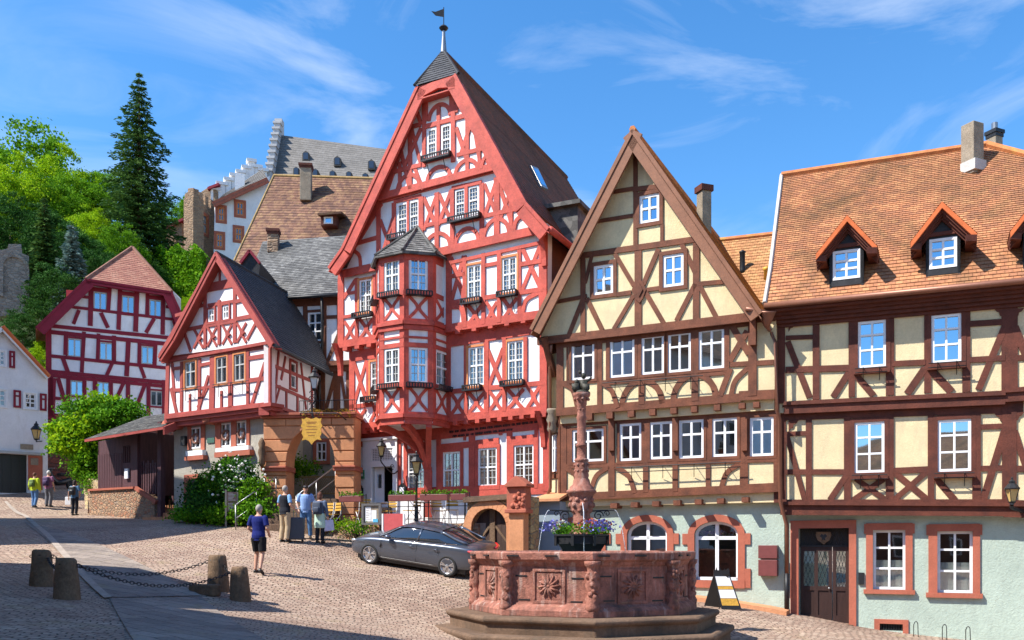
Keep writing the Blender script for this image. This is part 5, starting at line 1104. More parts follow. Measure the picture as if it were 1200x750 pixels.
# little gabled dormer at its left
dc = onroof(296, 306, e0, hl, r0q)[0] if False else ray(294, 312, 36); q = MB(); A = ray(293, 294, 35.4); B_ = ray(282, 309, 35.4); C_ = ray(305, 309, 35.4); q.prism([A, B_, B_+Vector((.1, 0, -.7)), C_+Vector((-.1, 0, -.7)), C_], Vector((0, 2.5, 0))); dmo = q.build('dormer', 'slate', mh)
q = MB(); q.bar(A+Vector((0, -.05, 0)), B_+Vector((0, -.05, 0)), .12, .1); q.bar(A+Vector((0, -.05, 0)), C_+Vector((0, -.05, 0)), .12, .1); q.build('dormer_bargeboard', 'burg', dmo)
# ================================================================ OLD TILED HOUSE BEHIND
TB = Fac(430, 44, -4000)
p = TB.W(-4, 0); th_ = empty('mottled_tile_house', (p.x, p.y, 2), 'big mottled brown tiled roof with a grey chimney rising behind the slate roof', 'house')
rf = MB(); e0 = TB.pt(268, 320, 0); e1 = TB.pt(470, 322, 0); r1q = TB.pt(450, 210, -5); r0q = TB.pt(321, 206, -5); roof_quad(rf, e0, e1, r1q, r0q, .24)
hb = TB.pt(276, 300, -6); 
tr_ = rf.build('roof', 'tile_mix', th_); q = MB(); q.tube([r0q.lerp(r1q, t) for t in np.linspace(0, 1, 20)], .1, 6); q.tube([r0q.lerp(e0, t)+Vector((0, 0, .02)) for t in np.linspace(0, 1, 14)], .06, 6); q.build('ridge', rough_mat('mossy_ridge_tile', (.36, .24, .10), .3, 3, 12, .95), tr_)
q = MB(); TB.box(q, TB.uz(268, 320)[0]+.3, TB.uz(470, 320)[0], 1, e0.z-.05, -6, -.3); q.prism([e0+Vector((.3, .3, -.1)), r0q+Vector((.25, 0, -.25)), TB.pt(290, 330, -8)], TB.U3*.2); q.build('wall', 'white', th_)
c = onroof(359, 232, e0, e1, r1q)[0]; chimney(th_, 351, 366.5, 194, 229, c.y-.3, .1, 'brown2', 'chim', False)
c = onroof(385, 264, e0, e1, r1q)[0]; D_ = c.y-.9; q = MB(); q.prism([ray(376, 264, D_), ray(394, 264, D_), ray(394, 251, D_), ray(376, 251, D_)], Vector((0, 2.2, 0))); do = q.build('dormer', 'brown2', th_)
q = MB(); q.prism([ray(372, 252, D_-.35), ray(400, 250, D_-.35), ray(400, 247.5, D_-.35), ray(372, 249.5, D_-.35)], Vector((0, 2.4, .5))); q.build('dormer_roof', 'tile_mix', do)
q = MB(); q.prism([ray(379.5, 262, D_-.04), ray(390, 262, D_-.04), ray(390, 254, D_-.04), ray(379.5, 254, D_-.04)], Vector((0, .05, 0))); fo = q.build('window', 'frame', th_); q = MB(); q.face([ray(381.5, 260.8, D_-.05), ray(388, 260.8, D_-.05), ray(388, 255.5, D_-.05), ray(381.5, 255.5, D_-.05)]); q.build('pane', 'glassb', fo)
# ================================================================ CASTLE
CD = 92.0
ch = empty('castle', (-32, CD, 24), 'hilltop castle hall with big slate roof, stepped gables, white wing and brown stone tower', 'castle')
CA = Fac(330, CD, -9000); rf = MB()
e0 = CA.pt(316, 222, 1); e1 = CA.pt(500, 232, 1); r0q = CA.pt(327, 158, -6); r1q = CA.pt(500, 181, -6); roof_quad(rf, e0, e1, r1q, r0q, .5, .012)
cr_ = rf.build('roof', 'slatec', ch)
q = MB(); CA.box(q, CA.uz(316, 222)[0], CA.uz(500, 222)[0], 22, e0.z-.1, -10, -.2); q.build('hall_wall', 'white', ch)
# stepped gable end of the hall: follows the slope of the roof
q = MB(); n = 9
for i in range(n):
    t0 = i/n; pa = e0.lerp(r0q, t0); pb = e0.lerp(r0q, (i+1)/n); top = pb.z+.9
    q.prism([Vector((pa.x-.45, pa.y, 20)), Vector((pa.x+.2, pa.y, 20)), Vector((pa.x+.2, pa.y, top)), Vector((pa.x-.45, pa.y, top))], Vector((0, (pb-pa).y, 0)))
    q.prism([Vector((pa.x-.55, pa.y-.1, top)), Vector((pa.x+.3, pa.y-.1, top)), Vector((pa.x+.3, pa.y-.1, top+.22)), Vector((pa.x-.55, pa.y-.1, top+.22))], Vector((0, (pb-pa).y+.2, 0)))
top = r0q.z+1.0; q.prism([Vector((r0q.x-.5, r0q.y, 20)), Vector((r0q.x+.3, r0q.y, 20)), Vector((r0q.x+.3, r0q.y, top+.8)), Vector((r0q.x-.5, r0q.y, top+.8))], Vector((0, 1, 0))); q.build('stepped_gable', 'fgreyc', ch)
for x, y, s_ in ((361, 185, .6), (397.5, 191, .6), (437, 195, .6), (350, 203, .5), (372, 205, .5), (392, 207, .5), (411, 208, .5), (430, 210, .5)):
    s_ *= .8; c = onroof(x, y+3, e0, e1, r1q)[0]; q = MB(); w = .75*s_; yb = c.y-1.1
    q.prism([Vector((c.x-w, yb, c.z-.5)), Vector((c.x+w, yb, c.z-.5)), Vector((c.x+w, yb, c.z+.3)), Vector((c.x, yb, c.z+1.2*s_)), Vector((c.x-w, yb, c.z+.3))], Vector((0, 2.4, 0))); do = q.build('roof_hatch', 'slatec', ch)
    q = MB(); q.prism([Vector((c.x-w*.7, yb-.03, c.z-.35)), Vector((c.x+w*.7, yb-.03, c.z-.35)), Vector((c.x+w*.7, yb-.03, c.z+.35)), Vector((c.x-w*.7, yb-.03, c.z+.35))], Vector((0, .02, 0))); q.build('hatch_pane', plain('blue_hatch', (.03, .05, .09), .3) if 'bluehatch' not in M else M['bluehatch'], do)
# white wing, nearer
WG = Fac(312, 86, 3300); q = MB(); h = []
def cwin(root, x0, x1, yt, yb, F=WG, off=0, mat='sandred', cols=2):
    return F.win(root, x0, x1, yt, yb, off, cols, (.5,), .12, 'redtrim', .22, mat, 'glass', mw=.12)
h = [cwin(ch, 255.5, 263, 243, 259), cwin(ch, 277, 285.5, 237, 252.5), cwin(ch, 253.5, 261, 274, 290), cwin(ch, 275.5, 283.5, 267, 282)]
WG.wall(q, [(250, 320), (314, 320), (316, 206), (252, 236)], 0, h, 1); q.build('wing_wall', 'white', ch)
q = MB(); a, b = WG.pt(250, 240, .6), WG.pt(314, 211, .6); c, d = WG.pt(308, 198, -4), WG.pt(262, 228, -4); roof_quad(q, a, b, c, d, .6, .05); q.build('wing_roof', 'slatec', ch)
q = MB(); WG.beam(q, 250, 240, 314, 211, .5, .5, .1); q.build('wing_eaves', 'sandred', ch)
q = MB(); GG = Fac(P=(WG.pt(258, 230, -5).x, WG.pt(258, 230, -5).y), U=(WG.U.x, WG.U.y))
st = [(247, 222, 256), (255, 216, 265), (264, 211, 272), (271, 206, 279), (278, 202, 286), (285, 197, 292), (291, 189, 299), (298, 196, 306), (304, 200, 313)]
for x0, y, x1 in st:
    a, b = GG.uz(x0, y), GG.uz(x1, y); GG.box(q, a[0], b[0], 24, a[1], -.7, 0); GG.box(q, a[0]-.15, b[0]+.15, a[1], a[1]+.3, -.85, .15)
q.build('stepped_gable', 'white', ch)
q = MB(); cc = WG.pt(281, 222, -2); q.box((cc.x, cc.y, cc.z-.6), .9, .9, 4, .3); q.build('chimney', 'frame', ch)
# brown tower with notched top
TW = Fac(228, 84, 6000); q = MB()
x0, x1, x2 = 211, 229, 252
TL = TW.pt(x0, 260); TC_ = TW.pt(x1, 260); 
zt = lambda y, D=84: (HY-y)/FX*D
A = Vector((TL.x, TL.y+1.2, 20)); B_ = Vector((TC_.x, TC_.y-.6, 20)); C_ = Vector((ray(x2, 0, 86).x, 88, 20)); D_ = Vector((A.x, 90, 20))
tz = zt(229); F1 = Fac(P=A, U=(B_-A)[:2]); F2 = Fac(P=B_, U=(C_-B_)[:2])
for F, L_, wn in ((F1, (B_-A).length, [(219, 223, 258, 276)]), (F2, (C_-B_).length, [(237, 243, 252, 274)])):
    hs = [F.win(ch, *w, 0, 1, (.5,), .1, 'redtrim', .2, 'sandred', 'glass') for w in wn]
    F.wall(q, None, 0, hs, 1, [(0, 20), (L_, 20), (L_, tz-.4), (0, tz-.4)])
    n = 5
    for i in range(n): F.box(q, L_*(i+.05)/n, L_*(i+.62)/n, tz-.4, tz+.5, -.6, 0)
q.build('stone_tower', 'castle', ch)
q = MB(); a = ray(250, 240, 88.5); q.prism([ray(215, 320, 89), ray(255, 320, 89), ray(255, 224, 89), ray(246, 218, 89), ray(225, 232, 89)], Vector((0, 3, 0))); q.prism([ray(190, 300, 90), ray(214, 300, 90), ray(213, 258, 90), ray(205, 262, 90), ray(197, 268, 90)], Vector((0, 3, 0))); q.build('stone_wall', 'castle', ch)
q = MB(); q.prism([ray(243, 222, 88.6), ray(256, 217, 88.6), ray(256, 214, 88.6), ray(243, 219, 88.6)], Vector((0, 3.6, 0))); q.prism([ray(195, 268, 89.6), ray(214, 258, 89.6), ray(214, 255, 89.6), ray(195, 265, 89.6)], Vector((0, 3.6, 0))); q.build('wall_coping_roof', 'burg', ch)
# ================================================================ LEFT HIPPED HOUSE
LF = Fac(57, 48, 2600)
p = LF.W(3, 0); lh = empty('hipped_half_timbered_house', (p.x, p.y, 3), 'white house with burgundy timbers and blue-reflecting windows under a half-hipped pink tile roof', 'house')
tf, wl = MB(), MB(); h = []
zz6 = lambda a, b, c, d: (40+a/4.412, 40+b/4.412, 280+c/4.412, 280+d/4.412)
for a in ((307, 377, 275, 368), (452, 520, 295, 388), (595, 660, 315, 403), (172, 245, 515, 610), (337, 407, 535, 628), (553, 620, 555, 648)): h.append(LF.win(lh, *zz6(*a), 0, 2, (), .07, 'fgrey', .09, 'burg', 'glassb', mw=.08))
for a in ((82.3, 97.6, 446, 464), (114, 128, 447.5, 466), (176, 190.7, 458, 476)): h.append(LF.win(lh, *a, 0, 2, (), .07, 'fgrey', .09, 'burg', 'glassb', mw=.08))
LF.wall(wl, [(56, 488), (212, 500), (212, 350), (200, 338), (101, 325), (56, 384)], 0, h, .3)
LF.wall(wl, [(46, 384), (60, 384), (104, 326), (100, 326)], 0, [], .3)
T6 = lambda s_: ';'.join(' '.join(str(round((40 if i % 2 == 0 else 280)+float(v)/4.412, 2)) for i, v in enumerate(t.split()[:4]))+' '+(t.split()[4] if len(t.split()) > 4 else '.2') for t in s_.split(';'))
LF.beams(tf, T6('70 448 735 515 .22;70 480 735 548 .22;280 225 700 262 .3;75 450 75 760 .3;165 478 162 600 .2;258 480 246 690 .2;333 490 328 630 .2;413 500 413 640 .2;488 515 478 710 .26;545 520 543 650 .2;628 530 622 655 .2;700 270 740 520 .2;295 232 290 450 .24;392 240 382 380 .2;445 250 436 470 .24;532 262 524 480 .24;587 270 583 400 .2;668 275 664 495 .24;86 605 690 668 .17;195 352 735 418 .17;245 298 295 304 .16;680 350 730 358 .16;232 368 203 440 .2;345 382 382 460 .2;620 412 578 485 .2;722 425 740 490 .2;148 615 175 690 .2;405 640 375 705 .2;548 655 572 720 .2;78 685 700 745 .2;78 705 700 765 .2;165 492 255 500 .12;330 508 415 515 .12;545 535 625 545 .12;300 256 385 264 .14;450 276 530 286 .14;590 296 665 304 .14'), off=0, proud=.03)
LF.beams(tf, '57 440 57 488 .4;52 487 208 502 .35;68 443 78 478 .22;80 443 80 485 .2;99 446 99 488 .22;111 446 111 488 .2;130 446 130 490 .2;150 448 150 492 .24;174 450 174 494 .2;192 450 192 494 .2;58 466 78 468 .18;62 443 60 488 .3;136 468 146 446 .2;155 490 170 450 .2', off=0, proud=.03)
for x, y in [(60+i*16.5, 439.5+i*1.15) for i in range(9)]: LF.beam(tf, x-2, y, x+2.5, y+.3, .3, 0, .032)
LF.wall(wl, [(200, 338), (212, 352), (212, 420), (200, 420)], 0, [], .3)
tf.build('timber_frame', 'burg', lh); wl.build('plaster_wall', 'white', lh)
q = MB(); LF.wall(q, None, 0, [], .4, [(LF.uz(50, 530)[0], 2), (LF.uz(212, 530)[0], 2), (LF.uz(212, 500)[0], LF.uz(212, 501)[1]), (LF.uz(50, 530)[0], LF.uz(57, 488)[1])]); side(q, LF, LF.uz(56, 500)[0], 2, LF.uz(56, 386)[1], -.03, 8, .3); go = q.build('stone_base', 'rubblered', lh)
q = MB(); LF.ribbonu(q, [Vector((LF.uz(64, 560)[0]+1.1*(1-math.cos(math.pi*i/12)), LF.uz(64, 530)[1]+1.1*math.sin(math.pi*i/12))) for i in range(13)], .25, 0, .06); q.build('blind_arch', 'sandred', go)
oV = .6; hL, hR = LF.pt(101, 327, oV), LF.pt(201, 342, oV); ap = LF.pt(155, 290, -2.6); rf = MB(); mid = hL.lerp(hR, .5)
roof_quad(rf, hL, hR, ap+LF.U3*.05, ap-LF.U3*.05, .24); eL = LF.pt(42, 384, oV); eR = LF.pt(226, 398, oV); bk = -LF.N3*9
rf2 = MB(); roof_quad(rf2, eL+bk, eL, hL, hL+bk*.3+Vector((0, 0, 0)), .24); roof_quad(rf2, hL+bk*.3, hL, ap, ap+bk*.6, .24); roof_quad(rf2, eR, eR+bk, ap+bk*.6, hR, .24); roof_quad(rf2, eL+bk, hL+bk*.3, ap+bk*.3, ap+bk, .24)
ro = rf.build('hip_roof', 'tile_pink', lh); rf2.build('roof', 'tile_pink', lh)
q = MB(); q.tube([hL.lerp(ap, t) for t in np.linspace(0, 1, 10)], .11, 6); q.tube([hR.lerp(ap, t) for t in np.linspace(0, 1, 10)], .11, 6); q.build('hip_tiles', 'tile_pink', ro)
q = MB(); barge(q, eL, hL, .5, .1, LF.N3); barge(q, hR, eR, .5, .1, LF.N3); barge(q, hL, hR, .25, .1, LF.N3); q.prism([hL+Vector((0, 0, -.1)), hR+Vector((0, 0, -.1)), hR-LF.N3*oV+Vector((0, 0, -.1)), hL-LF.N3*oV+Vector((0, 0, -.1))], Vector((0, 0, -.06))); q.build('bargeboard', 'burg', lh)
dq = ray(89, 352, 50.5); q = MB(); q.box((dq.x, dq.y, dq.z), .8, 1.2, .8, .3); q.build('dormer', plain('bright_red_dormer', (.45, .03, .03), .5), lh)
# ================================================================ WHITE HOUSE FAR LEFT
WH = Fac(56, 44, 1900)
p = WH.W(-3, 0); wh = empty('white_plaster_house', (p.x, p.y, 2), 'white plastered house with dark red shutters and a black garage door at the left edge', 'house')
wl = MB(); h = []
for a in ((28.5, 42, 461, 478.5), (-6, 6, 411, 428), (-8, 7, 456.5, 476)): h.append(WH.win(wh, *a, 0, 2, (.33, .66), .07, 'frame', .07, 'frame', 'glass', mw=.05))
gar = (WH.uz(-30, 560)[0], WH.uz(32, 560)[0], WH.uz(16, 578)[1], WH.uz(16, 532)[1])
h.append(gar)
pk = WH.uz(3, 386); WH.wall(wl, None, 0, h, .35, [(WH.uz(-70, 500)[0], 1.0), (WH.uz(56, 500)[0], 1.0), (WH.uz(56, 500)[0], WH.uz(56, 441)[1]), (pk[0], pk[1]), (WH.uz(-70, 500)[0], WH.uz(-70, 444)[1])])
side(wl, WH, WH.uz(56, 500)[0]-.3, 1, WH.uz(56, 441)[1], -.35, 9, .3); wl.build('plaster_wall', 'white', wh)
q = MB(); WH.box(q, gar[0], gar[1], gar[2]-1, gar[3], -.3, -.2)
for i in range(6): u = gar[0]+(gar[1]-gar[0])*(i+.5)/6; WH.box(q, u-.1, u+.1, gar[2]-1, gar[3]-.1, -.2, -.17)
q.build('garage_door', 'black', wh)
q = MB(); WH.boxp(q, 33, 50, 534, 574, 0, .04); q.build('sandstone_panel', 'sandred', wh); q = MB(); WH.boxp(q, 36, 45, 537, 545, .04, .06); q.build('notice', 'chim', wh)
q = MB(); WH.boxp(q, -40, 50, 528, 531, 0, .16); q.build('string_course', 'fgrey', wh); q = MB(); WH.boxp(q, 24, 39, 520.5, 526.5, 0, .04); q.build('plaque', 'chim', wh)
for x0, x1, yt, yb in ((15.5, 24.5, 457, 477.5), (46.5, 54.5, 461, 481), (10.5, 17.5, 411, 431)):
    q = MB(); u0, u1, z0, z1 = WH.uz(x0, 470)[0], WH.uz(x1, 470)[0], WH.uz(x0, yb)[1], WH.uz(x0, yt)[1]; t = .1
    for a, b, c, d in ((u0, u0+t, z0, z1), (u1-t, u1, z0, z1), (u0+t, u1-t, z0, z0+t), (u0+t, u1-t, z1-t, z1), (u0+t, u1-t, z0+(z1-z0)*.62, z0+(z1-z0)*.62+t*.8)): WH.box(q, a, b, c, d, .02, .07)
    so_ = q.build('shutter', 'burg', wh); q = MB(); WH.box(q, u0+t, u1-t, z0+t, z1-t, .02, .05); q.build('shutter_panel', 'white', so_)
oV = .3; A = WH.pt(3, 383, oV); B_ = WH.pt(58, 442, oV); C_ = WH.pt(-75, 447, oV); bk = -WH.N3*10; rf = MB(); roof_quad(rf, B_, B_+bk, A+bk, A, .2); roof_quad(rf, C_+bk, C_, A, A+bk, .2); rf.build('roof', 'tile_pink', wh)
q = MB(); barge(q, A, B_, .14, .05, WH.N3); barge(q, C_, A, .14, .05, WH.N3); q.build('bargeboard', 'frame', wh); q = MB(); q.tube([A.lerp(B_, t)+Vector((0, 0, .03)) for t in np.linspace(0, 1, 16)], .1, 6); q.build('verge_tiles', 'ridgeo', wh)
# ================================================================ SANDSTONE ARCH GATE
AR = Fac(415, 31.0, -9000)
p = AR.W(-1.5, 0); ag = empty('stone_archway', (p.x, p.y, .5), 'rusticated orange sandstone archway between the small gable house and the tall red house', 'archway')
aU = lambda x, y=560: AR.uz(x, y)[0]; aZ = lambda y: AR.uz(360, y)[1]
uA, uB, uC_, uD = aU(309), aU(336), aU(393), aU(416); zS, zK, zTop = aZ(547), aZ(499), aZ(490)
um, ra, rk = (uB+uC_)/2, (uC_-uB)/2, zK-zS
def inner(z): return ra if z <= zS else ra*math.sqrt(max(0, 1-((z-zS)/rk)**2))
q = MB(); arcp = [(um-ra*math.cos(math.pi*i/16), zS+rk*math.sin(math.pi*i/16)) for i in range(17)]
AR.wall(q, None, 0, [], .75, [(uA, -.3), (uB, -.3)]+arcp+[(uC_, -.3), (uD, -.3), (uD, zTop), (uA, zTop)])
go = q.build('arch_wall', 'sand', ag)
q = MB(); z = .2; rr = random.Random(5); rows = []
while z < zTop-.1: hgt = rr.uniform(.36, .48); rows.append((z, min(z+hgt, zTop))); z += hgt
for z0, z1 in rows:
    a, b = z0+.018, z1-.018; i0 = inner(a); i1 = inner(min(b, zK-.001)) if a < zK else 0
    if a < zK:
        L_ = [(uA+.01, a), (um-i0-.005, a), (um-i1-.005, b), (uA+.01, b)]; R_ = [(um+i0+.005, a), (uD-.01, a), (uD-.01, b), (um+i1+.005, b)]
        polys = []
        for P_, sgn in ((L_, 1), (R_, -1)):
            if abs(P_[1][0]-P_[0][0]) > 1.2:
                t = rr.uniform(.35, .6); x = P_[0][0]+(P_[1][0]-P_[0][0])*t; polys += [[P_[0], (x-.012, a), (x-.012, b), P_[3]], [(x+.012, a), P_[1], P_[2], (x+.012, b)]]
            else: polys.append(P_)
    else: polys = [[(uA+(uD-uA)*i/4+.012, a), (uA+(uD-uA)*(i+1)/4-.012, a), (uA+(uD-uA)*(i+1)/4-.012, b), (uA+(uD-uA)*i/4+.012, b)] for i in range(4)]
    for P_ in polys: pr = .05+rr.uniform(0, .03); q.prism([AR.W(u, zz, pr) for u, zz in P_], -AR.N3*(pr+.02))
q.build('rusticated_blocks', 'sand', ag, bevel=.02)
q = MB()
for d, z0, z1 in ((.16, zTop, zTop+.08), (.22, zTop+.08, zTop+.17)): AR.box(q, uA-.05, uD+.08, z0, z1, -.8, d)
for a, b in ((uA-.04, uB+.04), (uC_-.04, uD+.06)):
    AR.box(q, a, b, zS-.16, zS-.05, -.78, .16); AR.box(q, a, b, zS-.05, zS+.02, -.8, .2)
q.build('cornice', 'sandred', ag, bevel=.015)
c = AR.W(uA+.02, zS+.35, .22); q = MB(); q.lathe(c+Vector((0, 0, -.45)), [(.05, .1), (.12, .2), (.09, .4), (.14, .6), (.09, .75), (.13, .9), (.08, 1.02), (.03, 1.1)], 9); q.build('carved_corner_stone', 'bollard', ag, True)
# steps through the arch
q = MB(); zg = gz(*ray(365, 0, 29.4)[:2])
for i in range(6):
    z1 = .55+.18*(i+1); AR.box(q, aU(322), aU(398), z1-.9, z1, -2.5+.0, 1.9-i*.33)
tag(q.build('stone_steps', 'fstone2', None, bevel=.02), 'worn sandstone steps leading up through the arch', 'steps')
q = MB(); AR.box(q, uB-.6, uC_+.5, 1.0, 1.64, -4, -.1); 
q.build('arch_floor', 'fstone2', ag)
BW = Fac(P=AR.W(uA, 0, -3.1), U=AR.U); q = MB(); bu_ = lambda x: BW.uz(x, 550)[0]; h = [BW.win(ag, 371, 383, 518, 540, 0, 2, (.5,), .06, 'frame', .13, 'sandred')]
BW.wall(q, None, 0, h, .2, [(bu_(352), 0), (bu_(420), 0), (bu_(420), 4.9), (bu_(352), 4.9)]); q.build('courtyard_wall', 'grey', ag)
q = MB()
for i in range(26):
    for s in (1, -1):
        u = aU(333)+i*.085; a = Vector((u, 1.9+.0*i)); b = Vector((u+s*.42, 2.55)); 
        if aU(330) < b[0] < aU(386): q.bar(AR.W(a[0], a[1], -1.6+s*.012), AR.W(b[0], b[1], -1.6+s*.012), .022, .012)
for zz in (1.92, 2.53): q.bar(AR.W(aU(331), zz, -1.6), AR.W(aU(386), zz, -1.6), .05)
fo = tag(q.build('lattice_fence', plain('ochre_lattice', (.28, .19, .07), .8)), 'crossed wooden lattice fence behind the stone archway', 'fence')
q = MB(); q.bar(AR.W(aU(386), 1.6, -1.5), AR.W(aU(386), 3.1, -1.5), .05)
def railing(name, pts, h, n, label, mid=True):
    q = MB(); P_ = [Vector(p) for p in pts]
    q.tube([p+Vector((0, 0, h)) for p in P_], .022, 6)
    if mid: q.tube([p+Vector((0, 0, h*.5)) for p in P_], .016, 6)
    for i in range(n):
        t = i/(n-1)*(len(P_)-1); k = min(int(t), len(P_)-2); b = P_[k].lerp(P_[k+1], t-k); q.tube([b-Vector((0, 0, .1)), b+Vector((0, 0, h))], .02, 6)
    return tag(q.build(name, 'grayiron', None, True), label, 'handrail')
railing('handrail', [AR.W(aU(366), .75, 1.6), AR.W(aU(390), 1.9, -.3)], .9, 3, 'steel handrail climbing the right side of the arch steps')
railing('handrail', [AR.W(aU(304), .45, 2.0), AR.W(aU(326), 1.5, .2)], .9, 3, 'steel handrail beside the shrubs, left of the arch steps')
# dried climbing plant and iron railing over the arch
q = MB(); z0 = zTop+.17
for i in range(16): u = aU(352)+i*.145; q.tube([AR.W(u, z0, .1), AR.W(u, z0+.42, .1)], .01, 4)
for zz in (z0+.05, z0+.42): q.tube([AR.W(aU(352), zz, .1), AR.W(aU(417), zz, .1)], .015, 5)
tag(q.build('iron_parapet', 'iron'), 'low iron railing on top of the sandstone arch', 'railing')
# hanging gold sign on an iron arm
gs = empty('hanging_sign', AR.pt(365, 500, .8), 'yellow scroll-edged sign hanging on an iron arm in front of the arch', 'sign')
q = MB(); D_ = AR.uz(365, 500, 1.0); c = AR.pt(365, 503, 1.0); sc_ = 30/FX
def so_(dx, dy): return c+AR.U3*dx*sc_-Vector((0, 0, dy*sc_))
out = [(-12, -13), (-9, -12), (-6, -14), (0, -12), (6, -14), (9, -12), (12, -13), (11, -8), (13, -4), (11, 0), (12, 5), (10, 9), (12, 13), (7, 12), (3, 14), (0, 18), (-3, 14), (-7, 12), (-12, 13), (-10, 9), (-12, 5), (-11, 0), (-13, -4), (-11, -8)]
q.prism([so_(a, b) for a, b in out], -AR.N3*.05); sp = q.build('sign_plate', 'gold', gs)
q = MB()
for i, (a, b) in enumerate(((-5, 5), (-6, 6), (-7, 7), (-6, 6), (-4, 4))): q.prism([so_(x, y)+AR.N3*.003 for x, y in ((a, -7+i*3.5), (b, -7+i*3.5), (b, -6.4+i*3.5), (a, -6.4+i*3.5))], -AR.N3*.006)
for s in range(9): q.prism([so_(x, y)+AR.N3*.004 for x, y in ((-6+s*1.4, -9), (-5.2+s*1.4, -9), (-5.2+s*1.4, -7.6), (-6+s*1.4, -7.6))], -AR.N3*.006)
q.build('sign_lettering', plain('sign_ink', (.25, .08, .02), .7), sp)
q = MB(); q.tube([AR.pt(352, 487, .3), AR.pt(352, 487, .9), c+Vector((-.36, 0, .55))], .02, 6); q.tube([c+Vector((-.36, 0, .55)), c+Vector((.9, -.1, .52))], .02, 6); q.tube([so_(-9, -13), so_(-9, -18)], .01, 5); q.tube([so_(9, -13), so_(9, -18)], .01, 5); q.tube([c+Vector((.9, -.1, .52)), RED.pt(416, 500, .4)], .02, 6); q.build('sign_arm', 'iron', gs)
# ---------------------------------------------------------------- lanterns
def lantern_at(root, c, s=1.0, glass='lampglass', mat='iron'):
    """four-sided tapering street lantern, c = bottom of the lantern head"""
    q = MB(); c = Vector(c)
    q.lathe(c, [(.03*s, -.05*s), (.1*s, 0), (.11*s, .03*s)], 8)
    for j in range(4):
        a = math.pi/4+j*math.pi/2; d = Vector((math.cos(a), math.sin(a), 0)); q.bar(c+d*.1*s+Vector((0, 0, .03*s)), c+d*.2*s+Vector((0, 0, .42*s)), .018*s)
    q.lathe(c, [(.22*s, .41*s), (.235*s, .44*s), (.12*s, .58*s), (.09*s, .6*s), (.09*s, .64*s), (.11*s, .65*s), (.03*s, .72*s), (.035*s, .76*s), (.01*s, .8*s)], 8)
    h = q.build('lamp_head', mat, root); g = MB(); g.lathe(c, [(.085*s, .035*s), (.185*s, .41*s)], 4, ph=.5); g.build('lamp_glass', glass, h)
# freestanding lamp post on the terrace
lp = ray(488, 610, 29.0); pz = .55
r = empty('street_lamp', (lp.x, lp.y, pz), 'black lamp post with amber lantern standing in front of the red house', 'street lamp', 'street lanterns')
q = MB(); ztop = ray(488, 556, 29.0).z; q.lathe((lp.x, lp.y, pz), [(.11, 0), (.11, .12), (.07, .2), (.06, .7), (.04, .8), (.035, ztop-pz-.25), (.055, ztop-pz-.2), (.03, ztop-pz)], 10)
q.bar((lp.x-.2, lp.y, ztop-.3), (lp.x+.2, lp.y, ztop-.3), .02)
q.build('post', 'iron', r, True); lantern_at(r, (lp.x, lp.y, ztop), .95)
def scroll(mb, c, r, ax, turns=1.3, w=.014, flip=1):
    pts = []; 
    for i in range(16): t = i/15; a = t*turns*2*math.pi; rr_ = r*(1-.75*t); pts.append(c+ax*math.cos(a)*rr_*flip+Vector((0, 0, math.sin(a)*rr_)))
    mb.tube(pts, w, 5)
# lamp on the arch, on a twisted stem
c = AR.pt(367.5, 488, .45); r = empty('street_lamp', c, 'lantern with pale glass on a curly iron stem above the archway', 'street lamp', 'street lanterns')
q = MB(); zt2 = AR.pt(370, 456, .5).z; q.tube(catmull([c+Vector((0, 0, -.1)), c+Vector((-.06, 0, .35)), c+Vector((.08, 0, .6)), Vector((c.x+.03, c.y, zt2))], 6), .028, 6)
for k in range(4): scroll(q, c+Vector((-.08+.05*(k % 2), 0, .2+k*.2)), .11, Vector((1, 0, 0)), flip=(-1)**k)
q.tube([c+Vector((-.05, 0, .0)), AR.W(AR.uz(367, 489)[0], zTop+.15, .1)], .03, 6)
q.build('bracket', 'iron', r); lantern_at(r, (c.x+.03, c.y, zt2), .95, 'lampglassw')
# lamp by the red door
c = RED.pt(466, 552, .05); r = empty('street_lamp', c, 'small wall lantern beside the open doorway of the red house', 'street lamp', 'street lanterns')
q = MB(); e = c+RED.N3*.75+Vector((-.1, 0, .45)); q.tube(catmull([c, c+RED.N3*.3+Vector((0, 0, -.1)), e-Vector((0, 0, .2)), e], 6), .022, 6); scroll(q, c+RED.N3*.3+Vector((0, 0, .1)), .12, RED.N3); q.build('bracket', 'iron', r); lantern_at(r, e, .8)
# lamp on the right edge
c = RGT.pt(1204, 596, .05); r = empty('street_lamp', c, 'amber wall lantern on a black bracket at the right edge', 'street lamp', 'street lanterns')
q = MB(); e = RGT.pt(1186, 589, .9); q.tube(catmull([c+Vector((0, 0, -.15)), c.lerp(e, .5)+Vector((0, 0, -.12)), e-Vector((0, 0, .12)), e], 6), .05, 8); q.ball(c+Vector((0, 0, -.1)), .12); q.build('bracket', 'iron', r); lantern_at(r, e, .8)
# lamp on the white house
c = WH.pt(49, 517, .05); r = empty('street_lamp', c, 'wall lantern on the corner of the white house at far left', 'street lamp', 'street lanterns')
q = MB(); e = WH.pt(42.5, 515, .9); q.tube([c, e+Vector((0, 0, -.1)), e], .03, 6); scroll(q, c.lerp(e, .5)+Vector((0, 0, .1)), .14, (e-c).normalized()); q.build('bracket', 'iron', r); lantern_at(r, e, 1.1)
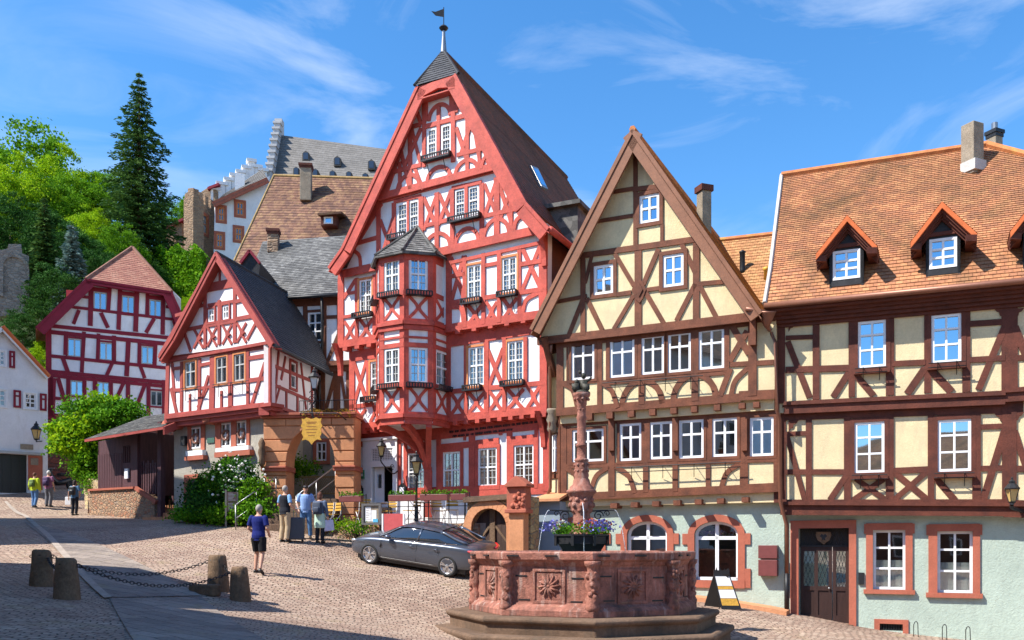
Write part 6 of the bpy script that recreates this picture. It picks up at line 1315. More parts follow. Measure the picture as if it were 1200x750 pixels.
# ================================================================ TERRACE
TA, TB_ = ray(396, 632, 29.4), ray(560, 650, 27.9); TW_ = Fac(P=TA, U=(TB_-TA)[:2]); TL_ = (TB_-TA).length; zD = .72
te = empty('terrace', (TA.x+2, TA.y, .2), 'raised pub terrace with low rubble wall in front of the red house', 'terrace')
q = MB(); TW_.box(q, 0, TL_, -1.3, zD-.02, -.35, 0); TW_.box(q, 0, .35, -1, zD-.02, -2, -.35); q.build('front_wall', 'rubble', te)
q = MB(); TW_.box(q, .1, TL_+.2, .3, zD, -2.6, -.1); q.build('deck', 'path', te)
q = MB(); TW_.box(q, -.2, TL_+1.3, .3, 1.38, -5.2, -2.6); q.build('upper_wall', 'rubble', te)
q = MB(); TW_.box(q, .1, 1.0, .7, .86, -3, -2.1); TW_.box(q, .1, 1.0, .86, 1.04, -3, -2.3); q.build('steps', 'sand', te)
tr = empty('terrace_railing', (TA.x+2, TA.y-.2, zD), 'black iron railing with planted flower boxes along the terrace edge', 'railing')
segs = [(.05, .95), (1.75, TL_-.35)]
for a, b in segs:
    q = MB(); n = max(2, int((b-a)/.62)+1)
    for i in range(n): u = a+(b-a)*i/(n-1); q.bar(TW_.W(u, zD, -.15), TW_.W(u, zD+.98, -.15), .03)
    for zz in (.15, .55, .95): q.bar(TW_.W(a, zD+zz, -.15), TW_.W(b, zD+zz, -.15), .022)
    q.build('rail_section', 'iron', tr)
# second higher hand line seen to the right
railing('handrail', [TW_.W(1.9, 1.38, -2.8), TW_.W(TL_, 1.1, -2.8)], .75, 6, 'thin steel rail along the upper terrace before the white plinth', False)
# ---------------------------------------------------------------- planter boxes with greenery (leaves added by foliage helper below)
def fol(mb, c, rx, ry, rz, n, s, rnd, tilt=.6):
    """n leaf quads of size s spread through an ellipsoid"""
    for i in range(n):
        while True:
            p = Vector((rnd.uniform(-1, 1), rnd.uniform(-1, 1), rnd.uniform(-1, 1)))
            if p.length < 1: break
        p = Vector(c)+Vector((p.x*rx, p.y*ry, p.z*rz)); a = Vector((rnd.gauss(0, 1), rnd.gauss(0, 1), rnd.gauss(0, 1))).normalized(); b = a.cross(Vector((rnd.gauss(0, 1), rnd.gauss(0, 1), rnd.gauss(0, 1)))).normalized(); k = s*rnd.uniform(.6, 1.2)
        mb.face([p-a*k*.5, p+b*k*.3, p+a*k*.5, p-b*k*.3])
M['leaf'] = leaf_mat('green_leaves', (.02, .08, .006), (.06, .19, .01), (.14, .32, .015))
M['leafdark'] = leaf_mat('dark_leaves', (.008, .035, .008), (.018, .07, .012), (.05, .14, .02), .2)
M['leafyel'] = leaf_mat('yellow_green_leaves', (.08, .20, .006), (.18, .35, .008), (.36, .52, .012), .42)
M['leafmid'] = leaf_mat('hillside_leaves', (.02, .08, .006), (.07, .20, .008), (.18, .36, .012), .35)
M['leafdry'] = leaf_mat('dry_leaves', (.16, .09, .02), (.34, .20, .03), (.48, .32, .05), .3)
M['needle'] = leaf_mat('conifer_needles', (.012, .045, .016), (.03, .085, .022), (.09, .17, .03), .15)
M['needleb'] = leaf_mat('blue_spruce_needles', (.04, .085, .075), (.09, .16, .14), (.16, .24, .2), .15)
M['petalr'] = plain('red_petals', (.55, .03, .04), .6); M['petalb'] = plain('lavender_petals', (.25, .25, .62), .6); M['petalw'] = plain('white_petals', (.8, .78, .72), .6)
rn = random.Random(11)
def planter(u, w, d=-.02, zz=.92, name='terrace planter'):
    r = empty('flower_box', TW_.W(u+w/2, zD+zz-.2, d), 'x', 'flower box', 'planted boxes on the terrace railing')
    q = MB(); TW_.box(q, u, u+w, zD+zz-.2, zD+zz, d-.1, d+.1); q.build('box', 'mail', r, bevel=.01)
    q = MB(); n = int(w/.12)
    for i in range(n): fol(q, TW_.W(u+w*(i+.5)/n, zD+zz+.05, d), .12, .12, .1, 26, .085, rn)
    q.build('foliage', 'leaf', r); return r
u = .08; k = 0
for u, w in ((.08, .8), (1.85, .95), (2.95, .95), (4.0, .5)):
    if u+w < TL_: o_ = planter(u, w); o_['label'] = ['red-brown flower box with greens at the left end of the terrace railing', 'flower box with low greens on the terrace rail just right of the menu boards', 'flower box with greens on the terrace rail directly above the car roof', 'short flower box at the right end of the terrace rail by the wooden gate'][k]; k += 1
# ---------------------------------------------------------------- folding chairs and tables
def make_chair():
    r = empty('folding_chair', (0, 0, 0), 'yellow slatted folding chair with white steel legs', 'chair', 'folding chairs on the terrace')
    for s in (-.2, .2):
        q = MB(); q.tube([(s, .22, 0), (s, -.18, .45), (s, -.24, .88)], .014, 5); q.build('back_frame', 'frame', r)
        q = MB(); q.tube([(s*.9, -.25, 0), (s*.9, .2, .45)], .014, 5); q.build('leg', 'frame', r)
    q = MB()
    for i in range(6): q.box((0, -.17+i*.075, .46), .4, .055, .018)
    q.build('seat', 'yelwood', r)
    q = MB()
    for i in range(3): q.box((0, -.2-i*.016, .62+i*.1), .4, .016, .07)
    q.build('backrest', 'yelwood', r); return r
ch0 = make_chair(); used = [False]
pa = lambda x, D: ray(x, 0, D)
CH = [(380.5, 29.6, .58, 2.6, 'yellow slatted folding chair nearest the arch steps, on the ground before the terrace'), (390, 29.9, .6, 2.3, 'yellow slatted folding chair between the arch steps and the terrace railing')]
for x, D, zz, rz, lab in CH: q_ = pa(x, D); place(ch0, used, (q_.x, q_.y, zz), rz, 1.0, lab)
for i, (u, d, rz) in enumerate(((.45, -.9, .5), (1.2, -1.3, 2.5), (2.2, -1.0, 1.0), (2.9, -1.6, 3.6), (3.6, -1.0, .2), (4.3, -1.5, 2.0))):
    if u < TL_-.2: q_ = TW_.W(u, zD, d); place(ch0, used, q_, rz, 1.0, ['yellow folding chair behind the left end of the terrace railing', 'yellow folding chair behind the glass menu board', 'yellow folding chair behind the red board', 'yellow folding chair beside the lamp post on the terrace', 'yellow folding chair on the terrace above the car windscreen', 'yellow folding chair at the far right end of the terrace'][i])
def make_table():
    r = empty('terrace_table', (0, 0, 0), 'small round metal terrace table', 'table', 'tables on the terrace'); q = MB(); q.lathe((0, 0, .71), [(.36, 0), (.38, .01), (.38, .03), (.36, .035)], 18); q.build('tabletop', 'grayiron', r)
    q = MB(); q.lathe((0, 0, 0), [(.2, 0), (.2, .02), (.03, .05), (.025, .71)], 10); q.build('leg', 'iron', r); return r
t0 = make_table(); used = [False]
for u, d, lab in ((.8, -1.2, 'round metal table at the left end of the terrace'), (2.55, -1.2, 'round metal table in the middle of the terrace beside the lamp post'), (4.0, -1.2, 'round metal table at the right end of the terrace')): place(t0, used, TW_.W(u, zD, d), 0, 1, lab)
# boards
mbd = empty('menu_board', ray(434, 620, 28.6), 'glass-fronted grey menu case with white sheets in front of the terrace', 'menu board')
MF = Fac(434, 28.6, -2500); q = MB()
for a in ((423.5, 446, 590, 592.5), (423.5, 446, 612.5, 615), (423.5, 426, 592.5, 612.5), (443.5, 446, 592.5, 612.5)): MF.boxp(q, *a, -.06, .03)
q.build('frame', 'grayiron', mbd); q = MB(); MF.boxp(q, 426, 443.5, 592.5, 612.5, -.05, -.02); q.build('backing', 'chim', mbd)
q = MB(); MF.boxp(q, 428, 434.5, 594, 611, -.02, -.012); MF.boxp(q, 435.2, 441, 598, 611, -.02, -.011); q.build('paper_sheet', 'frame', mbd)
q = MB()
for i in range(7): MF.boxp(q, 428.8, 433.8-(i % 3), 596+i*2, 596.5+i*2, -.012, -.009)
q.build('print', 'chim', mbd); q = MB(); MF.boxp(q, 437, 442.8, 608, 612, -.011, -.006); q.build('blue_label', plain('light_blue_label', (.1, .4, .6), .4), mbd)
q = MB()
for u in (424.5, 445): MF.boxp(q, u-.6, u+.6, 615, 630, -.05, 0)
q.build('leg', 'iron', mbd)
q = MB(); RF_ = Fac(460, 28.1, -2500); RF_.boxp(q, 448, 473, 602, 627, -.05, 0); rb = q.build('red_board', plain('red_board', (.55, .10, .10), .3, coat=.3)); tag(rb, 'plain red and white blank board leaning below the menu case', 'board')
q = MB()
for a in ((447.3, 449, 602, 628), (472, 473.8, 602, 628)): RF_.boxp(q, *a, -.06, .015)
q.build('board_frame', 'frame', rb)
for x0, x1, yt, yb, lab in ((416, 425, 568, 581, 'house-shaped menu box on the left of the red house doorway'), (466.5, 475, 566, 580, 'house-shaped menu box on the right of the red house doorway')):
    q = MB(); of = .14; P_ = [(x0, yb), (x1, yb), (x1, yt+4), ((x0+x1)/2, yt), (x0, yt+4)]; q.prism(pxp(RED, P_, of), -RED.N3*.12); b_ = q.build('menu_box', 'iron'); tag(b_, lab, 'menu box', 'menu boxes at the door')
    q = MB(); q.prism(pxp(RED, [(x0+1.8, yb-1.5), (x1-1.8, yb-1.5), (x1-1.8, yt+5), (x0+1.8, yt+5)], of+.008), -RED.N3*.01); q.build('paper_sheet', 'frame', b_)
q = MB(); RED.boxp(q, 419.5, 426, 551, 561, .1, .16); sg_ = q.build('green_sign', plain('green_sign_paint', (.04, .2, .1), .5)); tag(sg_, 'small green and white sign left of the red house door', 'sign'); q = MB(); RED.boxp(q, 420.5, 425, 555, 558, .16, .166); q.build('white_band', 'frame', sg_)
# ================================================================ STONE GATE WITH WOODEN DOORS AND THE CARVED PILLAR
GA = Fac(603, 27.2, -1500); p = GA.W(-1, 0)
gg = empty('cellar_gate', (p.x, p.y, -.7), 'rubble wall with round-arched old wooden double door behind the car', 'gate')
gu0, gu1 = GA.uz(553, 620)[0], GA.uz(594, 620)[0]; gzs, gzt = GA.uz(573, 618)[1], GA.uz(573, 596)[1]; gm, gr = (gu0+gu1)/2, (gu1-gu0)/2
arc = lambda e: [(gm-(gr+e)*math.cos(math.pi*i/14), gzs+(gzt-gzs+e)*math.sin(math.pi*i/14)) for i in range(15)]
q = MB(); GA.wall(q, None, 0, [], .6, [(GA.uz(543, 620)[0], -1.6), (gu0, -1.6)]+arc(0)+[(gu1, -1.6), (GA.uz(622, 620)[0], -1.6), (GA.uz(622, 585)[0], GA.uz(610, 582)[1]), (GA.uz(548, 585)[0], GA.uz(550, 588)[1])]); q.build('wall', 'rubbleyel', gg)
q = MB(); a, b = arc(0), arc(.28)
for i in range(14): q.prism([GA.W(x, zz, .05) for x, zz in (a[i], a[i+1], b[i+1], b[i])], -GA.N3*.12)
GA.box(q, gu0-.28, gu0, -1.6, gzs, -.1, .05); GA.box(q, gu1, gu1+.28, -1.6, gzs, -.1, .05); q.build('arch_surround', 'sand', gg, bevel=.01)
q = MB(); GA.beam(q, 545, 586, 622, 580.5, .16, .0, .14); q.build('coping', 'fstone2', gg)
for s in (0, 1):
    q = MB(); pts = [(x, zz) for x, zz in arc(0) if (x <= gm+.001 if s == 0 else x >= gm-.001)]; P_ = ([(gu0, -1.4)]+pts+[(gm-.01, -1.4)]) if s == 0 else ([(gm+.01, -1.4)]+pts+[(gu1, -1.4)])
    q.prism([GA.W(x, zz, -.25) for x, zz in P_], -GA.N3*.08); dl = q.build('door_leaf', 'wood', gg)
    q = MB(); a = (gu0+.1, GA.uz(560, 622)[1]) if s == 0 else (gu1-.1, GA.uz(560, 622)[1]); GA.beamu(q, (a[0], a[1]-.35), (gm+(-.1 if s == 0 else .1), a[1]+.15) if s == 0 else (gm+.1, a[1]+.15), .07, -.25, .04); q.build('brace', 'bollard', dl)
q = MB(); GA.box(q, gm-.09, gm+.09, -1.4, gzt-.02, -.24, -.19); q.build('centre_post', 'bollard', gg)
pc = ray(608, 640, 26.6); pr = empty('carved_pillar', (pc.x, pc.y, -1.0), 'sandstone pillar with carved relief block and gabled cap beside the wooden gate', 'pillar'); PF = Fac(608, 26.6, -1800); zp = lambda y: (HY-y)/FX*26.6; rzp = math.atan2(PF.U.y, PF.U.x)
q = MB(); q.box((pc.x, pc.y+.15, (zp(600)-1.5)/2), .48, .4, zp(600)+1.5, rzp); q.build('shaft', 'sand', pr, bevel=.02)
q = MB(); q.box((pc.x, pc.y+.1, (zp(600)+zp(571))/2), .60, .45, zp(571)-zp(600), rzp); q.box((pc.x, pc.y+.1, zp(599)), .7, .55, .12, rzp); q.build('relief_block', 'sandred', pr, bevel=.02)
q = MB()
for i in range(16): a = rn.uniform(-.2, .2); b_ = rn.uniform(-.25, .22); q.ball((pc.x+a, pc.y-.14-a*.3, (zp(600)+zp(571))/2+b_), rn.uniform(.05, .09), n=7, m=5)
q.build('carving', 'sandred', pr, True)
q = MB(); w = .46; zb_ = zp(571); t_ = zp(558); q.prism([PF.W(PF.uz(595, 570)[0], zb_, .25), PF.W(PF.uz(621, 570)[0], zb_, .25), PF.W(PF.uz(621, 570)[0], zb_+.08, .25), PF.W(PF.uz(608, 570)[0], t_, .25), PF.W(PF.uz(595, 570)[0], zb_+.08, .25)], -PF.N3*.6); q.build('cap', 'sandred', pr, bevel=.015)
# ================================================================ COVERED WOODEN PORCH
PO = Fac(160, 35.6, -1100); p = PO.W(-1, 0); po_ = empty('wooden_porch', (p.x, p.y, 1.1), 'purple-brown boarded porch with lean-to roof on a sandstone base beside the small gable house', 'porch')
U_ = lambda x, y=560: PO.uz(x, y)[0]; Z_ = lambda y, x=140: PO.uz(x, y)[1]
q = MB(); PO.wall(q, None, 0, [(U_(144.5), U_(155), Z_(543), Z_(523))], .08, [(U_(115), Z_(574)), (U_(164), Z_(574)), (U_(164), Z_(510)), (U_(115), Z_(515))])
for i in range(24): u = U_(115)+(U_(164)-U_(115))*i/24; (None if U_(143) < u < U_(156) else PO.box(q, u+.01, u+(U_(164)-U_(115))/24-.012, Z_(574), Z_(531), 0, .02))
PO.box(q, U_(156), U_(163.5), Z_(574), Z_(508), 0, .1); PO.box(q, U_(187), U_(191), 0, Z_(500), -.1, .1)
side(q, PO, U_(115), Z_(580), Z_(515), 0, 3.5, .08); side(q, PO, U_(163), Z_(580), Z_(508), 0, 3, .08); q.build('boarding', 'shed', po_)
q = MB()
for i in range(5): u = U_(145.5)+(U_(154.5)-U_(145.5))*i/4; PO.box(q, u-.02, u+.02, Z_(543), Z_(523), -.06, -.02)
q.build('window_bars', 'shed', po_)
q = MB()
for i in range(9): u = U_(165)+(U_(187)-U_(165))*i/8; PO.box(q, u-.04, u+.04, Z_(578)-.1, Z_(545)+(.1 if i % 2 else 0), -.05, -.02)
for y in (549, 570): PO.box(q, U_(164), U_(188), Z_(y)-.05, Z_(y)+.04, -.09, -.05)
q.build('picket_gate', 'shed', po_)
q = MB(); PO.box(q, U_(100), U_(190), 0, Z_(500), -3.8, -3.6); q.build('back_wall', 'shed', po_)
q = MB(); a, b, c, d = PO.pt(99, 515, .9), PO.pt(191, 500, .9), PO.pt(224, 480, -2.2), PO.pt(170, 488, -2.2); roof_quad(q, a, b, c, d, .2); ro = q.build('roof', 'slate2', po_)
q = MB(); q.prism([a, b, b+Vector((0, 0, -.1)), a+Vector((0, 0, -.1))], -PO.N3*.06); q.prism([b, PO.pt(226, 494, -.3)+Vector((0, 0, .25)), PO.pt(226, 494, -.3), b+Vector((0, 0, -.3))], Vector((.06, 0, 0))); q.build('fascia', 'rose', ro)
q = MB(); PO.box(q, U_(106), U_(163), -.2, Z_(574), -.4, .12); PO.box(q, U_(106), U_(106)+.4, -.2, Z_(572), -5, -.4); 
q.prism([PO.W(U_(160), 0, .12), PO.W(U_(184), 0, .12), PO.W(U_(184), Z_(590), .12), PO.W(U_(163), Z_(574), .12)], -PO.N3*.5); q.build('stone_base', 'rubble', po_)
q = MB(); PO.beam(q, 160, 572, 184, 588.5, .14, .12, .08); PO.box(q, U_(108), U_(161), Z_(574), Z_(574)+.08, -.4, .2); q.build('coping', 'sandred', po_)
q = MB()
for i in range(5): zz = .95+i*.17; PO.box(q, U_(176), U_(207), zz-1, zz, -2.4, .7-i*.35)
q.build('steps', 'sand', po_)
q = MB(); PO.boxp(q, 145.5, 149.5, 549, 561, .02, .1); tag(q.build('notice_box', 'frame', None, bevel=.01), 'small white notice box on the purple-brown porch boards', 'notice box')
# ================================================================ FOUNTAIN
fx, fy = FC.x, FC.y; fo_ = empty('fountain', (fx, fy, -2.3), 'octagonal red sandstone market fountain with carved column, water jets and two stone steps', 'fountain')
B0 = -1.45
def octa(prof, name, mat, bevel=.02): q = MB(); q.lathe((fx, fy, 0), prof, 8); return q.build(name, mat, fo_, bevel=bevel)
octa([(3.40, -2.7), (3.40, -1.98), (3.48, -1.93), (3.50, -1.84), (3.44, -1.80), (2.5, -1.80)], 'lower_step', 'fstone2', .03)
octa([(3.06, -1.85), (3.06, -1.60), (3.14, -1.56), (3.16, -1.49), (3.10, -1.45), (2.0, -1.45)], 'upper_step', 'fstone2', .03)
ba = octa([(2.62, B0), (2.62, B0+.12), (2.55, B0+.2), (2.47, B0+.24), (2.44, B0+.28), (2.43, -.42), (2.47, -.38), (2.50, -.33), (2.58, -.28), (2.60, -.14), (2.56, -.11), (2.24, -.11), (2.22, -.2), (2.22, -.9), (.3, -.9)], 'basin', 'fstone', .012)
q = MB(); q.lathe((fx, fy, -.32), [(2.22, 0), (0.01, .002)], 8)
mw, nt, N, L, B = nmat('fountain_water'); B.inputs['Base Color'].default_value = (.02, .05, .045, 1); B.inputs['Roughness'].default_value = .04; tcx = N.new('ShaderNodeTexCoord'); nn_ = noise(N, L, tcx.outputs['Object'], 9, 2); bu_2 = N.new('ShaderNodeBump'); bu_2.inputs['Strength'].default_value = .5; bu_2.inputs['Distance'].default_value = .03; L.new(nn_.outputs[0], bu_2.inputs['Height']); L.new(bu_2.outputs[0], B.inputs['Normal']); M['water'] = mw
tag(q.build('water_surface', 'water', None), kind='structure')
vt = [Vector((fx+2.43*math.cos(math.pi/4*k), fy+2.43*math.sin(math.pi/4*k), 0)) for k in range(8)]
rnf = random.Random(4)
for k in range(8):
    a, b = vt[k], vt[(k+1) % 8]; F = Fac(P=a, U=(b-a)[:2])
    if F.N.dot((a-FC).xy) < 0: F = Fac(P=b, U=(a-b)[:2])
    Ln = (b-a).length; um = Ln/2
    q = MB(); zc = -.83
    for u0, u1, z0, z1, d in ((um-.36, um+.36, zc-.36, zc-.30, .035), (um-.36, um+.36, zc+.30, zc+.36, .035), (um-.36, um-.30, zc-.3, zc+.3, .035), (um+.30, um+.36, zc-.3, zc+.3, .035), (um-.27, um+.27, zc-.27, zc+.27, .012)): F.box(q, u0, u1, z0, z1, -.01, d)
    po = q.build('panel_frame', 'fstone', ba, bevel=.008)
    q = MB()
    for j in range(12):
        an = j*math.pi/6; c = F.W(um+.12*math.cos(an), zc+.12*math.sin(an), .02); e = F.W(um+.25*math.cos(an+.1), zc+.25*math.sin(an+.1), .025); w = F.W(um+.19*math.cos(an+.28), zc+.19*math.sin(an+.28), .04); w2 = F.W(um+.19*math.cos(an-.28), zc+.19*math.sin(an-.28), .015); c0 = F.W(um+.04*math.cos(an), zc+.04*math.sin(an), .05); q.face([c0, w2, e, w]); q.tube([c0, c+F.N3*.03, e], [.03, .026, .01], 6)
    q.ball(F.W(um, zc, .03), .06, .06, .06, 8, 6)
    q.build('rosette', 'fstone', ba, True)
    # figured corner pilaster
    q = MB(); d = (a-FC); d.z = 0; d.normalize(); c = a+d*.03
    q.lathe((c.x, c.y, 0), [(.15, B0+.1), (.17, B0+.22), (.13, B0+.3), (.16, B0+.38), (.10, B0+.46), (.12, B0+.54), (.16, B0+.66), (.12, B0+.76), (.15, B0+.86), (.10, B0+.94), (.13, -.42), (.17, -.38), (.18, -.3)], 10, rz=k*math.pi/4)
    for j in range(12): t = rnf.random(); an = k*math.pi/4+rnf.uniform(-1.2, 1.2); q.ball((c.x+.11*math.cos(an), c.y+.11*math.sin(an), B0+.35+t*.62), rnf.uniform(.035, .065), n=7, m=5)
    q.build('corner_figure', 'fstone', ba, True)
    q = MB()
    for (u, z) in ((um-.62, -.62), (um+.62, -.66), (um-.55, -1.12), (um+.6, -1.14), (um-.75, -.2), (um+.1, -.2)):
        F.box(q, u-.13, u+.13, z-.016, z+.016, -.01, .014 if z < -.3 else .19)
    q.build('iron_clamps', 'iron', ba)
# column
k_ = 20.6/FX; zc_ = lambda y: (HY-y)*k_
prof = [(17, 655), (17, 626), (13, 622), (12, 606), (11, 603), (14, 599), (16, 592), (14, 584), (17, 579), (20, 577), (20, 575), (16, 573), (16, 571), (12, 568), (11, 563), (9, 560), (10, 557), (8.5, 552), (9.5, 545), (8.5, 541), (10, 540), (9, 538), (6.2, 537), (6, 524), (7.6, 523), (7.6, 521), (6, 520), (5.8, 492), (7, 490), (5.6, 486), (5.6, 476), (7.2, 474), (7, 471), (9, 467), (11.5, 464), (12, 461), (10, 460)]
q = MB(); q.lathe((FC.x-.03, fy, 0), [(r*k_*.88, zc_(y)) for r, y in prof], 16); co = q.build('column', 'fstone', fo_, True)
q = MB(); cx_ = FC.x-.03
for j in range(8):
    an = j*math.pi/4+.2
    for yy, rr_, s in ((592, 14.5, 5.2), (586, 15, 4), (598, 12, 4.5), (552, 8.6, 2.6), (545, 9, 2.8), (468, 9.5, 2.6), (480, 5.6, 1.6)): q.ball((cx_+rr_*k_*.86*math.cos(an+yy), fy+rr_*k_*.86*math.sin(an+yy), zc_(yy)), s*k_*.72, n=7, m=5)
q.build('carved_masks', 'fstone', co, True)
M['bronze'] = rough_mat('dark_bronze', (.055, .05, .035), .5, 6, 30, .55, .6, .02, (.12, .16, .08, .5))
q = MB(); zb2 = zc_(461)
def cap(a, b, r0, r1): q.tube([(cx_+a[0], fy+a[1], zb2+a[2]), (cx_+b[0], fy+b[1], zb2+b[2])], [r0, r1], 8)
q.lathe((cx_, fy, zb2-.02), [(.2, 0), (.2, .05), (.15, .08)], 10)
cap((.04, 0, .05), (.04, 0, .3), .09, .10); q.ball((cx_+.05, fy, zb2+.40), .06, .06, .075); cap((.0, -.02, .28), (-.14, -.06, .16), .04, .03); cap((.1, 0, .28), (.2, -.02, .32), .035, .03); cap((.2, -.02, .32), (.22, 0, .38), .03, .02)
cap((-.02, 0, .05), (-.1, 0, .02), .06, .05); q.ball((cx_-.13, fy-.05, zb2+.12), .09, .07, .12); q.ball((cx_-.11, fy-.03, zb2+.26), .06)
for sx in (-.14, .1): q.prism([Vector((cx_+sx+a, fy-.14, zb2+b)) for a, b in ((-.09, .2), (.07, .2), (.08, .08), (0, -.03), (-.09, .08))], Vector((0, .03, 0)))
q.tube([(cx_-.03, fy, zb2+.45), (cx_-.05, fy, zb2+.52)], .03, 6)
q.build('crowning_figure', 'bronze', co, True)
# spout arms with scrolls, water jets
for s in (-1, 1):
    q = MB(); z0 = zc_(598); q.tube([(cx_+s*.22, fy-.05, z0-.02), (cx_+s*.74, fy-.12, z0)], .018, 6)
    scroll(q, Vector((cx_+s*.38, fy-.08, z0-.13)), .12, Vector((1, 0, 0)), 1.4, .014, s); scroll(q, Vector((cx_+s*.58, fy-.1, z0-.08)), .07, Vector((1, 0, 0)), 1.2, .012, -s)
    q.build('spout_arm', 'iron', fo_)
M['jet'], nt, N, L, B = nmat('falling_water'); B.inputs['Base Color'].default_value = (.85, .9, .95, 1); B.inputs['Roughness'].default_value = .1; B.inputs['Transmission Weight'].default_value = .55; B.inputs['IOR'].default_value = 1.33
for s in (-1, 1):
    q = MB(); z0 = zc_(597); pts = [(cx_+s*(.74+.26*t), fy-.12-.02*t, z0+.03*t-1.02*t*t-.02) for t in np.linspace(0, 1, 14)]; q.tube(pts, .008, 6); q.build('water_jet', 'jet', fo_, True)
q = MB(); q.tube([(cx_, fy-.3, zc_(590)), (cx_+.01, fy-.5, zc_(600)), (cx_+.01, fy-.56, zc_(622)), (cx_+.01, fy-.57, -.3)], .012, 6); q.build('water_jet', 'jet', fo_, True)
# flower planter round the column: octagonal iron-banded box
fp = empty('flower_planter', (cx_, fy, .0), 'black octagonal planter with blue, red and white flowers round the fountain column', 'planter')
q = MB(); q.lathe((cx_, fy, 0), [(.58, .04), (.61, .05), (.62, .22), (.66, .23), (.66, .27), (.56, .26), (.54, .2)], 8, ph=.5); q.lathe((cx_, fy, -.18), [(.46, 0), (.48, .1), (.58, .24)], 8, ph=.5)
for j in range(8): an = math.pi/4*(j+.5); q.box((cx_+.64*math.cos(an), fy+.64*math.sin(an), .14), .03, .06, .26, an)
q.build('tub', 'iron', fp)
q = MB(); rn = random.Random(8)
for j in range(26): an = j*.2416+rn.uniform(0, .1); fol(q, (cx_+.5*math.cos(an), fy+.5*math.sin(an), .38), .18, .18, .15, 60, .07, rn)
q.build('leaves', 'leaf', fp)
for nm, mt, cnt, rz_, hh in (('lavender_flowers', 'petalb', 330, .86, .54), ('red_flowers', 'petalr', 130, .62, .5), ('white_flowers', 'petalw', 150, .62, .49)):
    q = MB(); cl = [(rn.uniform(0, 6.28)) for _ in range(6)]
    for i in range(cnt):
        an = rn.choice(cl)+rn.gauss(0, .28); rr_ = rz_*rn.uniform(.75, 1.12); c = Vector((cx_+rr_*math.cos(an), fy+rr_*math.sin(an), hh+rn.uniform(-.1, .12)-(rr_-.45)*.25))
        for k in range(2): a = Vector((rn.gauss(0, 1), rn.gauss(0, 1), rn.gauss(0, 1))).normalized(); b = a.cross(Vector((.3, .5, .8))).normalized(); s = .028; q.face([c-a*s, c+b*s, c+a*s, c-b*s])
    tag(q.build(nm, mt, fp), kind='stuff')
# ================================================================ BOLLARDS AND CHAINS
def make_bollard():
    r = empty('stone_bollard', (0, 0, 0), 'x', 'bollard', 'stone bollards along the path'); q = MB(); n = 14; vs = []; rnb = random.Random(2)
    prof = [(.23, -.25), (.225, .0), (.215, .12), (.20, .3), (.19, .45), (.175, .6), (.165, .67), (.14, .70)]
    q.lathe((0, 0, 0), prof, n); 
    q.v = [(x*(1+.06*math.sin(5*math.atan2(y, x)+z*7)), y*(1+.06*math.cos(3*math.atan2(y, x)-z*5)), z+(.015*math.sin(x*30) if z > .6 else 0)) for x, y, z in q.v]
    q.build('stone', 'bollard', r, True); 
    q = MB(); q.tube([(.16*math.cos(a), .16*math.sin(a), .6) for a in np.linspace(0, 6.283, 13)], .012, 5)
    for sx in (1, -1): q.tube([(sx*.19+.025*math.cos(a), 0, .58+.03*math.sin(a)) for a in np.linspace(0, 6.283, 9)], .008, 5)
    q.build('iron_ring', 'iron', r); return r
bp = make_bollard(); used = [False]; BL = []
for x, y, hp, lab in ((49, 687, 42, 'stone bollard with chain at far left, behind its neighbour'), (78, 702, 47, 'reddish-footed stone bollard at far left, nearest the viewer'), (255, 692, 41, 'stone bollard right of the path, farther one of the pair'), (281, 704, 39, 'stone bollard right of the path, nearer one of the pair, sunlit')):
    g = gpt(x, y); s = hp*g.y/FX/.7; o_ = place(bp, used, g, random.uniform(0, 3), (s*1.0, s*1.0, s), lab); BL.append((g, s))
def chain(a, b, sag, label):
    a, b = Vector(a), Vector(b); L_ = (b-a).length*1.08; n = int(L_/.085); q = MB()
    for i in range(n):
        t = (i+.5)/n; p = a.lerp(b, t); p.z -= sag*4*t*(1-t); t2 = t+.01; p2 = a.lerp(b, t2); p2.z -= sag*4*t2*(1-t2); d = (p2-p).normalized(); s = d.cross(Vector((0, 0, 1))).normalized() if i % 2 else d.cross(d.cross(Vector((0, 0, 1)))).normalized()
        q.tube([p+d*.06*math.cos(an)+s*.03*math.sin(an) for an in np.linspace(0, 6.283, 9)], .0085, 5, False)
    tag(q.build('chain', 'iron'), label, 'chain', 'black iron chains between the bollards')
tp = lambda i, dx=0: BL[i][0]+Vector((dx, 0, .58*BL[i][1]))
chain(tp(0, .2), tp(2, -.2), .33, 'black iron chain sagging between the two farther bollards'); chain(tp(1, .2), tp(3, -.2), .33, 'black iron chain sagging between the two nearer bollards'); chain(tp(0, .1), tp(1, -.1), .12, 'short iron chain joining the two left bollards'); chain(tp(2, .1), tp(3, -.1), .12, 'short iron chain joining the two right bollards')
g = gpt(240, 696); q = MB(); q.box((g.x, g.y, g.z+.08), .7, .3, .26, -.5); tag(q.build('stone_block', 'bollard', None, bevel=.04), 'low rough stone block lying beside the right bollards', 'stone block')
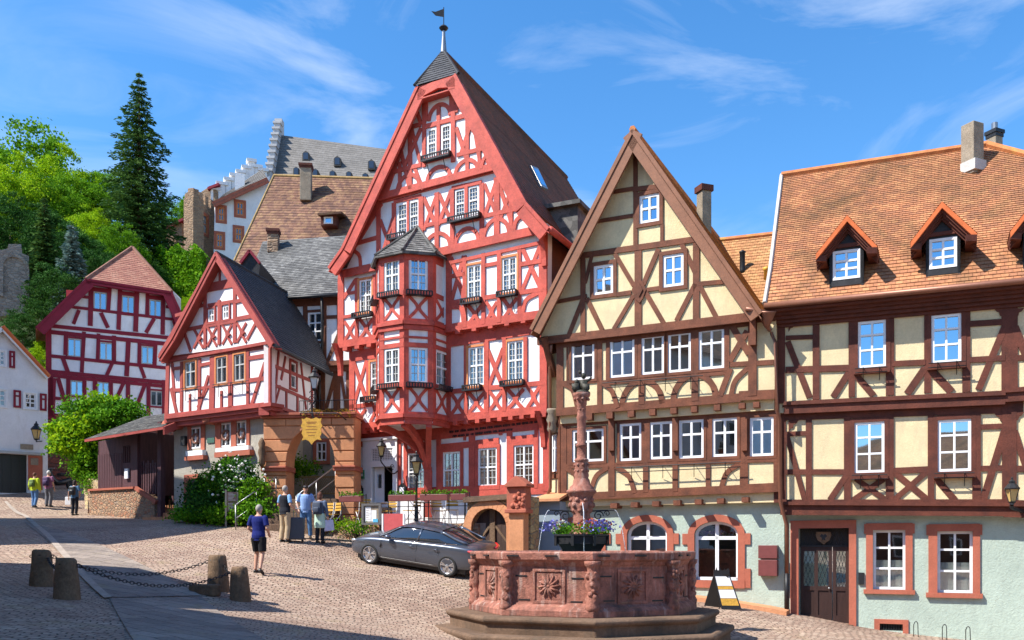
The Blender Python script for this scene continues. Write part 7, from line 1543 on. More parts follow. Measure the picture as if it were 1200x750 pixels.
# ================================================================ SANDWICH BOARD, INFO SIGN, BIKE LOOPS, DRAIN COVERS
g = gpt(851, 714); ab = empty('sandwich_board', g, 'black A-frame pavement board with white and yellow stripes in front of the arched window', 'sandwich board')
s = 1.0; A_ = Fac(P=(g.x, g.y), U=Vector((1, -.12))); w2 = .27; H_ = .96
for sd, nm in ((1, 'front_panel'), (-1, 'rear_panel')):
    q = MB(); f = lambda u, z: A_.W(u-.12*(1 if False else 0), z, 0)
    base = Vector((sd*.0, 0, 0)); 
    T_ = g+Vector((-.13, 0, H_)); off_ = Vector((.12, -.12, 0)) if sd > 0 else Vector((-.3, .28, 0)); Bm = g+off_; Bm.z = g.z
    U3 = Vector((.99, -.1, 0)) if sd > 0 else Vector((.9, -.3, 0)); P0_ = [Bm-U3*w2, Bm+U3*w2, T_+U3*w2*.8, T_-U3*w2*.8]
    if sd > 0:
        q.prism(P0_, Vector((0, .025, 0))); fp_ = q.build(nm, 'black', ab)
        L0, L1 = (P0_[0], P0_[3]), (P0_[1], P0_[2])
        for t0_, t1_, mt, nm2 in ((.1, .3, 'gold', 'yellow_stripe'), (.31, .55, 'frame', 'white_stripe'), (.56, .65, 'gold', 'yellow_stripe'), (.66, .93, 'frame', 'white_stripe')):
            q = MB(); e = Vector((0, -.004, .0)); i_ = .07
            pt_ = lambda t, s_: L0[0].lerp(L0[1], t).lerp(L1[0].lerp(L1[1], t), s_)+e
            q.prism([pt_(t0_, i_), pt_(t0_, 1-i_), pt_(t1_, 1-i_), pt_(t1_, i_)], Vector((0, .006, 0))); q.build(nm2, mt, fp_)
        q = MB(); X0 = P0_[3]; X1 = P0_[2]; sk_ = [(0, 0), (1, 0), (1, .14), (.9, .2), (.82, .13), (.74, .13), (.7, .2), (.66, .13), (.5, .12), (.42, .21), (.36, .12), (.25, .13), (.2, .24), (.15, .14), (.06, .13), (0, .16)]
        q.prism([X0.lerp(X1, a)+Vector((0, 0, b*.8)) for a, b in sk_], Vector((0, .02, 0))); q.build('skyline_header', 'black', ab)
    else: q.prism(P0_, Vector((0, .025, 0))); q.build(nm, 'black', ab)
for dx in (-.22, .34):
    q = MB(); q.bar(g+Vector((dx, -.13, 0)), g+Vector((dx, -.13, -.0))+Vector((0, 0, .1)), .02); q.build('foot', 'iron', ab)
g = gpt(265, 612); g = g*((g.y-1.6)/g.y); g = Vector((g.x, g.y, gz(g.x, g.y))); sg2 = empty('info_sign', g, 'brown two-panel information sign on steel posts in front of the rose bush', 'sign'); SF = Fac(265, g.y, 2400); SF.P = Vector((g.x, g.y))
sc2 = g.y/FX
for u in (0, 13.0*sc2): q = MB(); q.box((*SF.W(u, 0)[:2], g.z+22*sc2), .06, .06, 44*sc2-(.15 if u else 0)); q.build('post', 'grayiron', sg2)
for z0, z1 in ((18, 29.5), (30.2, 41.5)):
    q = MB(); SF.box(q, 1*sc2, 12.2*sc2, g.z+z0*sc2, g.z+z1*sc2, -.02, .02); pn = q.build('panel', plain('brown_sign_panel', (.25, .13, .11), .5) if 'panelb' not in M else M['panelb'], sg2)
    q = MB()
    for i in range(6): SF.box(q, 2.2*sc2, (10.5-(i*7 % 4))*sc2, g.z+(z0+1.5+i*1.6)*sc2, g.z+(z0+1.9+i*1.6)*sc2, .02, .023)
    q.build('print', 'frame', pn)
for x, y, lab in ((1073, 738, 'leftmost'), (1106.5, 744, 'middle'), (1134, 749, 'rightmost')):
    g = RGT.pt(x, y, .5); g.z = gz(g.x, g.y); q = MB(); q.tube([(g.x-.05, g.y, g.z), (g.x-.05, g.y, g.z+.33)]+[(g.x+.05*math.cos(a)*-1, g.y-.02, g.z+.33+.07*math.sin(a)) for a in np.linspace(0, math.pi, 7)]+[(g.x+.05, g.y-.04, g.z)], .011, 6)
    tag(q.build('bicycle_loop', 'iron', None, True), f'{lab} of the three thin black bicycle loops at the foot of the grey-green wall', 'bicycle stand', 'bicycle loops at the wall')
# raised stone kerb along the house fronts on the right
q = MB(); a_ = gpt(805, 697); 
ks = [BRN.W(BRN.uz(x, 700)[0], 0, .62) for x in (655, 700, 750, 800, 850, 905, 926)]
for i in range(len(ks)-1):
    A, B_ = ks[i], ks[i+1]; za, zb2 = gz(A.x, A.y), gz(B_.x, B_.y); n3 = BRN.N3*.6
    q.add([Vector((A.x, A.y, za-.1)), Vector((B_.x, B_.y, zb2-.1)), Vector((B_.x, B_.y, zb2+.12)), Vector((A.x, A.y, za+.12)), Vector((A.x, A.y, za+.14))-n3, Vector((B_.x, B_.y, zb2+.14))-n3], [(0, 1, 2, 3), (3, 2, 5, 4)])
ke = ks[-1]; ze = gz(ke.x, ke.y); q.face([Vector((ke.x, ke.y, ze-.2)), Vector((ke.x, ke.y, ze+.12)), Vector((ke.x, ke.y, ze+.14))-n3, Vector((ke.x, ke.y, ze-.2))-n3])
tag(q.build('pavement_kerb', 'sand'), kind='structure')
# ================================================================ CAR
def finish(o, mods):
    """apply the object's modifiers to its mesh"""
    dg = bpy.context.evaluated_depsgraph_get(); dg.update(); me = bpy.data.meshes.new_from_object(o.evaluated_get(dg)); o.modifiers.clear(); old = o.data; o.data = me; bpy.data.meshes.remove(old); return o
def loft(mb, secs, closed_ends=True):
    n = len(secs[0]); vs = [p for s in secs for p in s]
    fs = [(i*n+j, (i+1)*n+j, (i+1)*n+(j+1) % n, i*n+(j+1) % n) for i in range(len(secs)-1) for j in range(n)]
    if closed_ends: fs += [tuple(range(n)), tuple((len(secs)-1)*n+j for j in range(n-1, -1, -1))]
    mb.add(vs, fs)
def build_car():
    m, nt, N, L, B = nmat('dark_grey_metallic_paint'); B.inputs['Base Color'].default_value = (.085, .10, .13, 1); B.inputs['Metallic'].default_value = .55; B.inputs['Roughness'].default_value = .32; B.inputs['Coat Weight'].default_value = 1; B.inputs['Coat Roughness'].default_value = .03; M['carpaint'] = m
    M['carglass'] = plain('tinted_car_glass', (.012, .016, .02), .03, 0, 1.0, 1.0); M['tyre'] = plain('tyre_rubber', (.02, .02, .02), .85); M['rim'] = plain('silver_rim', (.55, .55, .56), .25, .8); M['chrome'] = plain('chrome', (.6, .6, .62), .12, 1)
    r = empty('parked_car', (0, 0, 0), 'dark grey four-door coupe parked facing left behind the fountain', 'car')
    # x, zbottom, belt z, centre-top z, half width, half width at belt
    S = [(-2.32, .42, .80, .86, .58, .52), (-2.29, .32, .86, .95, .74, .66), (-2.15, .24, .93, 1.03, .84, .76), (-1.85, .20, .96, 1.06, .895, .80), (-1.4, .18, .965, 1.02, .912, .82), (-.6, .17, .94, .97, .912, .83), (.3, .17, .91, .94, .91, .83), (1.0, .17, .895, .97, .905, .81), (1.45, .18, .875, .95, .895, .78), (1.85, .19, .82, .88, .87, .73), (2.12, .21, .72, .78, .80, .64), (2.27, .25, .62, .68, .68, .52), (2.32, .32, .56, .60, .52, .40)]
    secs = []
    for x, zb, zl, zt, w, wb in S:
        h = [(w*.80, zb), (w*.955, zb+.07), (w*.985, zb+.20), (w, zb+(zl-zb)*.52), (w*.975, zb+(zl-zb)*.70), (w*.985, zb+(zl-zb)*.80), (w*.96, zl-.035), (wb, zl), (wb*.6, zl+(zt-zl)*.72), (0, zt)]
        sec = [(x, y, z) for y, z in h]+[(x, -y, z) for y, z in h[-2::-1]]; secs.append([Vector(p) for p in sec])
    q = MB(); loft(q, secs); body = q.build('body', 'carpaint', r, True)
    ss = body.modifiers.new('s', 'SUBSURF'); ss.levels = ss.render_levels = 2
    cut = MB()
    for x in (-1.40, 1.41):
        for s in (1, -1): cut.lathe((0, 0, 0), [(.362, .62), (.362, 1.2)], 40); k = 80; cut.v[-k:] = [(x+a, s*c, .335+b) for a, b, c in cut.v[-k:]]
    co = cut.build('cutter', 'tyre', None); co.location = (0, 0, 0)
    a = np.array(cut.v); co.data.vertices.foreach_set('co', a.ravel())
    bm = body.modifiers.new('b', 'BOOLEAN'); bm.operation = 'DIFFERENCE'; bm.object = co; bm.solver = 'EXACT'
    finish(body, 0); body.data.polygons.foreach_set('use_smooth', [True]*len(body.data.polygons)); bpy.data.objects.remove(co)
    # greenhouse: x, base z, top z, half width at base, half width at roof
    G = [(-1.98, 1.02, 1.05, .60, .42), (-1.6, .99, 1.17, .72, .50), (-1.2, .96, 1.285, .79, .555), (-.75, .945, 1.355, .815, .585), (-.2, .93, 1.385, .82, .60), (.25, .92, 1.365, .82, .595), (.6, .915, 1.27, .815, .58), (.95, .915, 1.11, .79, .56), (1.22, .92, .96, .72, .50)]
    secs = []
    for x, zb, zt, wb, wt in G:
        h = [(wb*.98, zb-.06), (wb, zb), (wb+(wt-wb)*.45, zb+(zt-zb)*.5), (wt+.035, zb+(zt-zb)*.86), (wt*.86, zt-.012), (wt*.5, zt+.008), (0, zt+.012)]
        secs.append([Vector((x, y, z)) for y, z in h]+[Vector((x, -y, z)) for y, z in h[-2::-1]])
    q = MB(); loft(q, secs); gl = q.build('windows', 'carglass', r, True); ss = gl.modifiers.new('s', 'SUBSURF'); ss.levels = ss.render_levels = 2; finish(gl, 0); gl.data.polygons.foreach_set('use_smooth', [True]*len(gl.data.polygons))
    # roof skin and pillars sit 8 mm proud of the glass
    def gp(x, f, e=.012):
        """point on the greenhouse at station x, f = 0 belt .. 1 roof centre (left side)"""
        for i in range(len(G)-1):
            if G[i][0] <= x <= G[i+1][0]: t = (x-G[i][0])/(G[i+1][0]-G[i][0]); g = [G[i][k]+(G[i+1][k]-G[i][k])*t for k in range(5)]; break
        _, zb, zt, wb, wt = g; pr = [(wb+e, zb), (wb+(wt-wb)*.45+e, zb+(zt-zb)*.5), (wt+.035+e, zb+(zt-zb)*.86+e*.3), (wt*.86, zt-.012+e), (wt*.5, zt+.008+e), (0, zt+.012+e)]
        s = f*(len(pr)-1); i = min(int(s), len(pr)-2); t = s-i; return pr[i][0]+(pr[i+1][0]-pr[i][0])*t, pr[i][1]+(pr[i+1][1]-pr[i][1])*t
    q = MB(); X = np.linspace(-.98, .36, 12); Fs = [.40, .5, .6, .7, .85, 1.0]
    for sg in (1, -1):
        for i in range(len(X)-1):
            for j in range(len(Fs)-1): q.face([Vector((x, sg*gp(x, f)[0], gp(x, f)[1])) for x, f in ((X[i], Fs[j]), (X[i+1], Fs[j]), (X[i+1], Fs[j+1]), (X[i], Fs[j+1]))])
    for sg in (1, -1):    # screen pillars and C pillar
        for (xa, fa), (xb, fb), w in (((.36, .43), (1.18, .02), .055), ((-.98, .45), (-1.9, .1), .10)):
            pts = []
            for t in np.linspace(0, 1, 8): x = xa+(xb-xa)*t; y, z = gp(x, max(0, fa+(fb-fa)*t**1.2), .006); pts.append(Vector((x, sg*y, z)))
            q.tube(pts, w*.45, 8)
        for x in (-.28,): p0, p1 = gp(x, .02, .004), gp(x, .42, .004); q.bar((x, sg*p0[0], p0[1]), (x-.06, sg*p1[0], p1[1]), .06, .02, up=(0, 1, 0))
    q.build('roof', 'carpaint', body, True)
    q = MB()
    for sg in (1, -1):
        q.tube([Vector((x, sg*(gp(x, .0, .02)[0]), gp(x, 0)[1]+.01)) for x in np.linspace(-1.62, 1.02, 16)], .009, 5)
    q.build('window_trim', 'chrome', body)
    def sw_(x, z):      # body half width at height
        for i in range(len(S)-1):
            if S[i][0] <= x <= S[i+1][0]: t = (x-S[i][0])/(S[i+1][0]-S[i][0]); return S[i][4]+(S[i+1][4]-S[i][4])*t
        return .9
    q = MB()
    for sg in (1, -1):
        for x in (1.02, -.28, -1.18): q.tube([(x-(.03 if x > -1 else -.16)*((z-.3)/.6), sg*(sw_(x, z)*(1.0-.012 if .42 < z < .72 else .985)+.0), z) for z in np.linspace(.28, .88, 9)], .004, 4)
        q.tube([(x, sg*(sw_(x, 0)*.985+.002), .30) for x in np.linspace(-.9, 1.0, 8)], .004, 4)
    q.build('door_gaps', 'black', body)
    q = MB()
    for sg in (1, -1):
        for x in (-.12, -1.0): q.tube([(x-.1, sg*.912, .785), (x, sg*.935, .79), (x+.1, sg*.912, .785)], .013, 6)
    q.build('door_handle', 'carpaint', body, True)
    for sg in (1, -1):
        q = MB(); q.ball((.70, sg*.96, .98), .11, .10, .075); q.bar((.72, sg*.86, .93), (.72, sg*.96, .96), .05); q.build('wing_mirror', 'carpaint', r, True)
        q = MB(); q.tube([(-2.22, sg*.80, .80), (-2.27, sg*.76, .83), (-2.315, sg*.62, .82), (-2.33, sg*.4, .82)], [.05, .055, .05, .04], 8); q.build('tail_light', plain('red_tail_light', (.6, .02, .02), .15, coat=1) if sg == 1 else M['tail'], r, True) if False else None
    M['tail'] = plain('red_tail_light', (.6, .02, .02), .15, coat=1); M['head'] = plain('headlight_glass', (.5, .52, .55), .08, .3, 1)
    for sg in (1, -1):
        q = MB(); q.tube([(-2.05, sg*.835, .865), (-2.16, sg*.82, .85), (-2.27, sg*.735, .82), (-2.325, sg*.56, .80), (-2.33, sg*.42, .80)], [.02, .055, .06, .05, .03], 8); q.build('tail_light', 'tail', r, True)
        q = MB(); q.tube([(1.98, sg*.80, .70), (2.12, sg*.75, .68), (2.25, sg*.62, .63), (2.29, sg*.45, .62)], [.02, .05, .055, .03], 8); q.build('headlight', 'head', r, True)
        q = MB(); q.tube([(1.02, sg*.905, .62), (.98, sg*.912, .72)], .018, 6); q.build('side_vent', 'black', body)
    q = MB(); q.box((-2.335, 0, .62), .02, .5, .11); q.build('number_plate', 'frame', r); q = MB(); q.box((0, 0, .2), 3.9, 1.5, .16); q.build('underbody', 'black', r)
    q = MB(); q.tube([(-2.27, -.5, .3), (-2.27, .5, .3)], .05, 6); q.build('rear_diffuser', 'black', r)
    # wheels
    for x in (-1.40, 1.41):
        for s in (1, -1):
            q = MB(); n = 36; prof = [(.225, -.10), (.30, -.115), (.327, -.09), (.335, 0), (.327, .09), (.30, .115), (.235, .10), (.225, .0)]
            q.lathe((0, 0, 0), prof, n); q.v = [(x+a, s*(.80+c), .335+b) for a, b, c in q.v]; w = q.build('wheel', 'tyre', r, True)
            q = MB()
            q.lathe((0, 0, 0), [(.24, .06), (.245, .1), (.23, .105), (.215, .09), (.215, .02)], n)
            for j in range(5):
                for dd in (-.16, .16):
                    a0 = j*2*math.pi/5+.3; a1 = a0+dd; q.bar((math.cos(a0)*.05, math.sin(a0)*.05, .075), (math.cos(a1)*.235, math.sin(a1)*.235, .095), .034, .022)
            q.lathe((0, 0, 0), [(.06, .06), (.06, .1), (.03, .11)], 14)
            q.v = [(x+a, s*(.80+c), .335+b) for a, b, c in q.v]; q.build('rim', 'rim', w)
            q = MB(); q.lathe((0, 0, 0), [(.21, .015), (.21, .03)], 24); q.lathe((0, 0, 0), [(.355, -.2), (.355, -.18)], 24); q.v = [(x+a, s*(.80+c), .335+b) for a, b, c in q.v]; q.build('brake_disc', 'black', w)
    return r
car = build_car()
pr_, pf_ = gpt(524, 676.5), gpt(435, 661.5)
d = (pf_-pr_); d.z = 0; d.normalize(); half = .80
lft = Vector((-d.y, d.x, 0)); mid_ = (pr_+pf_)/2; ctr = mid_-lft*half
zf = lambda p: gz(p.x, p.y)
A_, B_ = ctr+d*1.4, ctr-d*1.4; dz = Vector((d.x, d.y, (zf(A_)-zf(B_))/2.8)).normalized(); C1, C2 = ctr+lft*.8, ctr-lft*.8; lz_ = Vector((lft.x, lft.y, (zf(C1)-zf(C2))/1.6)); up = dz.cross(lz_).normalized(); lz_ = up.cross(dz).normalized()
ctr.z = (zf(A_)+zf(B_))/2+.01
car.matrix_world = Matrix(((dz.x, lz_.x, up.x, ctr.x), (dz.y, lz_.y, up.y, ctr.y), (dz.z, lz_.z, up.z, ctr.z), (0, 0, 0, 1))) @ Matrix.Scale(.95, 4)
# ================================================================ PEOPLE
M['skin'] = plain('skin', (.50, .27, .18), .6); M['skin2'] = plain('light_skin', (.56, .33, .24), .6)
def cloth(name, c): return rough_mat(name, c, .12, 4, 25, .9, .5, .01, None, (1, 1, .6), s3=40, spec=.2)
CL = {k: cloth(k, c) for k, c in dict(navy_shirt=(.012, .02, .14), black_shorts=(.015, .015, .018), beige_trousers=(.46, .35, .22), black_vest=(.018, .02, .028), blue_shirt=(.2, .38, .62), light_blue_shirt=(.28, .42, .70), jeans=(.10, .20, .38), mint_wrap=(.45, .62, .50), dark_trousers=(.02, .022, .03), patterned_top=(.10, .13, .20), lime_jacket=(.45, .55, .03), mauve_shirt=(.30, .12, .22), grey_trousers=(.16, .16, .18), teal_shirt=(.08, .17, .28)).items()}
HAIR = {k: plain(k, c, .8) for k, c in dict(grey_hair=(.32, .29, .26), dark_hair=(.035, .02, .014), reddish_hair=(.12, .04, .02), white_hair=(.6, .58, .55)).items()}
def rm(o, v): m = o.modifiers.new('r', 'REMESH'); m.mode = 'VOXEL'; m.voxel_size = v; s = o.modifiers.new('sm', 'SMOOTH'); s.factor = .5; s.iterations = 3; finish(o, 0); o.data.polygons.foreach_set('use_smooth', [True]*len(o.data.polygons))
def person(loc, face, H, label, P, cl, hair, skin='skin', hairlong=0, cap_=None):
    """P: joints in metres for a 1.75 m figure, x to the figure's left, -y forwards"""
    r = empty('person', (0, 0, 0), label, 'person'); k = H/1.75; V = lambda p: Vector(p)*k
    J = dict(pel=(0, 0, .95), ch=(0, .0, 1.32), nk=(0, .01, 1.50), hd=(0, -.02, 1.635), hl=(.095, 0, .92), hr=(-.095, 0, .92), kl=(.10, -.02, .50), kr=(-.10, -.02, .50), al=(.10, .03, .09), ar=(-.10, .03, .09), sl=(.185, .01, 1.43), sr=(-.185, .01, 1.43), el=(.25, .03, 1.14), er=(-.25, .03, 1.14), wl=(.24, -.08, .90), wr=(-.24, -.08, .90)); J.update(P)
    def torso(mb, prof, e=0):
        n = 16; vs = []
        a, b = V(J['pel']), V(J['nk'])
        for z, rx, ry, oy in prof:
            t = (z-.95)/.55; c = Vector((a.x+(b.x-a.x)*t, a.y+(b.y-a.y)*t+oy*k, z*k+(b.z-1.5*k)*max(0, t)))
            vs += [c+Vector(((rx+e)*k*math.cos(2*math.pi*j/n), (ry+e)*k*math.sin(2*math.pi*j/n), 0)) for j in range(n)]
        m = len(prof); fs = [(i*n+j, i*n+(j+1) % n, (i+1)*n+(j+1) % n, (i+1)*n+j) for i in range(m-1) for j in range(n)]+[tuple(range(n-1, -1, -1)), tuple((m-1)*n+j for j in range(n))]; mb.add(vs, fs)
    TP = [(.84, .10, .08, .01), (.90, .155, .105, .01), (.97, .165, .115, .005), (1.08, .145, .105, -.01), (1.20, .155, .11, -.01), (1.32, .175, .115, 0), (1.41, .17, .10, .005), (1.46, .11, .075, .01), (1.50, .055, .055, .01)]
    def limb(mb, js, rs, e=0):
        pts = [V(J[j]) if isinstance(j, str) else V(j) for j in js]; P2, R2 = [], []
        for i in range(len(pts)-1):
            for t in (0, .33, .66): P2.append(pts[i].lerp(pts[i+1], t)); R2.append((rs[i]+(rs[i+1]-rs[i])*t+e)*k+(.004*k if t == .33 else 0))
        P2.append(pts[-1]); R2.append((rs[-1]+e)*k); mb.tube(P2, R2, 12)
    q = MB(); torso(q, TP); limb(q, ['hl', 'kl', 'al'], [.088, .057, .040]); limb(q, ['hr', 'kr', 'ar'], [.088, .057, .040])
    limb(q, ['sl', 'el', 'wl'], [.052, .040, .028]); limb(q, ['sr', 'er', 'wr'], [.052, .040, .028])
    for s in ('sl', 'sr', 'el', 'er'): q.ball(V(J[s]), (.055 if s[0] == 's' else .042)*k)
    limb(q, ['nk', 'hd'], [.055, .052]); hd = V(J['hd']); q.ball(hd+Vector((0, .005, .01))*k, .077*k, .095*k, .112*k, 16, 12); q.ball(hd+Vector((0, -.03, -.055))*k, .052*k, .055*k, .06*k, 12, 8)
    q.ball(hd+Vector((0, -.098, -.012))*k, .015*k, .022*k, .024*k); q.ball(hd+Vector((0, -.085, -.055))*k, .024*k, .012*k, .008*k)
    for s in (1, -1): q.ball(hd+Vector((s*.078, .01, 0))*k, .012*k, .02*k, .03*k)
    for w, e_, s in (('wl', 'el', 1), ('wr', 'er', -1)):
        wv, ev = V(J[w]), V(J[e_]); d = (wv-ev).normalized(); side_ = d.cross(Vector((0, 1, 0))); side_ = side_.normalized() if side_.length > .1 else Vector((1, 0, 0)); fw = Vector((0, -1, 0))
        q.tube([wv-d*.01, wv+d*.05*k, wv+d*.095*k], [.028*k, .036*k, .034*k], 10)
        for f in range(4): o = fw*(-.027+.018*f)*k; L_ = (.075, .085, .082, .065)[f]*k; b0 = wv+d*.085*k+o; q.tube([b0, b0+d*L_*.55+fw*.004*k, b0+d*L_*.95+fw*.018*k-side_*.01*k*s], [.0105*k, .0095*k, .008*k], 6)
        q.tube([wv+d*.03*k+fw*.02*k, wv+d*.065*k+fw*.052*k, wv+d*.095*k+fw*.055*k], [.013*k, .011*k, .009*k], 6)
    for a in ('al', 'ar'): av = V(J[a]); dd = Vector(P.get('f'+a[1], (0, -1, 0))).normalized(); q.tube([av+Vector((0, 0, -.03))*k, av+dd*.08*k+Vector((0, 0, -.055))*k], [.04*k, .035*k], 8)
    body = q.build('body', skin, r); rm(body, .0105*k)
    for nm, spec in cl.items():
        q = MB(); kind = spec['k']; e = spec.get('e', .012)
        if kind == 'shirt':
            lo = spec.get('lo', .86); torso(q, [p for p in [(lo, .165, .118, .01)]+TP if p[0] >= lo][:-1], e)
            if not spec.get('nosleeve'):
                for a, b, c in (('sl', 'el', 'wl'), ('sr', 'er', 'wr')):
                    q.ball(V(J[a]), (.05+e*.6)*k)
                    if spec.get('long'): limb(q, [a, b, c], [.055, .046, .034], e+.003)
                    else: x = V(J[a]).lerp(V(J[b]), .78)/k; limb(q, [a, tuple(x)], [.052, .050], e*.7+.004)
        elif kind == 'legs':
            torso(q, [(.82, .12, .09, .01), (.90, .16, .112, .01), (1.0, .155, .112, .0)], e*.6)
            for h_, kk_, a in (('hl', 'kl', 'al'), ('hr', 'kr', 'ar')):
                if spec.get('short'): x = V(J[kk_]).lerp(V(J[h_]), .12)/k; limb(q, [h_, tuple(x)], [.098, .082], e+.006)
                else: limb(q, [h_, kk_, a], [.092, .066, .056], e)
        elif kind == 'wrap': torso(q, [(.52+0, .17, .13, 0), (.62, .18, .14, 0), (.8, .17, .13, 0), (.95, .165, .12, .0), (1.03, .16, .115, 0)], e+.01)
        o = q.build(nm, CL[spec['m']], r); rm(o, .012*k)
    q = MB()
    for a in ('al', 'ar'):
        av = V(J[a]); dd = Vector(J.get('f'+a[1], (0, -1, 0))).normalized(); h0 = av-dd*.05*k+Vector((0, 0, -.05))*k; q.tube([h0, av+dd*.05*k+Vector((0, 0, -.045))*k, av+dd*.16*k+Vector((0, 0, -.058))*k, av+dd*.2*k+Vector((0, 0, -.065))*k], [.042*k, .048*k, .042*k, .025*k], 10)
    o = q.build('shoes', 'black' if cl.get('shoes_white') is None else 'frame', r); rm(o, .012*k)
    q = MB(); q.ball(hd+Vector((0, .018, .028))*k, .085*k, .098*k, .108*k, 16, 12)
    q.v = [(x, max(y, hd.y-.055*k+max(0, (z-hd.z-.06*k))*-.4), z) if True else 0 for x, y, z in q.v]
    if hairlong: q.ball(hd+Vector((0, .05, -.04))*k, .085*k, .07*k, .13*k)
    o = q.build('hair', HAIR[hair], r, True)
    if cap_: q = MB(); q.ball(hd+Vector((0, .0, .065))*k, .09*k, .105*k, .065*k, 14, 8); q.tube([hd+Vector((0, -.07, .06))*k, hd+Vector((0, -.16, .05))*k], [.06*k, .03*k], 8); q.build('cap', cap_, r, True)
    q = MB()
    for s in (1, -1): q.ball(hd+Vector((s*.03, -.088, .012))*k, .008*k, n=6, m=4)
    q.build('eyes', 'black', r)
    r.location = loc; r.rotation_euler = (0, 0, face); return r, k, V, J
gl = lambda x, y: (lambda g: Vector((g.x, g.y, gz(g.x, g.y))))(gpt(x, y))
# man in navy shirt walking away to the upper left (back to us)
g = gl(303, 672); AW = R(180-12)
person(g, AW, 80*g.y/FX, 'man in navy blue T-shirt and black shorts walking alone across the square', dict(hl=(.09, 0, .92), kl=(.10, -.10, .52), al=(.10, -.02, .09), kr=(-.12, .02, .5), ar=(-.15, .20, .12), fl=(0, -1, 0), fr=(0, -1, -.4), el=(.27, .02, 1.15), wl=(.20, -.16, 1.02), er=(-.26, .04, 1.15), wr=(-.22, -.14, 1.0), nk=(0, -.01, 1.5), hd=(0, -.04, 1.63)), {'t_shirt': dict(k='shirt', m='navy_shirt', e=.02, lo=.84), 'shorts': dict(k='legs', m='black_shorts', short=1, e=.012)}, 'grey_hair', 'skin')
# group of three with the suitcase
g = gl(334, 636); s65 = 64*g.y/FX
r_, k_2, V_, J_ = person(g, R(150), s65*1.03, 'man in black vest and beige trousers holding the grey suitcase', dict(el=(.26, .02, 1.17), wl=(.24, -.18, 1.0), er=(-.27, .04, 1.15), wr=(-.34, -.14, .98), kl=(.12, -.02, .5), al=(.13, .03, .09)), {'shirt': dict(k='shirt', m='blue_shirt', e=.012), 'vest': dict(k='shirt', m='black_vest', e=.028, nosleeve=1, lo=.86), 'trousers': dict(k='legs', m='beige_trousers', e=.016)}, 'grey_hair')
g2 = gl(358, 631.5); person(g2, R(15), 62*g2.y/FX, 'man in light blue shirt, jeans and dark cap facing the viewer', dict(el=(.28, .03, 1.16), wl=(.25, -.10, .95), er=(-.27, .03, 1.16), wr=(-.22, -.12, .93), kl=(.13, -.05, .5), al=(.16, -.03, .09)), {'shirt': dict(k='shirt', m='light_blue_shirt', e=.022, lo=.85), 'jeans': dict(k='legs', m='jeans', e=.014)}, 'dark_hair', 'skin', 0, 'dark_door' if False else 'black')
g3 = gl(375, 636.5); wr_, kw_, Vw, Jw = person(g3, R(165), 59*g3.y/FX, 'woman with patterned top, pale green cloth at her waist and backpack, seen from behind', dict(el=(.24, .0, 1.17), wl=(.2, -.15, 1.0), er=(-.25, .02, 1.16), wr=(-.28, -.02, .92)), {'top': dict(k='shirt', m='patterned_top', e=.016, long=1), 'trousers': dict(k='legs', m='dark_trousers', e=.010), 'waist_cloth': dict(k='wrap', m='mint_wrap', e=.02)}, 'reddish_hair', 'skin', 1)
def backpack(loc, face, s, label, mat='black'):
    r = empty('backpack', loc, label, 'backpack', None, face); L0 = Vector(loc); r.rotation_euler = (0, 0, 0); q = MB(); q.box(L0, .30*s, .15*s, .42*s); q.box(L0+Vector((0, .09, -.06))*s, .22*s, .07*s, .2*s); q.build('bag', mat, r, True, bevel=.04*s)
    q = MB()
    for sx in (-.09, .09): q.tube([L0+Vector((sx, -.07, .2))*s, L0+Vector((sx*1.1, -.17, .22))*s, L0+Vector((sx*1.2, -.30, .12))*s, L0+Vector((sx*1.2, -.28, -.1))*s, L0+Vector((sx, -.08, -.18))*s], .014*s, 6)
    q.build('strap', mat, r); r.rotation_euler = (0, 0, face); return r
def onback(g, face, k, z=1.22, y=.20): return g+Vector((-math.sin(face)*y*k, math.cos(face)*y*k, z*k))
M['leafbag'] = plain('olive_bag', (.10, .16, .03), .7); M['navybag'] = plain('dark_blue_bag', (.03, .045, .08), .7); M['purplebag'] = plain('purple_bag', (.05, .02, .09), .7)
backpack(onback(g3, R(165), kw_, 1.2), R(165), kw_, 'dark blue backpack worn by the woman with the pale green cloth', 'navybag')
b = g3+Vector((.28*kw_, -.05, .62*kw_)); q = MB(); q.prism([b+Vector(p) for p in ((-.12, 0, -.2), (.2, 0, -.16), (.16, 0, .18), (-.1, 0, .16))], Vector((0, .1, 0))); bo = q.build('shopping_bag', plain('pale_lilac_bag', (.55, .55, .72), .5), None, bevel=.02); tag(bo, 'pale lilac shopping bag in the hand of the woman with the backpack', 'bag')
q = MB(); q.tube([b+Vector((-.06, .05, .16)), b+Vector((0, .05, .26)), b+Vector((.08, .05, .17))], .008, 5); q.build('handle', 'frame', bo)
gs_ = gl(347, 635.5); sc_ = empty('suitcase', gs_, 'dark grey upright wheeled suitcase standing between the two men', 'suitcase'); M['case'] = rough_mat('grey_suitcase_shell', (.06, .07, .09), .1, 5, 30, .5, .3)
q = MB(); q.box(gs_+Vector((0, 0, .42)), .50, .28, .70, .15); q.build('shell', 'case', sc_, bevel=.05)
q = MB(); 
for i in range(5): q.box(gs_+Vector((-.18+i*.09, -.142+i*.0137, .42)), .018, .012, .6, .15)
q.build('ribs', 'black', sc_)
q = MB()
for sx in (-.1, .1): q.tube([gs_+Vector((sx, .08, .75)), gs_+Vector((sx, .08, 1.05))], .012, 6)
q.tube([gs_+Vector((-.12, .08, 1.05)), gs_+Vector((.12, .08, 1.05))], .018, 6); q.build('pull_handle', 'grayiron', sc_)
for sx in (-.2, .2): q = MB(); q.ball(gs_+Vector((sx, 0, .04)), .04, .025, .04); q.build('castor', 'black', sc_)
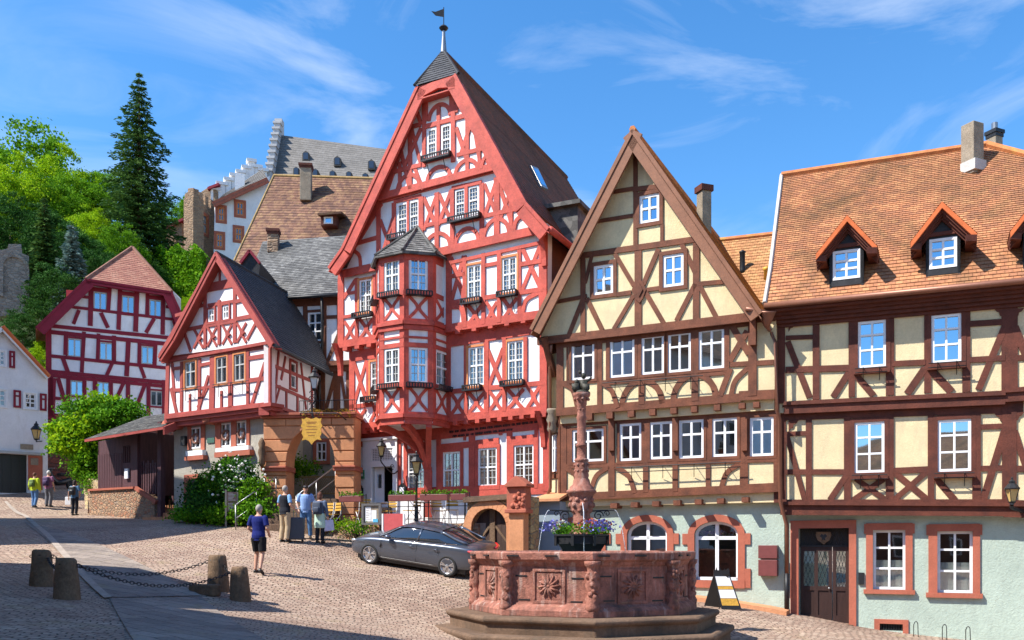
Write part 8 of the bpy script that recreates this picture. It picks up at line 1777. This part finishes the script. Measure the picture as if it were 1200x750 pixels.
# three walkers at far left
fa = R(172)
for x, y, hpx, lab, cl, hr, hl, P in ((40.5, 595.5, 41, 'person in lime yellow jacket and jeans walking away at far left', {'jacket': dict(k='shirt', m='lime_jacket', e=.03, long=1, lo=.86), 'jeans': dict(k='legs', m='jeans', e=.016)}, 'reddish_hair', 0, dict(kl=(.1, -.06, .5), al=(.1, -.02, .09), kr=(-.1, .0, .5), ar=(-.11, .14, .11))),
      (57, 594, 42, 'person in mauve shirt and grey trousers with a dark backpack walking away at far left', {'shirt': dict(k='shirt', m='mauve_shirt', e=.02, lo=.86), 'trousers': dict(k='legs', m='grey_trousers', e=.02)}, 'white_hair', 0, dict(kl=(.1, -.02, .5), kr=(-.12, -.02, .5))),
      (87.5, 604, 41, 'woman in dark trousers and teal top carrying a pale bag, rightmost of the far-left walkers', {'top': dict(k='shirt', m='teal_shirt', e=.014), 'trousers': dict(k='legs', m='dark_trousers', e=.012)}, 'dark_hair', 1, dict(er=(-.30, .02, 1.15), wr=(-.2, -.1, 1.0), el=(.3, .02, 1.15), wl=(.32, 0, .9)))):
    g = gl(x, y); rr_, kk_, _, _ = person(g, fa, hpx*g.y/FX, lab, P, cl, hr, 'skin', hl)
    if x > 50: backpack(onback(g, fa, kk_), fa, kk_, 'dark purple backpack on the walker in the mauve shirt' if x < 80 else 'black backpack on the woman in the teal top', 'purplebag' if x < 80 else 'black')
    else: backpack(onback(g, fa, kk_), fa, kk_*.85, 'green backpack on the walker in the lime jacket', 'leafbag') if 'leafbag' in M else None
b = gl(80, 603)+Vector((0, 0, .45)); q = MB(); q.box(b+Vector((0, 0, .15)), .26, .08, .36); bo = q.build('shopping_bag', 'frame', None, bevel=.015); tag(bo, 'small white paper bag carried by the rightmost far-left walker', 'bag'); q = MB(); q.tube([b+Vector((-.06, 0, .33)), b+Vector((0, 0, .5)), b+Vector((.06, 0, .33))], .008, 5); q.build('handle', 'frame', bo)
# scooter parked by the stone base
g = gl(68, 588); g = ray(69, 578, 45.5); g.z = gz(g.x, g.y); mo_ = empty('motor_scooter', g, 'dark motor scooter parked by the red stone wall at far left', 'scooter')
for dy in (-.6, .6): q = MB(); q.lathe((0, 0, 0), [(.14, -.05), (.25, -.06), (.27, 0), (.25, .06), (.14, .05)], 18); q.v = [(g.x+c+dy*.5, g.y+a+dy*.8, g.z+.27+b) for a, b, c in q.v]; q.build('wheel', 'tyre', mo_, True)
q = MB(); q.tube(catmull([g+Vector((.3, .5, .5)), g+Vector((.1, .1, .35)), g+Vector((-.1, -.1, .35)), g+Vector((-.25, -.4, .7)), g+Vector((-.25, -.42, 1.0))], 5), [.14]*21, 10); q.build('body', 'black', mo_, True); q = MB(); q.box(g+Vector((.12, .25, .75)), .3, .6, .14, -.5); q.build('seat', 'tyre', mo_, bevel=.04); q = MB(); q.tube([g+Vector((-.55, -.35, 1.02)), g+Vector((.05, -.5, 1.02))], .02, 6); q.ball(g+Vector((-.27, -.5, .9)), .09); q.build('handlebar', 'grayiron', mo_)
# ================================================================ VEGETATION
NR = np.random.default_rng(5)
def leaves_obj(name, P, S, mat, parent, flat=0.0, A=None, asp=.34):
    """one quad per point, random orientation; built with numpy"""
    n = len(P); a = NR.normal(size=(n, 3)); a[:, 2] *= (1-flat); a = a if A is None else A+a*.22; a /= np.linalg.norm(a, axis=1)[:, None]; b = np.cross(a, NR.normal(size=(n, 3))); b /= np.linalg.norm(b, axis=1)[:, None]
    s = S[:, None]*NR.uniform(.6, 1.25, (n, 1)); V = np.stack([P-a*s*.5, P+b*s*asp, P+a*s*.5, P-b*s*asp], 1).reshape(-1, 3)
    me = bpy.data.meshes.new(name); me.vertices.add(4*n); me.vertices.foreach_set('co', V.ravel()); me.loops.add(4*n); me.loops.foreach_set('vertex_index', np.arange(4*n)); me.polygons.add(n); me.polygons.foreach_set('loop_start', np.arange(0, 4*n, 4)); me.polygons.foreach_set('loop_total', np.full(n, 4)); me.update(calc_edges=True)
    me.materials.append(M[mat]); o = bpy.data.objects.new(name, me); COL.objects.link(o); o.parent = parent; return o
def crown_pts(R3, nclump, per, cs, lobes=0, seed=0):
    """clumps of leaves through an uneven ellipsoid shell (unit radius space scaled by R3)"""
    g = np.random.default_rng(seed); d = g.normal(size=(nclump, 3)); d /= np.linalg.norm(d, axis=1)[:, None]; rad = g.uniform(.45, 1.0, nclump)**.45
    bump = 1+.16*np.sin(d[:, 0]*5+seed)+.14*np.cos(d[:, 1]*6+d[:, 2]*4+seed*2)+.10*np.sin(d[:, 2]*9)
    c = d*(rad*bump)[:, None]*np.array(R3); c = c[c[:, 2] > -R3[2]*.75]
    k = len(c); sz = g.uniform(.6, 1.35, k)*cs; p = np.repeat(c, per, 0)+g.normal(size=(k*per, 3))*np.repeat(sz, per)[:, None]*np.array([1, 1, .55]); return p
def make_tree(name, R3, mat, leaf, nclump, per, cs, seed, trunk_h, core='leafdark'):
    r = empty(name, (0, 0, 0), 'x', 'tree'); H = trunk_h
    q = MB(); g = random.Random(seed); rt = R3[0]*.055
    q.tube([(0, 0, -1), (0, 0, H*.5), (g.uniform(-.3, .3), .1, H), (0, 0, H+R3[2]*.9)], [rt*1.3, rt, rt*.8, rt*.25], 8)
    for i in range(9):
        a = i*2.4; z = H+R3[2]*g.uniform(-.3, .7); e = Vector((math.cos(a)*R3[0]*.8, math.sin(a)*R3[1]*.8, z+R3[2]*g.uniform(.2, .6))); q.tube([(0, 0, z-.4), e*.4+Vector((0, 0, z*.6-.0)), e], [rt*.5, rt*.3, rt*.08], 6)
    q.build('trunk', 'bark', r, True)
    p = crown_pts(R3, nclump, per, cs, 0, seed)+np.array([0, 0, H+R3[2]*.75]); leaves_obj('crown', p, np.full(len(p), leaf), mat, r); return r
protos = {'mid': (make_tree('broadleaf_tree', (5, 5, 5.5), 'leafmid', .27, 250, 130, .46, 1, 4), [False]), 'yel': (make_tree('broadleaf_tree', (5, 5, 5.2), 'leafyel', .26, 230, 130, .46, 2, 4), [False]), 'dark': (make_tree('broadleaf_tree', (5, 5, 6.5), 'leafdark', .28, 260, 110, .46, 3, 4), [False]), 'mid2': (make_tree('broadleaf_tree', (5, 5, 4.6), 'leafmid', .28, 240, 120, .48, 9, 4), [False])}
def hillz(x, y): return float(hz(np.array([x]), np.array([y]))[0]) if y > 53 else gz(x, y)
GRP = 'broadleaf trees on the hillside'
def tree_at(kind, x, ytop, hw, D, label, sz=1.0):
    pr, used = protos[kind]; p = ray(x, ytop, D); r = hw*D/FX; s = r/5; hts = {'mid': 4+5.5*1.98, 'yel': 4+5.2*1.98, 'dark': 4+6.5*1.98, 'mid2': 4+4.6*1.98}[kind]; z0 = p.z-hts*s*sz
    place(pr, used, (p.x, p.y, z0), NR.uniform(0, 6), (s, s, s*sz), label, GRP)
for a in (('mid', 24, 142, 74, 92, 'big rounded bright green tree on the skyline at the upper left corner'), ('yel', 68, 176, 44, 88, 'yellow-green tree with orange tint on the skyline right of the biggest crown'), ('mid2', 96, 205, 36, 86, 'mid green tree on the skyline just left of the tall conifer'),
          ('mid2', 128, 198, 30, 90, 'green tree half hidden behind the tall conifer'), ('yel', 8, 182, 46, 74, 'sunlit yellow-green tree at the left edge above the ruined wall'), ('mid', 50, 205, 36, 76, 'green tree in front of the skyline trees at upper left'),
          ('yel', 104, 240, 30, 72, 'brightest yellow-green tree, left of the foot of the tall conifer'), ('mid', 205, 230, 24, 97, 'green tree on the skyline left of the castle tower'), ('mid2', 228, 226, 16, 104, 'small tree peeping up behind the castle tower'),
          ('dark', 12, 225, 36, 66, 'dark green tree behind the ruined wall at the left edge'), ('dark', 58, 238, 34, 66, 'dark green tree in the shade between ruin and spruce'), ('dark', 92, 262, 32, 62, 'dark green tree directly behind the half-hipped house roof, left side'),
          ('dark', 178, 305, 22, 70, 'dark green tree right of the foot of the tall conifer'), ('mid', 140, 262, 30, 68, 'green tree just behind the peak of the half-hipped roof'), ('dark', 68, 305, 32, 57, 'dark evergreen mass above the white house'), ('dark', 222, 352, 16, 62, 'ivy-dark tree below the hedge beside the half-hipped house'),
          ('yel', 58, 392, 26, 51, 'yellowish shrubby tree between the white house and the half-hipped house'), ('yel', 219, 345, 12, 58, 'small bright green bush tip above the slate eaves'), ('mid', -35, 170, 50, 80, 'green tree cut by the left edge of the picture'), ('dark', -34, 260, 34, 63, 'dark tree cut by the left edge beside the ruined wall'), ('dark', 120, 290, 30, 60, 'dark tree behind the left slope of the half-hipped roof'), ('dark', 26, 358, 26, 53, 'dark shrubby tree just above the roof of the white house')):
    tree_at(*a)
def conifer(label, x, ytop, ybase, hw, D, mat, tiers, seed, droop=.25, full=1.0):
    g = np.random.default_rng(seed); top = ray(x, ytop, D); H = (ybase-ytop)*D/FX; Rr = hw*D/FX; r = empty('conifer_tree', (top.x, top.y, top.z-H), label, 'tree')
    q = MB(); b0 = Vector((top.x, top.y, top.z-H)); q.tube([b0-Vector((0, 0, 1)), b0+Vector((0, 0, H*.5)), top], [.32*H/20, .2*H/20, .02], 8); q.build('trunk', 'bark', r, True)
    P = []; AA = []
    for i in range(tiers):
        t = (i+.5)/tiers; rad = Rr*(t**.75)*g.uniform(.82, 1.12)+.12; nb = int(6+14*t); ph = g.uniform(0, 6)
        for j in range(nb):
            a = ph+2*math.pi*j/nb+g.uniform(-.2, .2); L_ = rad*g.uniform(.6, 1.15); m = max(4, int(L_*44*full)); s = g.uniform(0.05, 1, m); w = .05+.30*s*(1-s*.8)*min(L_, 2.0)
            x_ = s*L_; dz_ = -droop*L_*s**1.4+.14*L_*np.maximum(0, s-.7); lat = g.normal(size=m)*w
            P.append(np.stack([math.cos(a)*x_-math.sin(a)*lat, math.sin(a)*x_+math.cos(a)*lat, (H-t*H)+dz_+g.normal(size=m)*.07-H*0], 1)); AA.append(np.stack([np.full(m, math.cos(a)), np.full(m, math.sin(a)), -.25+g.normal(size=m)*.2], 1)+np.stack([-math.sin(a)*np.sign(lat)*.6, math.cos(a)*np.sign(lat)*.6, np.zeros(m)], 1))
        
    P = np.concatenate(P); A = np.concatenate(AA); o = leaves_obj('crown', P, np.full(len(P), .34), mat, r, .3, A, .16); return r
conifer('very tall dark spruce standing against the sky left of the castle', 163, 84, 350, 64, 74, 'needle', 34, 3, .20, 1.0)
conifer('smaller blue-green spruce behind the left slope of the half-hipped roof', 84, 264, 385, 26, 58, 'needleb', 22, 4, .2, 1.3)
conifer('narrow dark conifer in the shade left of the blue-green spruce', 52, 232, 370, 24, 60, 'needle', 24, 6, .2, 1.2)
# clipped hedge below the castle
hg = empty('hedge', ray(214, 345, 72), 'long clipped bright green hedge on the bank below the castle', 'hedge'); n = 15000
ua = NR.uniform(0, 1, n); p0, p1 = ray(188, 300, 74), ray(242, 300, 70); pts = np.array(p0)[None]*(1-ua[:, None])+np.array(p1)[None]*ua[:, None]; pts[:, 1] += NR.uniform(-1.2, 1.2, n); pts[:, 2] += NR.uniform(-3.6, .35, n)+.3*np.sin(ua*17)
leaves_obj('foliage', pts-np.array(hg.location), np.full(n, .26), 'leafmid', hg); q = MB(); q.prism([Vector(p0)+Vector((0, 0, -.1)), Vector(p1)+Vector((0, 0, -.1)), Vector(p1)+Vector((0, 0, -4)), Vector(p0)+Vector((0, 0, -4))], Vector((0, .8, 0))); q.build('stems', 'bark', hg)
# ruined wall on the slope
ru = empty('ruined_wall', ray(18, 362, 59), 'weathered grey stone ruin with blind arch among the trees at far left', 'ruin'); RU = Fac(18, 59, 2400); q = MB()
RU.wall(q, [(-8, 372), (34, 366), (34, 300), (26, 297), (25, 286), (10, 286), (9, 291), (2, 293), (-8, 290)], 0, [], 1.6); w_ = q.build('wall', 'ruin', ru)
q = MB(); a_ = [RU.uz(17, 314)+Vector((.75*math.cos(math.pi*i/10), .8*math.sin(math.pi*i/10))) for i in range(11)]; RU.ribbonu(q, [a_[0]-Vector((0, 2))]+a_+[a_[-1]-Vector((0, 2))], .2, 0, .12); q.build('blind_arch', 'ruin', w_)
def bush(name, label, cat, parts, leaf, per, group=None):
    """parts: (x, y, D, rx, ry, rz in metres, material, clumps)"""
    c0 = ray(parts[0][0], parts[0][1], parts[0][2]); g0 = Vector((c0.x, c0.y, gz(c0.x, c0.y))); r = empty(name, g0, label, cat, group)
    q = MB()
    top = max(.05, c0.z-g0.z); wd = parts[0][3]*.5
    for i in range(9): a = i*.7; q.tube([g0+Vector((math.cos(a)*.2*wd, math.sin(a)*.1*wd, -.1)), g0+Vector((math.cos(a)*.6*wd, math.sin(a)*.3*wd, top*.5)), g0+Vector((math.cos(a)*wd, math.sin(a)*.5*wd, top))], [.03, .02, .01], 5)
    q.build('stems', 'bark', r)
    for k, (x, y, D, rx, ry, rz, mat, nc) in enumerate(parts):
        c = ray(x, y, D); p = crown_pts((rx, ry, rz), nc, per, .20, 0, 30+k)+np.array(c-g0); leaves_obj('foliage', p, np.full(len(p), leaf), mat, r)
    return r
bush('climbing_bush', 'big sprawling green bush in front of the red stone base of the half-hipped house', 'bush', [(112, 505, 40.5, 1.75, 1.0, 1.35, 'leaf', 230), (92, 512, 40, 1.1, .8, 1.0, 'leafyel', 90), (138, 490, 40.5, 1.4, .8, .7, 'leaf', 110), (105, 545, 40, .9, .7, .8, 'leafmid', 110), (118, 480, 41, 1.2, .8, .6, 'leafyel', 50)], .16, 34)
rb_ = bush('rose_bush', 'tall dark rose bush with white blossoms climbing the grey wall of the small gable house', 'bush', [(240, 580, 31.8, .55, .4, .5, 'leafdark', 120), (262, 566, 31.4, .6, .35, .5, 'leaf', 130), (280, 566, 31.0, .5, .35, .6, 'leafdark', 130), (270, 551, 31.3, .42, .3, .3, 'leaf', 60), (250, 592, 31.2, .7, .4, .4, 'leafdark', 100)], .10, 40)
q = MB(); rn = random.Random(3)
for i in range(120):
    x = rn.gauss(276, 13); y = rn.gauss(558, 12); c = ray(x, y, 30.55+rn.uniform(-.1, .2)); q.ball(c, .05, .04, .045, 6, 4) if rn.random() < .3 else fol(q, c, .05, .04, .04, 5, .07, rn)
q.build('blossoms', 'petalw', rb_)
bush('low_plants', 'low ferns and ground cover along the foot of the rose bush', 'plants', [(225, 602, 31.9, .7, .4, .22, 'leafmid', 60), (245, 602, 31.2, .8, .4, .25, 'leaf', 80), (272, 604, 30.5, .8, .4, .25, 'leafmid', 80), (300, 600, 30.2, .5, .4, .35, 'leaf', 60), (298, 580, 30.6, .35, .3, .45, 'leafmid', 50)], .11, 34)
bush('courtyard_shrub', 'leafy shrub growing inside the archway above the lattice fence', 'bush', [(339, 552, 33, .35, .3, .4, 'leafmid', 40), (362, 550, 33.4, .3, .3, .2, 'leafmid', 22)], .1, 30)
bush('porch_vine', 'bright green vine seen through the back opening of the wooden porch', 'bush', [(194, 545, 37.5, .5, .3, .6, 'leafyel', 60)], .13, 30)
dv = empty('dried_vine', AR.pt(395, 486, .1), 'dry yellow-brown creeper tangled along the railing over the arch', 'vine'); q = MB()
for i in range(22): c = AR.pt(356+i*2.7, 484+math.sin(i)*1.5, .12); fol(q, c, .16, .14, .13, 34, .09, rn)
q.build('foliage', 'leafdry', dv); q = MB(); q.tube([AR.pt(352+i*5, 486+math.sin(i*1.7)*2, .14) for i in range(13)], .02, 5); q.build('stems', 'bark', dv)
bush('moss_bank', 'green weeds growing over the low rubble wall at the left end of the terrace', 'plants', [(420, 618, 29.1, .5, .2, .12, 'leafmid', 34), (404, 616, 29.3, .35, .2, .08, 'leafyel', 20)], .07, 26)
bush('low_plants', 'small plants against the sunny yellow bank left of the wooden porch', 'plants', [(108, 568, 38.6, .25, .4, .35, 'leafmid', 24)], .1, 26)
# yellow rubble bank left of the porch
q = MB(); P_ = [ray(100, 596, 38.5), ray(116, 600, 36.7), ray(117, 566, 36.9), ray(104, 560, 39.2), ray(98, 572, 41)]; q.prism(P_, Vector((1.2, 2.0, 0))); tag(q.build('retaining_wall', 'rubbleyel'), 'sunlit yellow rubble retaining wall left of the wooden porch', 'wall')
# ================================================================ HOUSES AROUND THE SQUARE, OUTSIDE THE FRAME (their shadows and reflections reach into it)
def plain_house(x0, x1, y0, y1, h, ridge, label, wall='white', axis='y'):
    zc = min(gz(x0, y0), gz(x1, y1), gz(x0, y1), gz(x1, y0))-.3; zt = (gz((x0+x1)/2, (y0+y1)/2))+h; r = empty('town_house', ((x0+x1)/2, (y0+y1)/2, zc), label, 'house', 'houses round the square')
    q = MB(); q.box(((x0+x1)/2, (y0+y1)/2, (zc+zt)/2), x1-x0, y1-y0, zt-zc)
    if axis == 'y':
        xm = (x0+x1)/2; A = [Vector((x0, y0, zt)), Vector((x1, y0, zt)), Vector((xm, y0, zt+ridge))]; q.prism(A, Vector((0, y1-y0, 0)))
        rf = MB(); e = .5; o = e*ridge/(xm-x0); roof_quad(rf, (x1+e, y0-.3, zt-o), (x1+e, y1+.3, zt-o), (xm, y1+.3, zt+ridge+.05), (xm, y0-.3, zt+ridge+.05), .3); roof_quad(rf, (x0-e, y1+.3, zt-o), (x0-e, y0-.3, zt-o), (xm, y0-.3, zt+ridge+.05), (xm, y1+.3, zt+ridge+.05), .3)
    else:
        ym = (y0+y1)/2; A = [Vector((x0, y0, zt)), Vector((x0, y1, zt)), Vector((x0, ym, zt+ridge))]; q.prism(A, Vector((x1-x0, 0, 0)))
        rf = MB(); e = .5; o = e*ridge/(ym-y0); roof_quad(rf, (x0-.3, y0-e, zt-o), (x1+.3, y0-e, zt-o), (x1+.3, ym, zt+ridge+.05), (x0-.3, ym, zt+ridge+.05), .3); roof_quad(rf, (x1+.3, y1+e, zt-o), (x0-.3, y1+e, zt-o), (x0-.3, ym, zt+ridge+.05), (x1+.3, ym, zt+ridge+.05), .3)
    q.build('wall', wall, r); rf.build('roof', 'tile_orange', r)
    F = Fac(P=(x1+.01, y0), U=(0, 1)) if axis == 'y' else Fac(P=(x1, y1+.01), U=(-1, 0)); F.N = Vector((1, 0)) if axis == 'y' else Vector((0, 1)); F.N3 = Vector((*F.N, 0)); Ln = (y1-y0) if axis == 'y' else (x1-x0)
    for s in range(3):
        for i in range(max(2, int(Ln/2.6))):
            u = 1.3+i*2.6; z = zc+1.6+s*2.9
            if u+1 < Ln and z+1.4 < zt: 
                w = MB(); F.box(w, u, u+1.0, z, z+1.4, 0, .06); wo = w.build('window', 'frame', r); w = MB(); F.box(w, u+.1, u+.9, z+.1, z+1.3, .06, .07); w.build('pane', 'black', wo)
plain_house(-22, -12.3, 12.3, 20.2, 4.2, 4.2, 'low gabled house left of the square, outside the picture, beside the tall one', 'cream', 'x'); plain_house(-22, -10.5, -6, 12.0, 12.2, 4.5, 'tall plastered house on the left side of the square, outside the picture, nearest the viewer')
plain_house(-31, -19.6, 23.5, 32.5, 9.6, 4.6, 'gabled house on the left side of the square, outside the picture, farther up the street', 'white', 'x')
plain_house(-16, -1.5, -26, -16, 6.2, 3.6, 'brown plastered house behind the viewer on the left', 'brown', 'x'); plain_house(-1, 15, -27, -17, 6.8, 3.6, 'grey house directly behind the viewer', 'grey', 'x'); plain_house(15.5, 30, -22, -12, 6.5, 3.6, 'red sandstone house behind the viewer on the right', 'sandred', 'x')  # unseen row, added so the lower windows reflect dark fronts
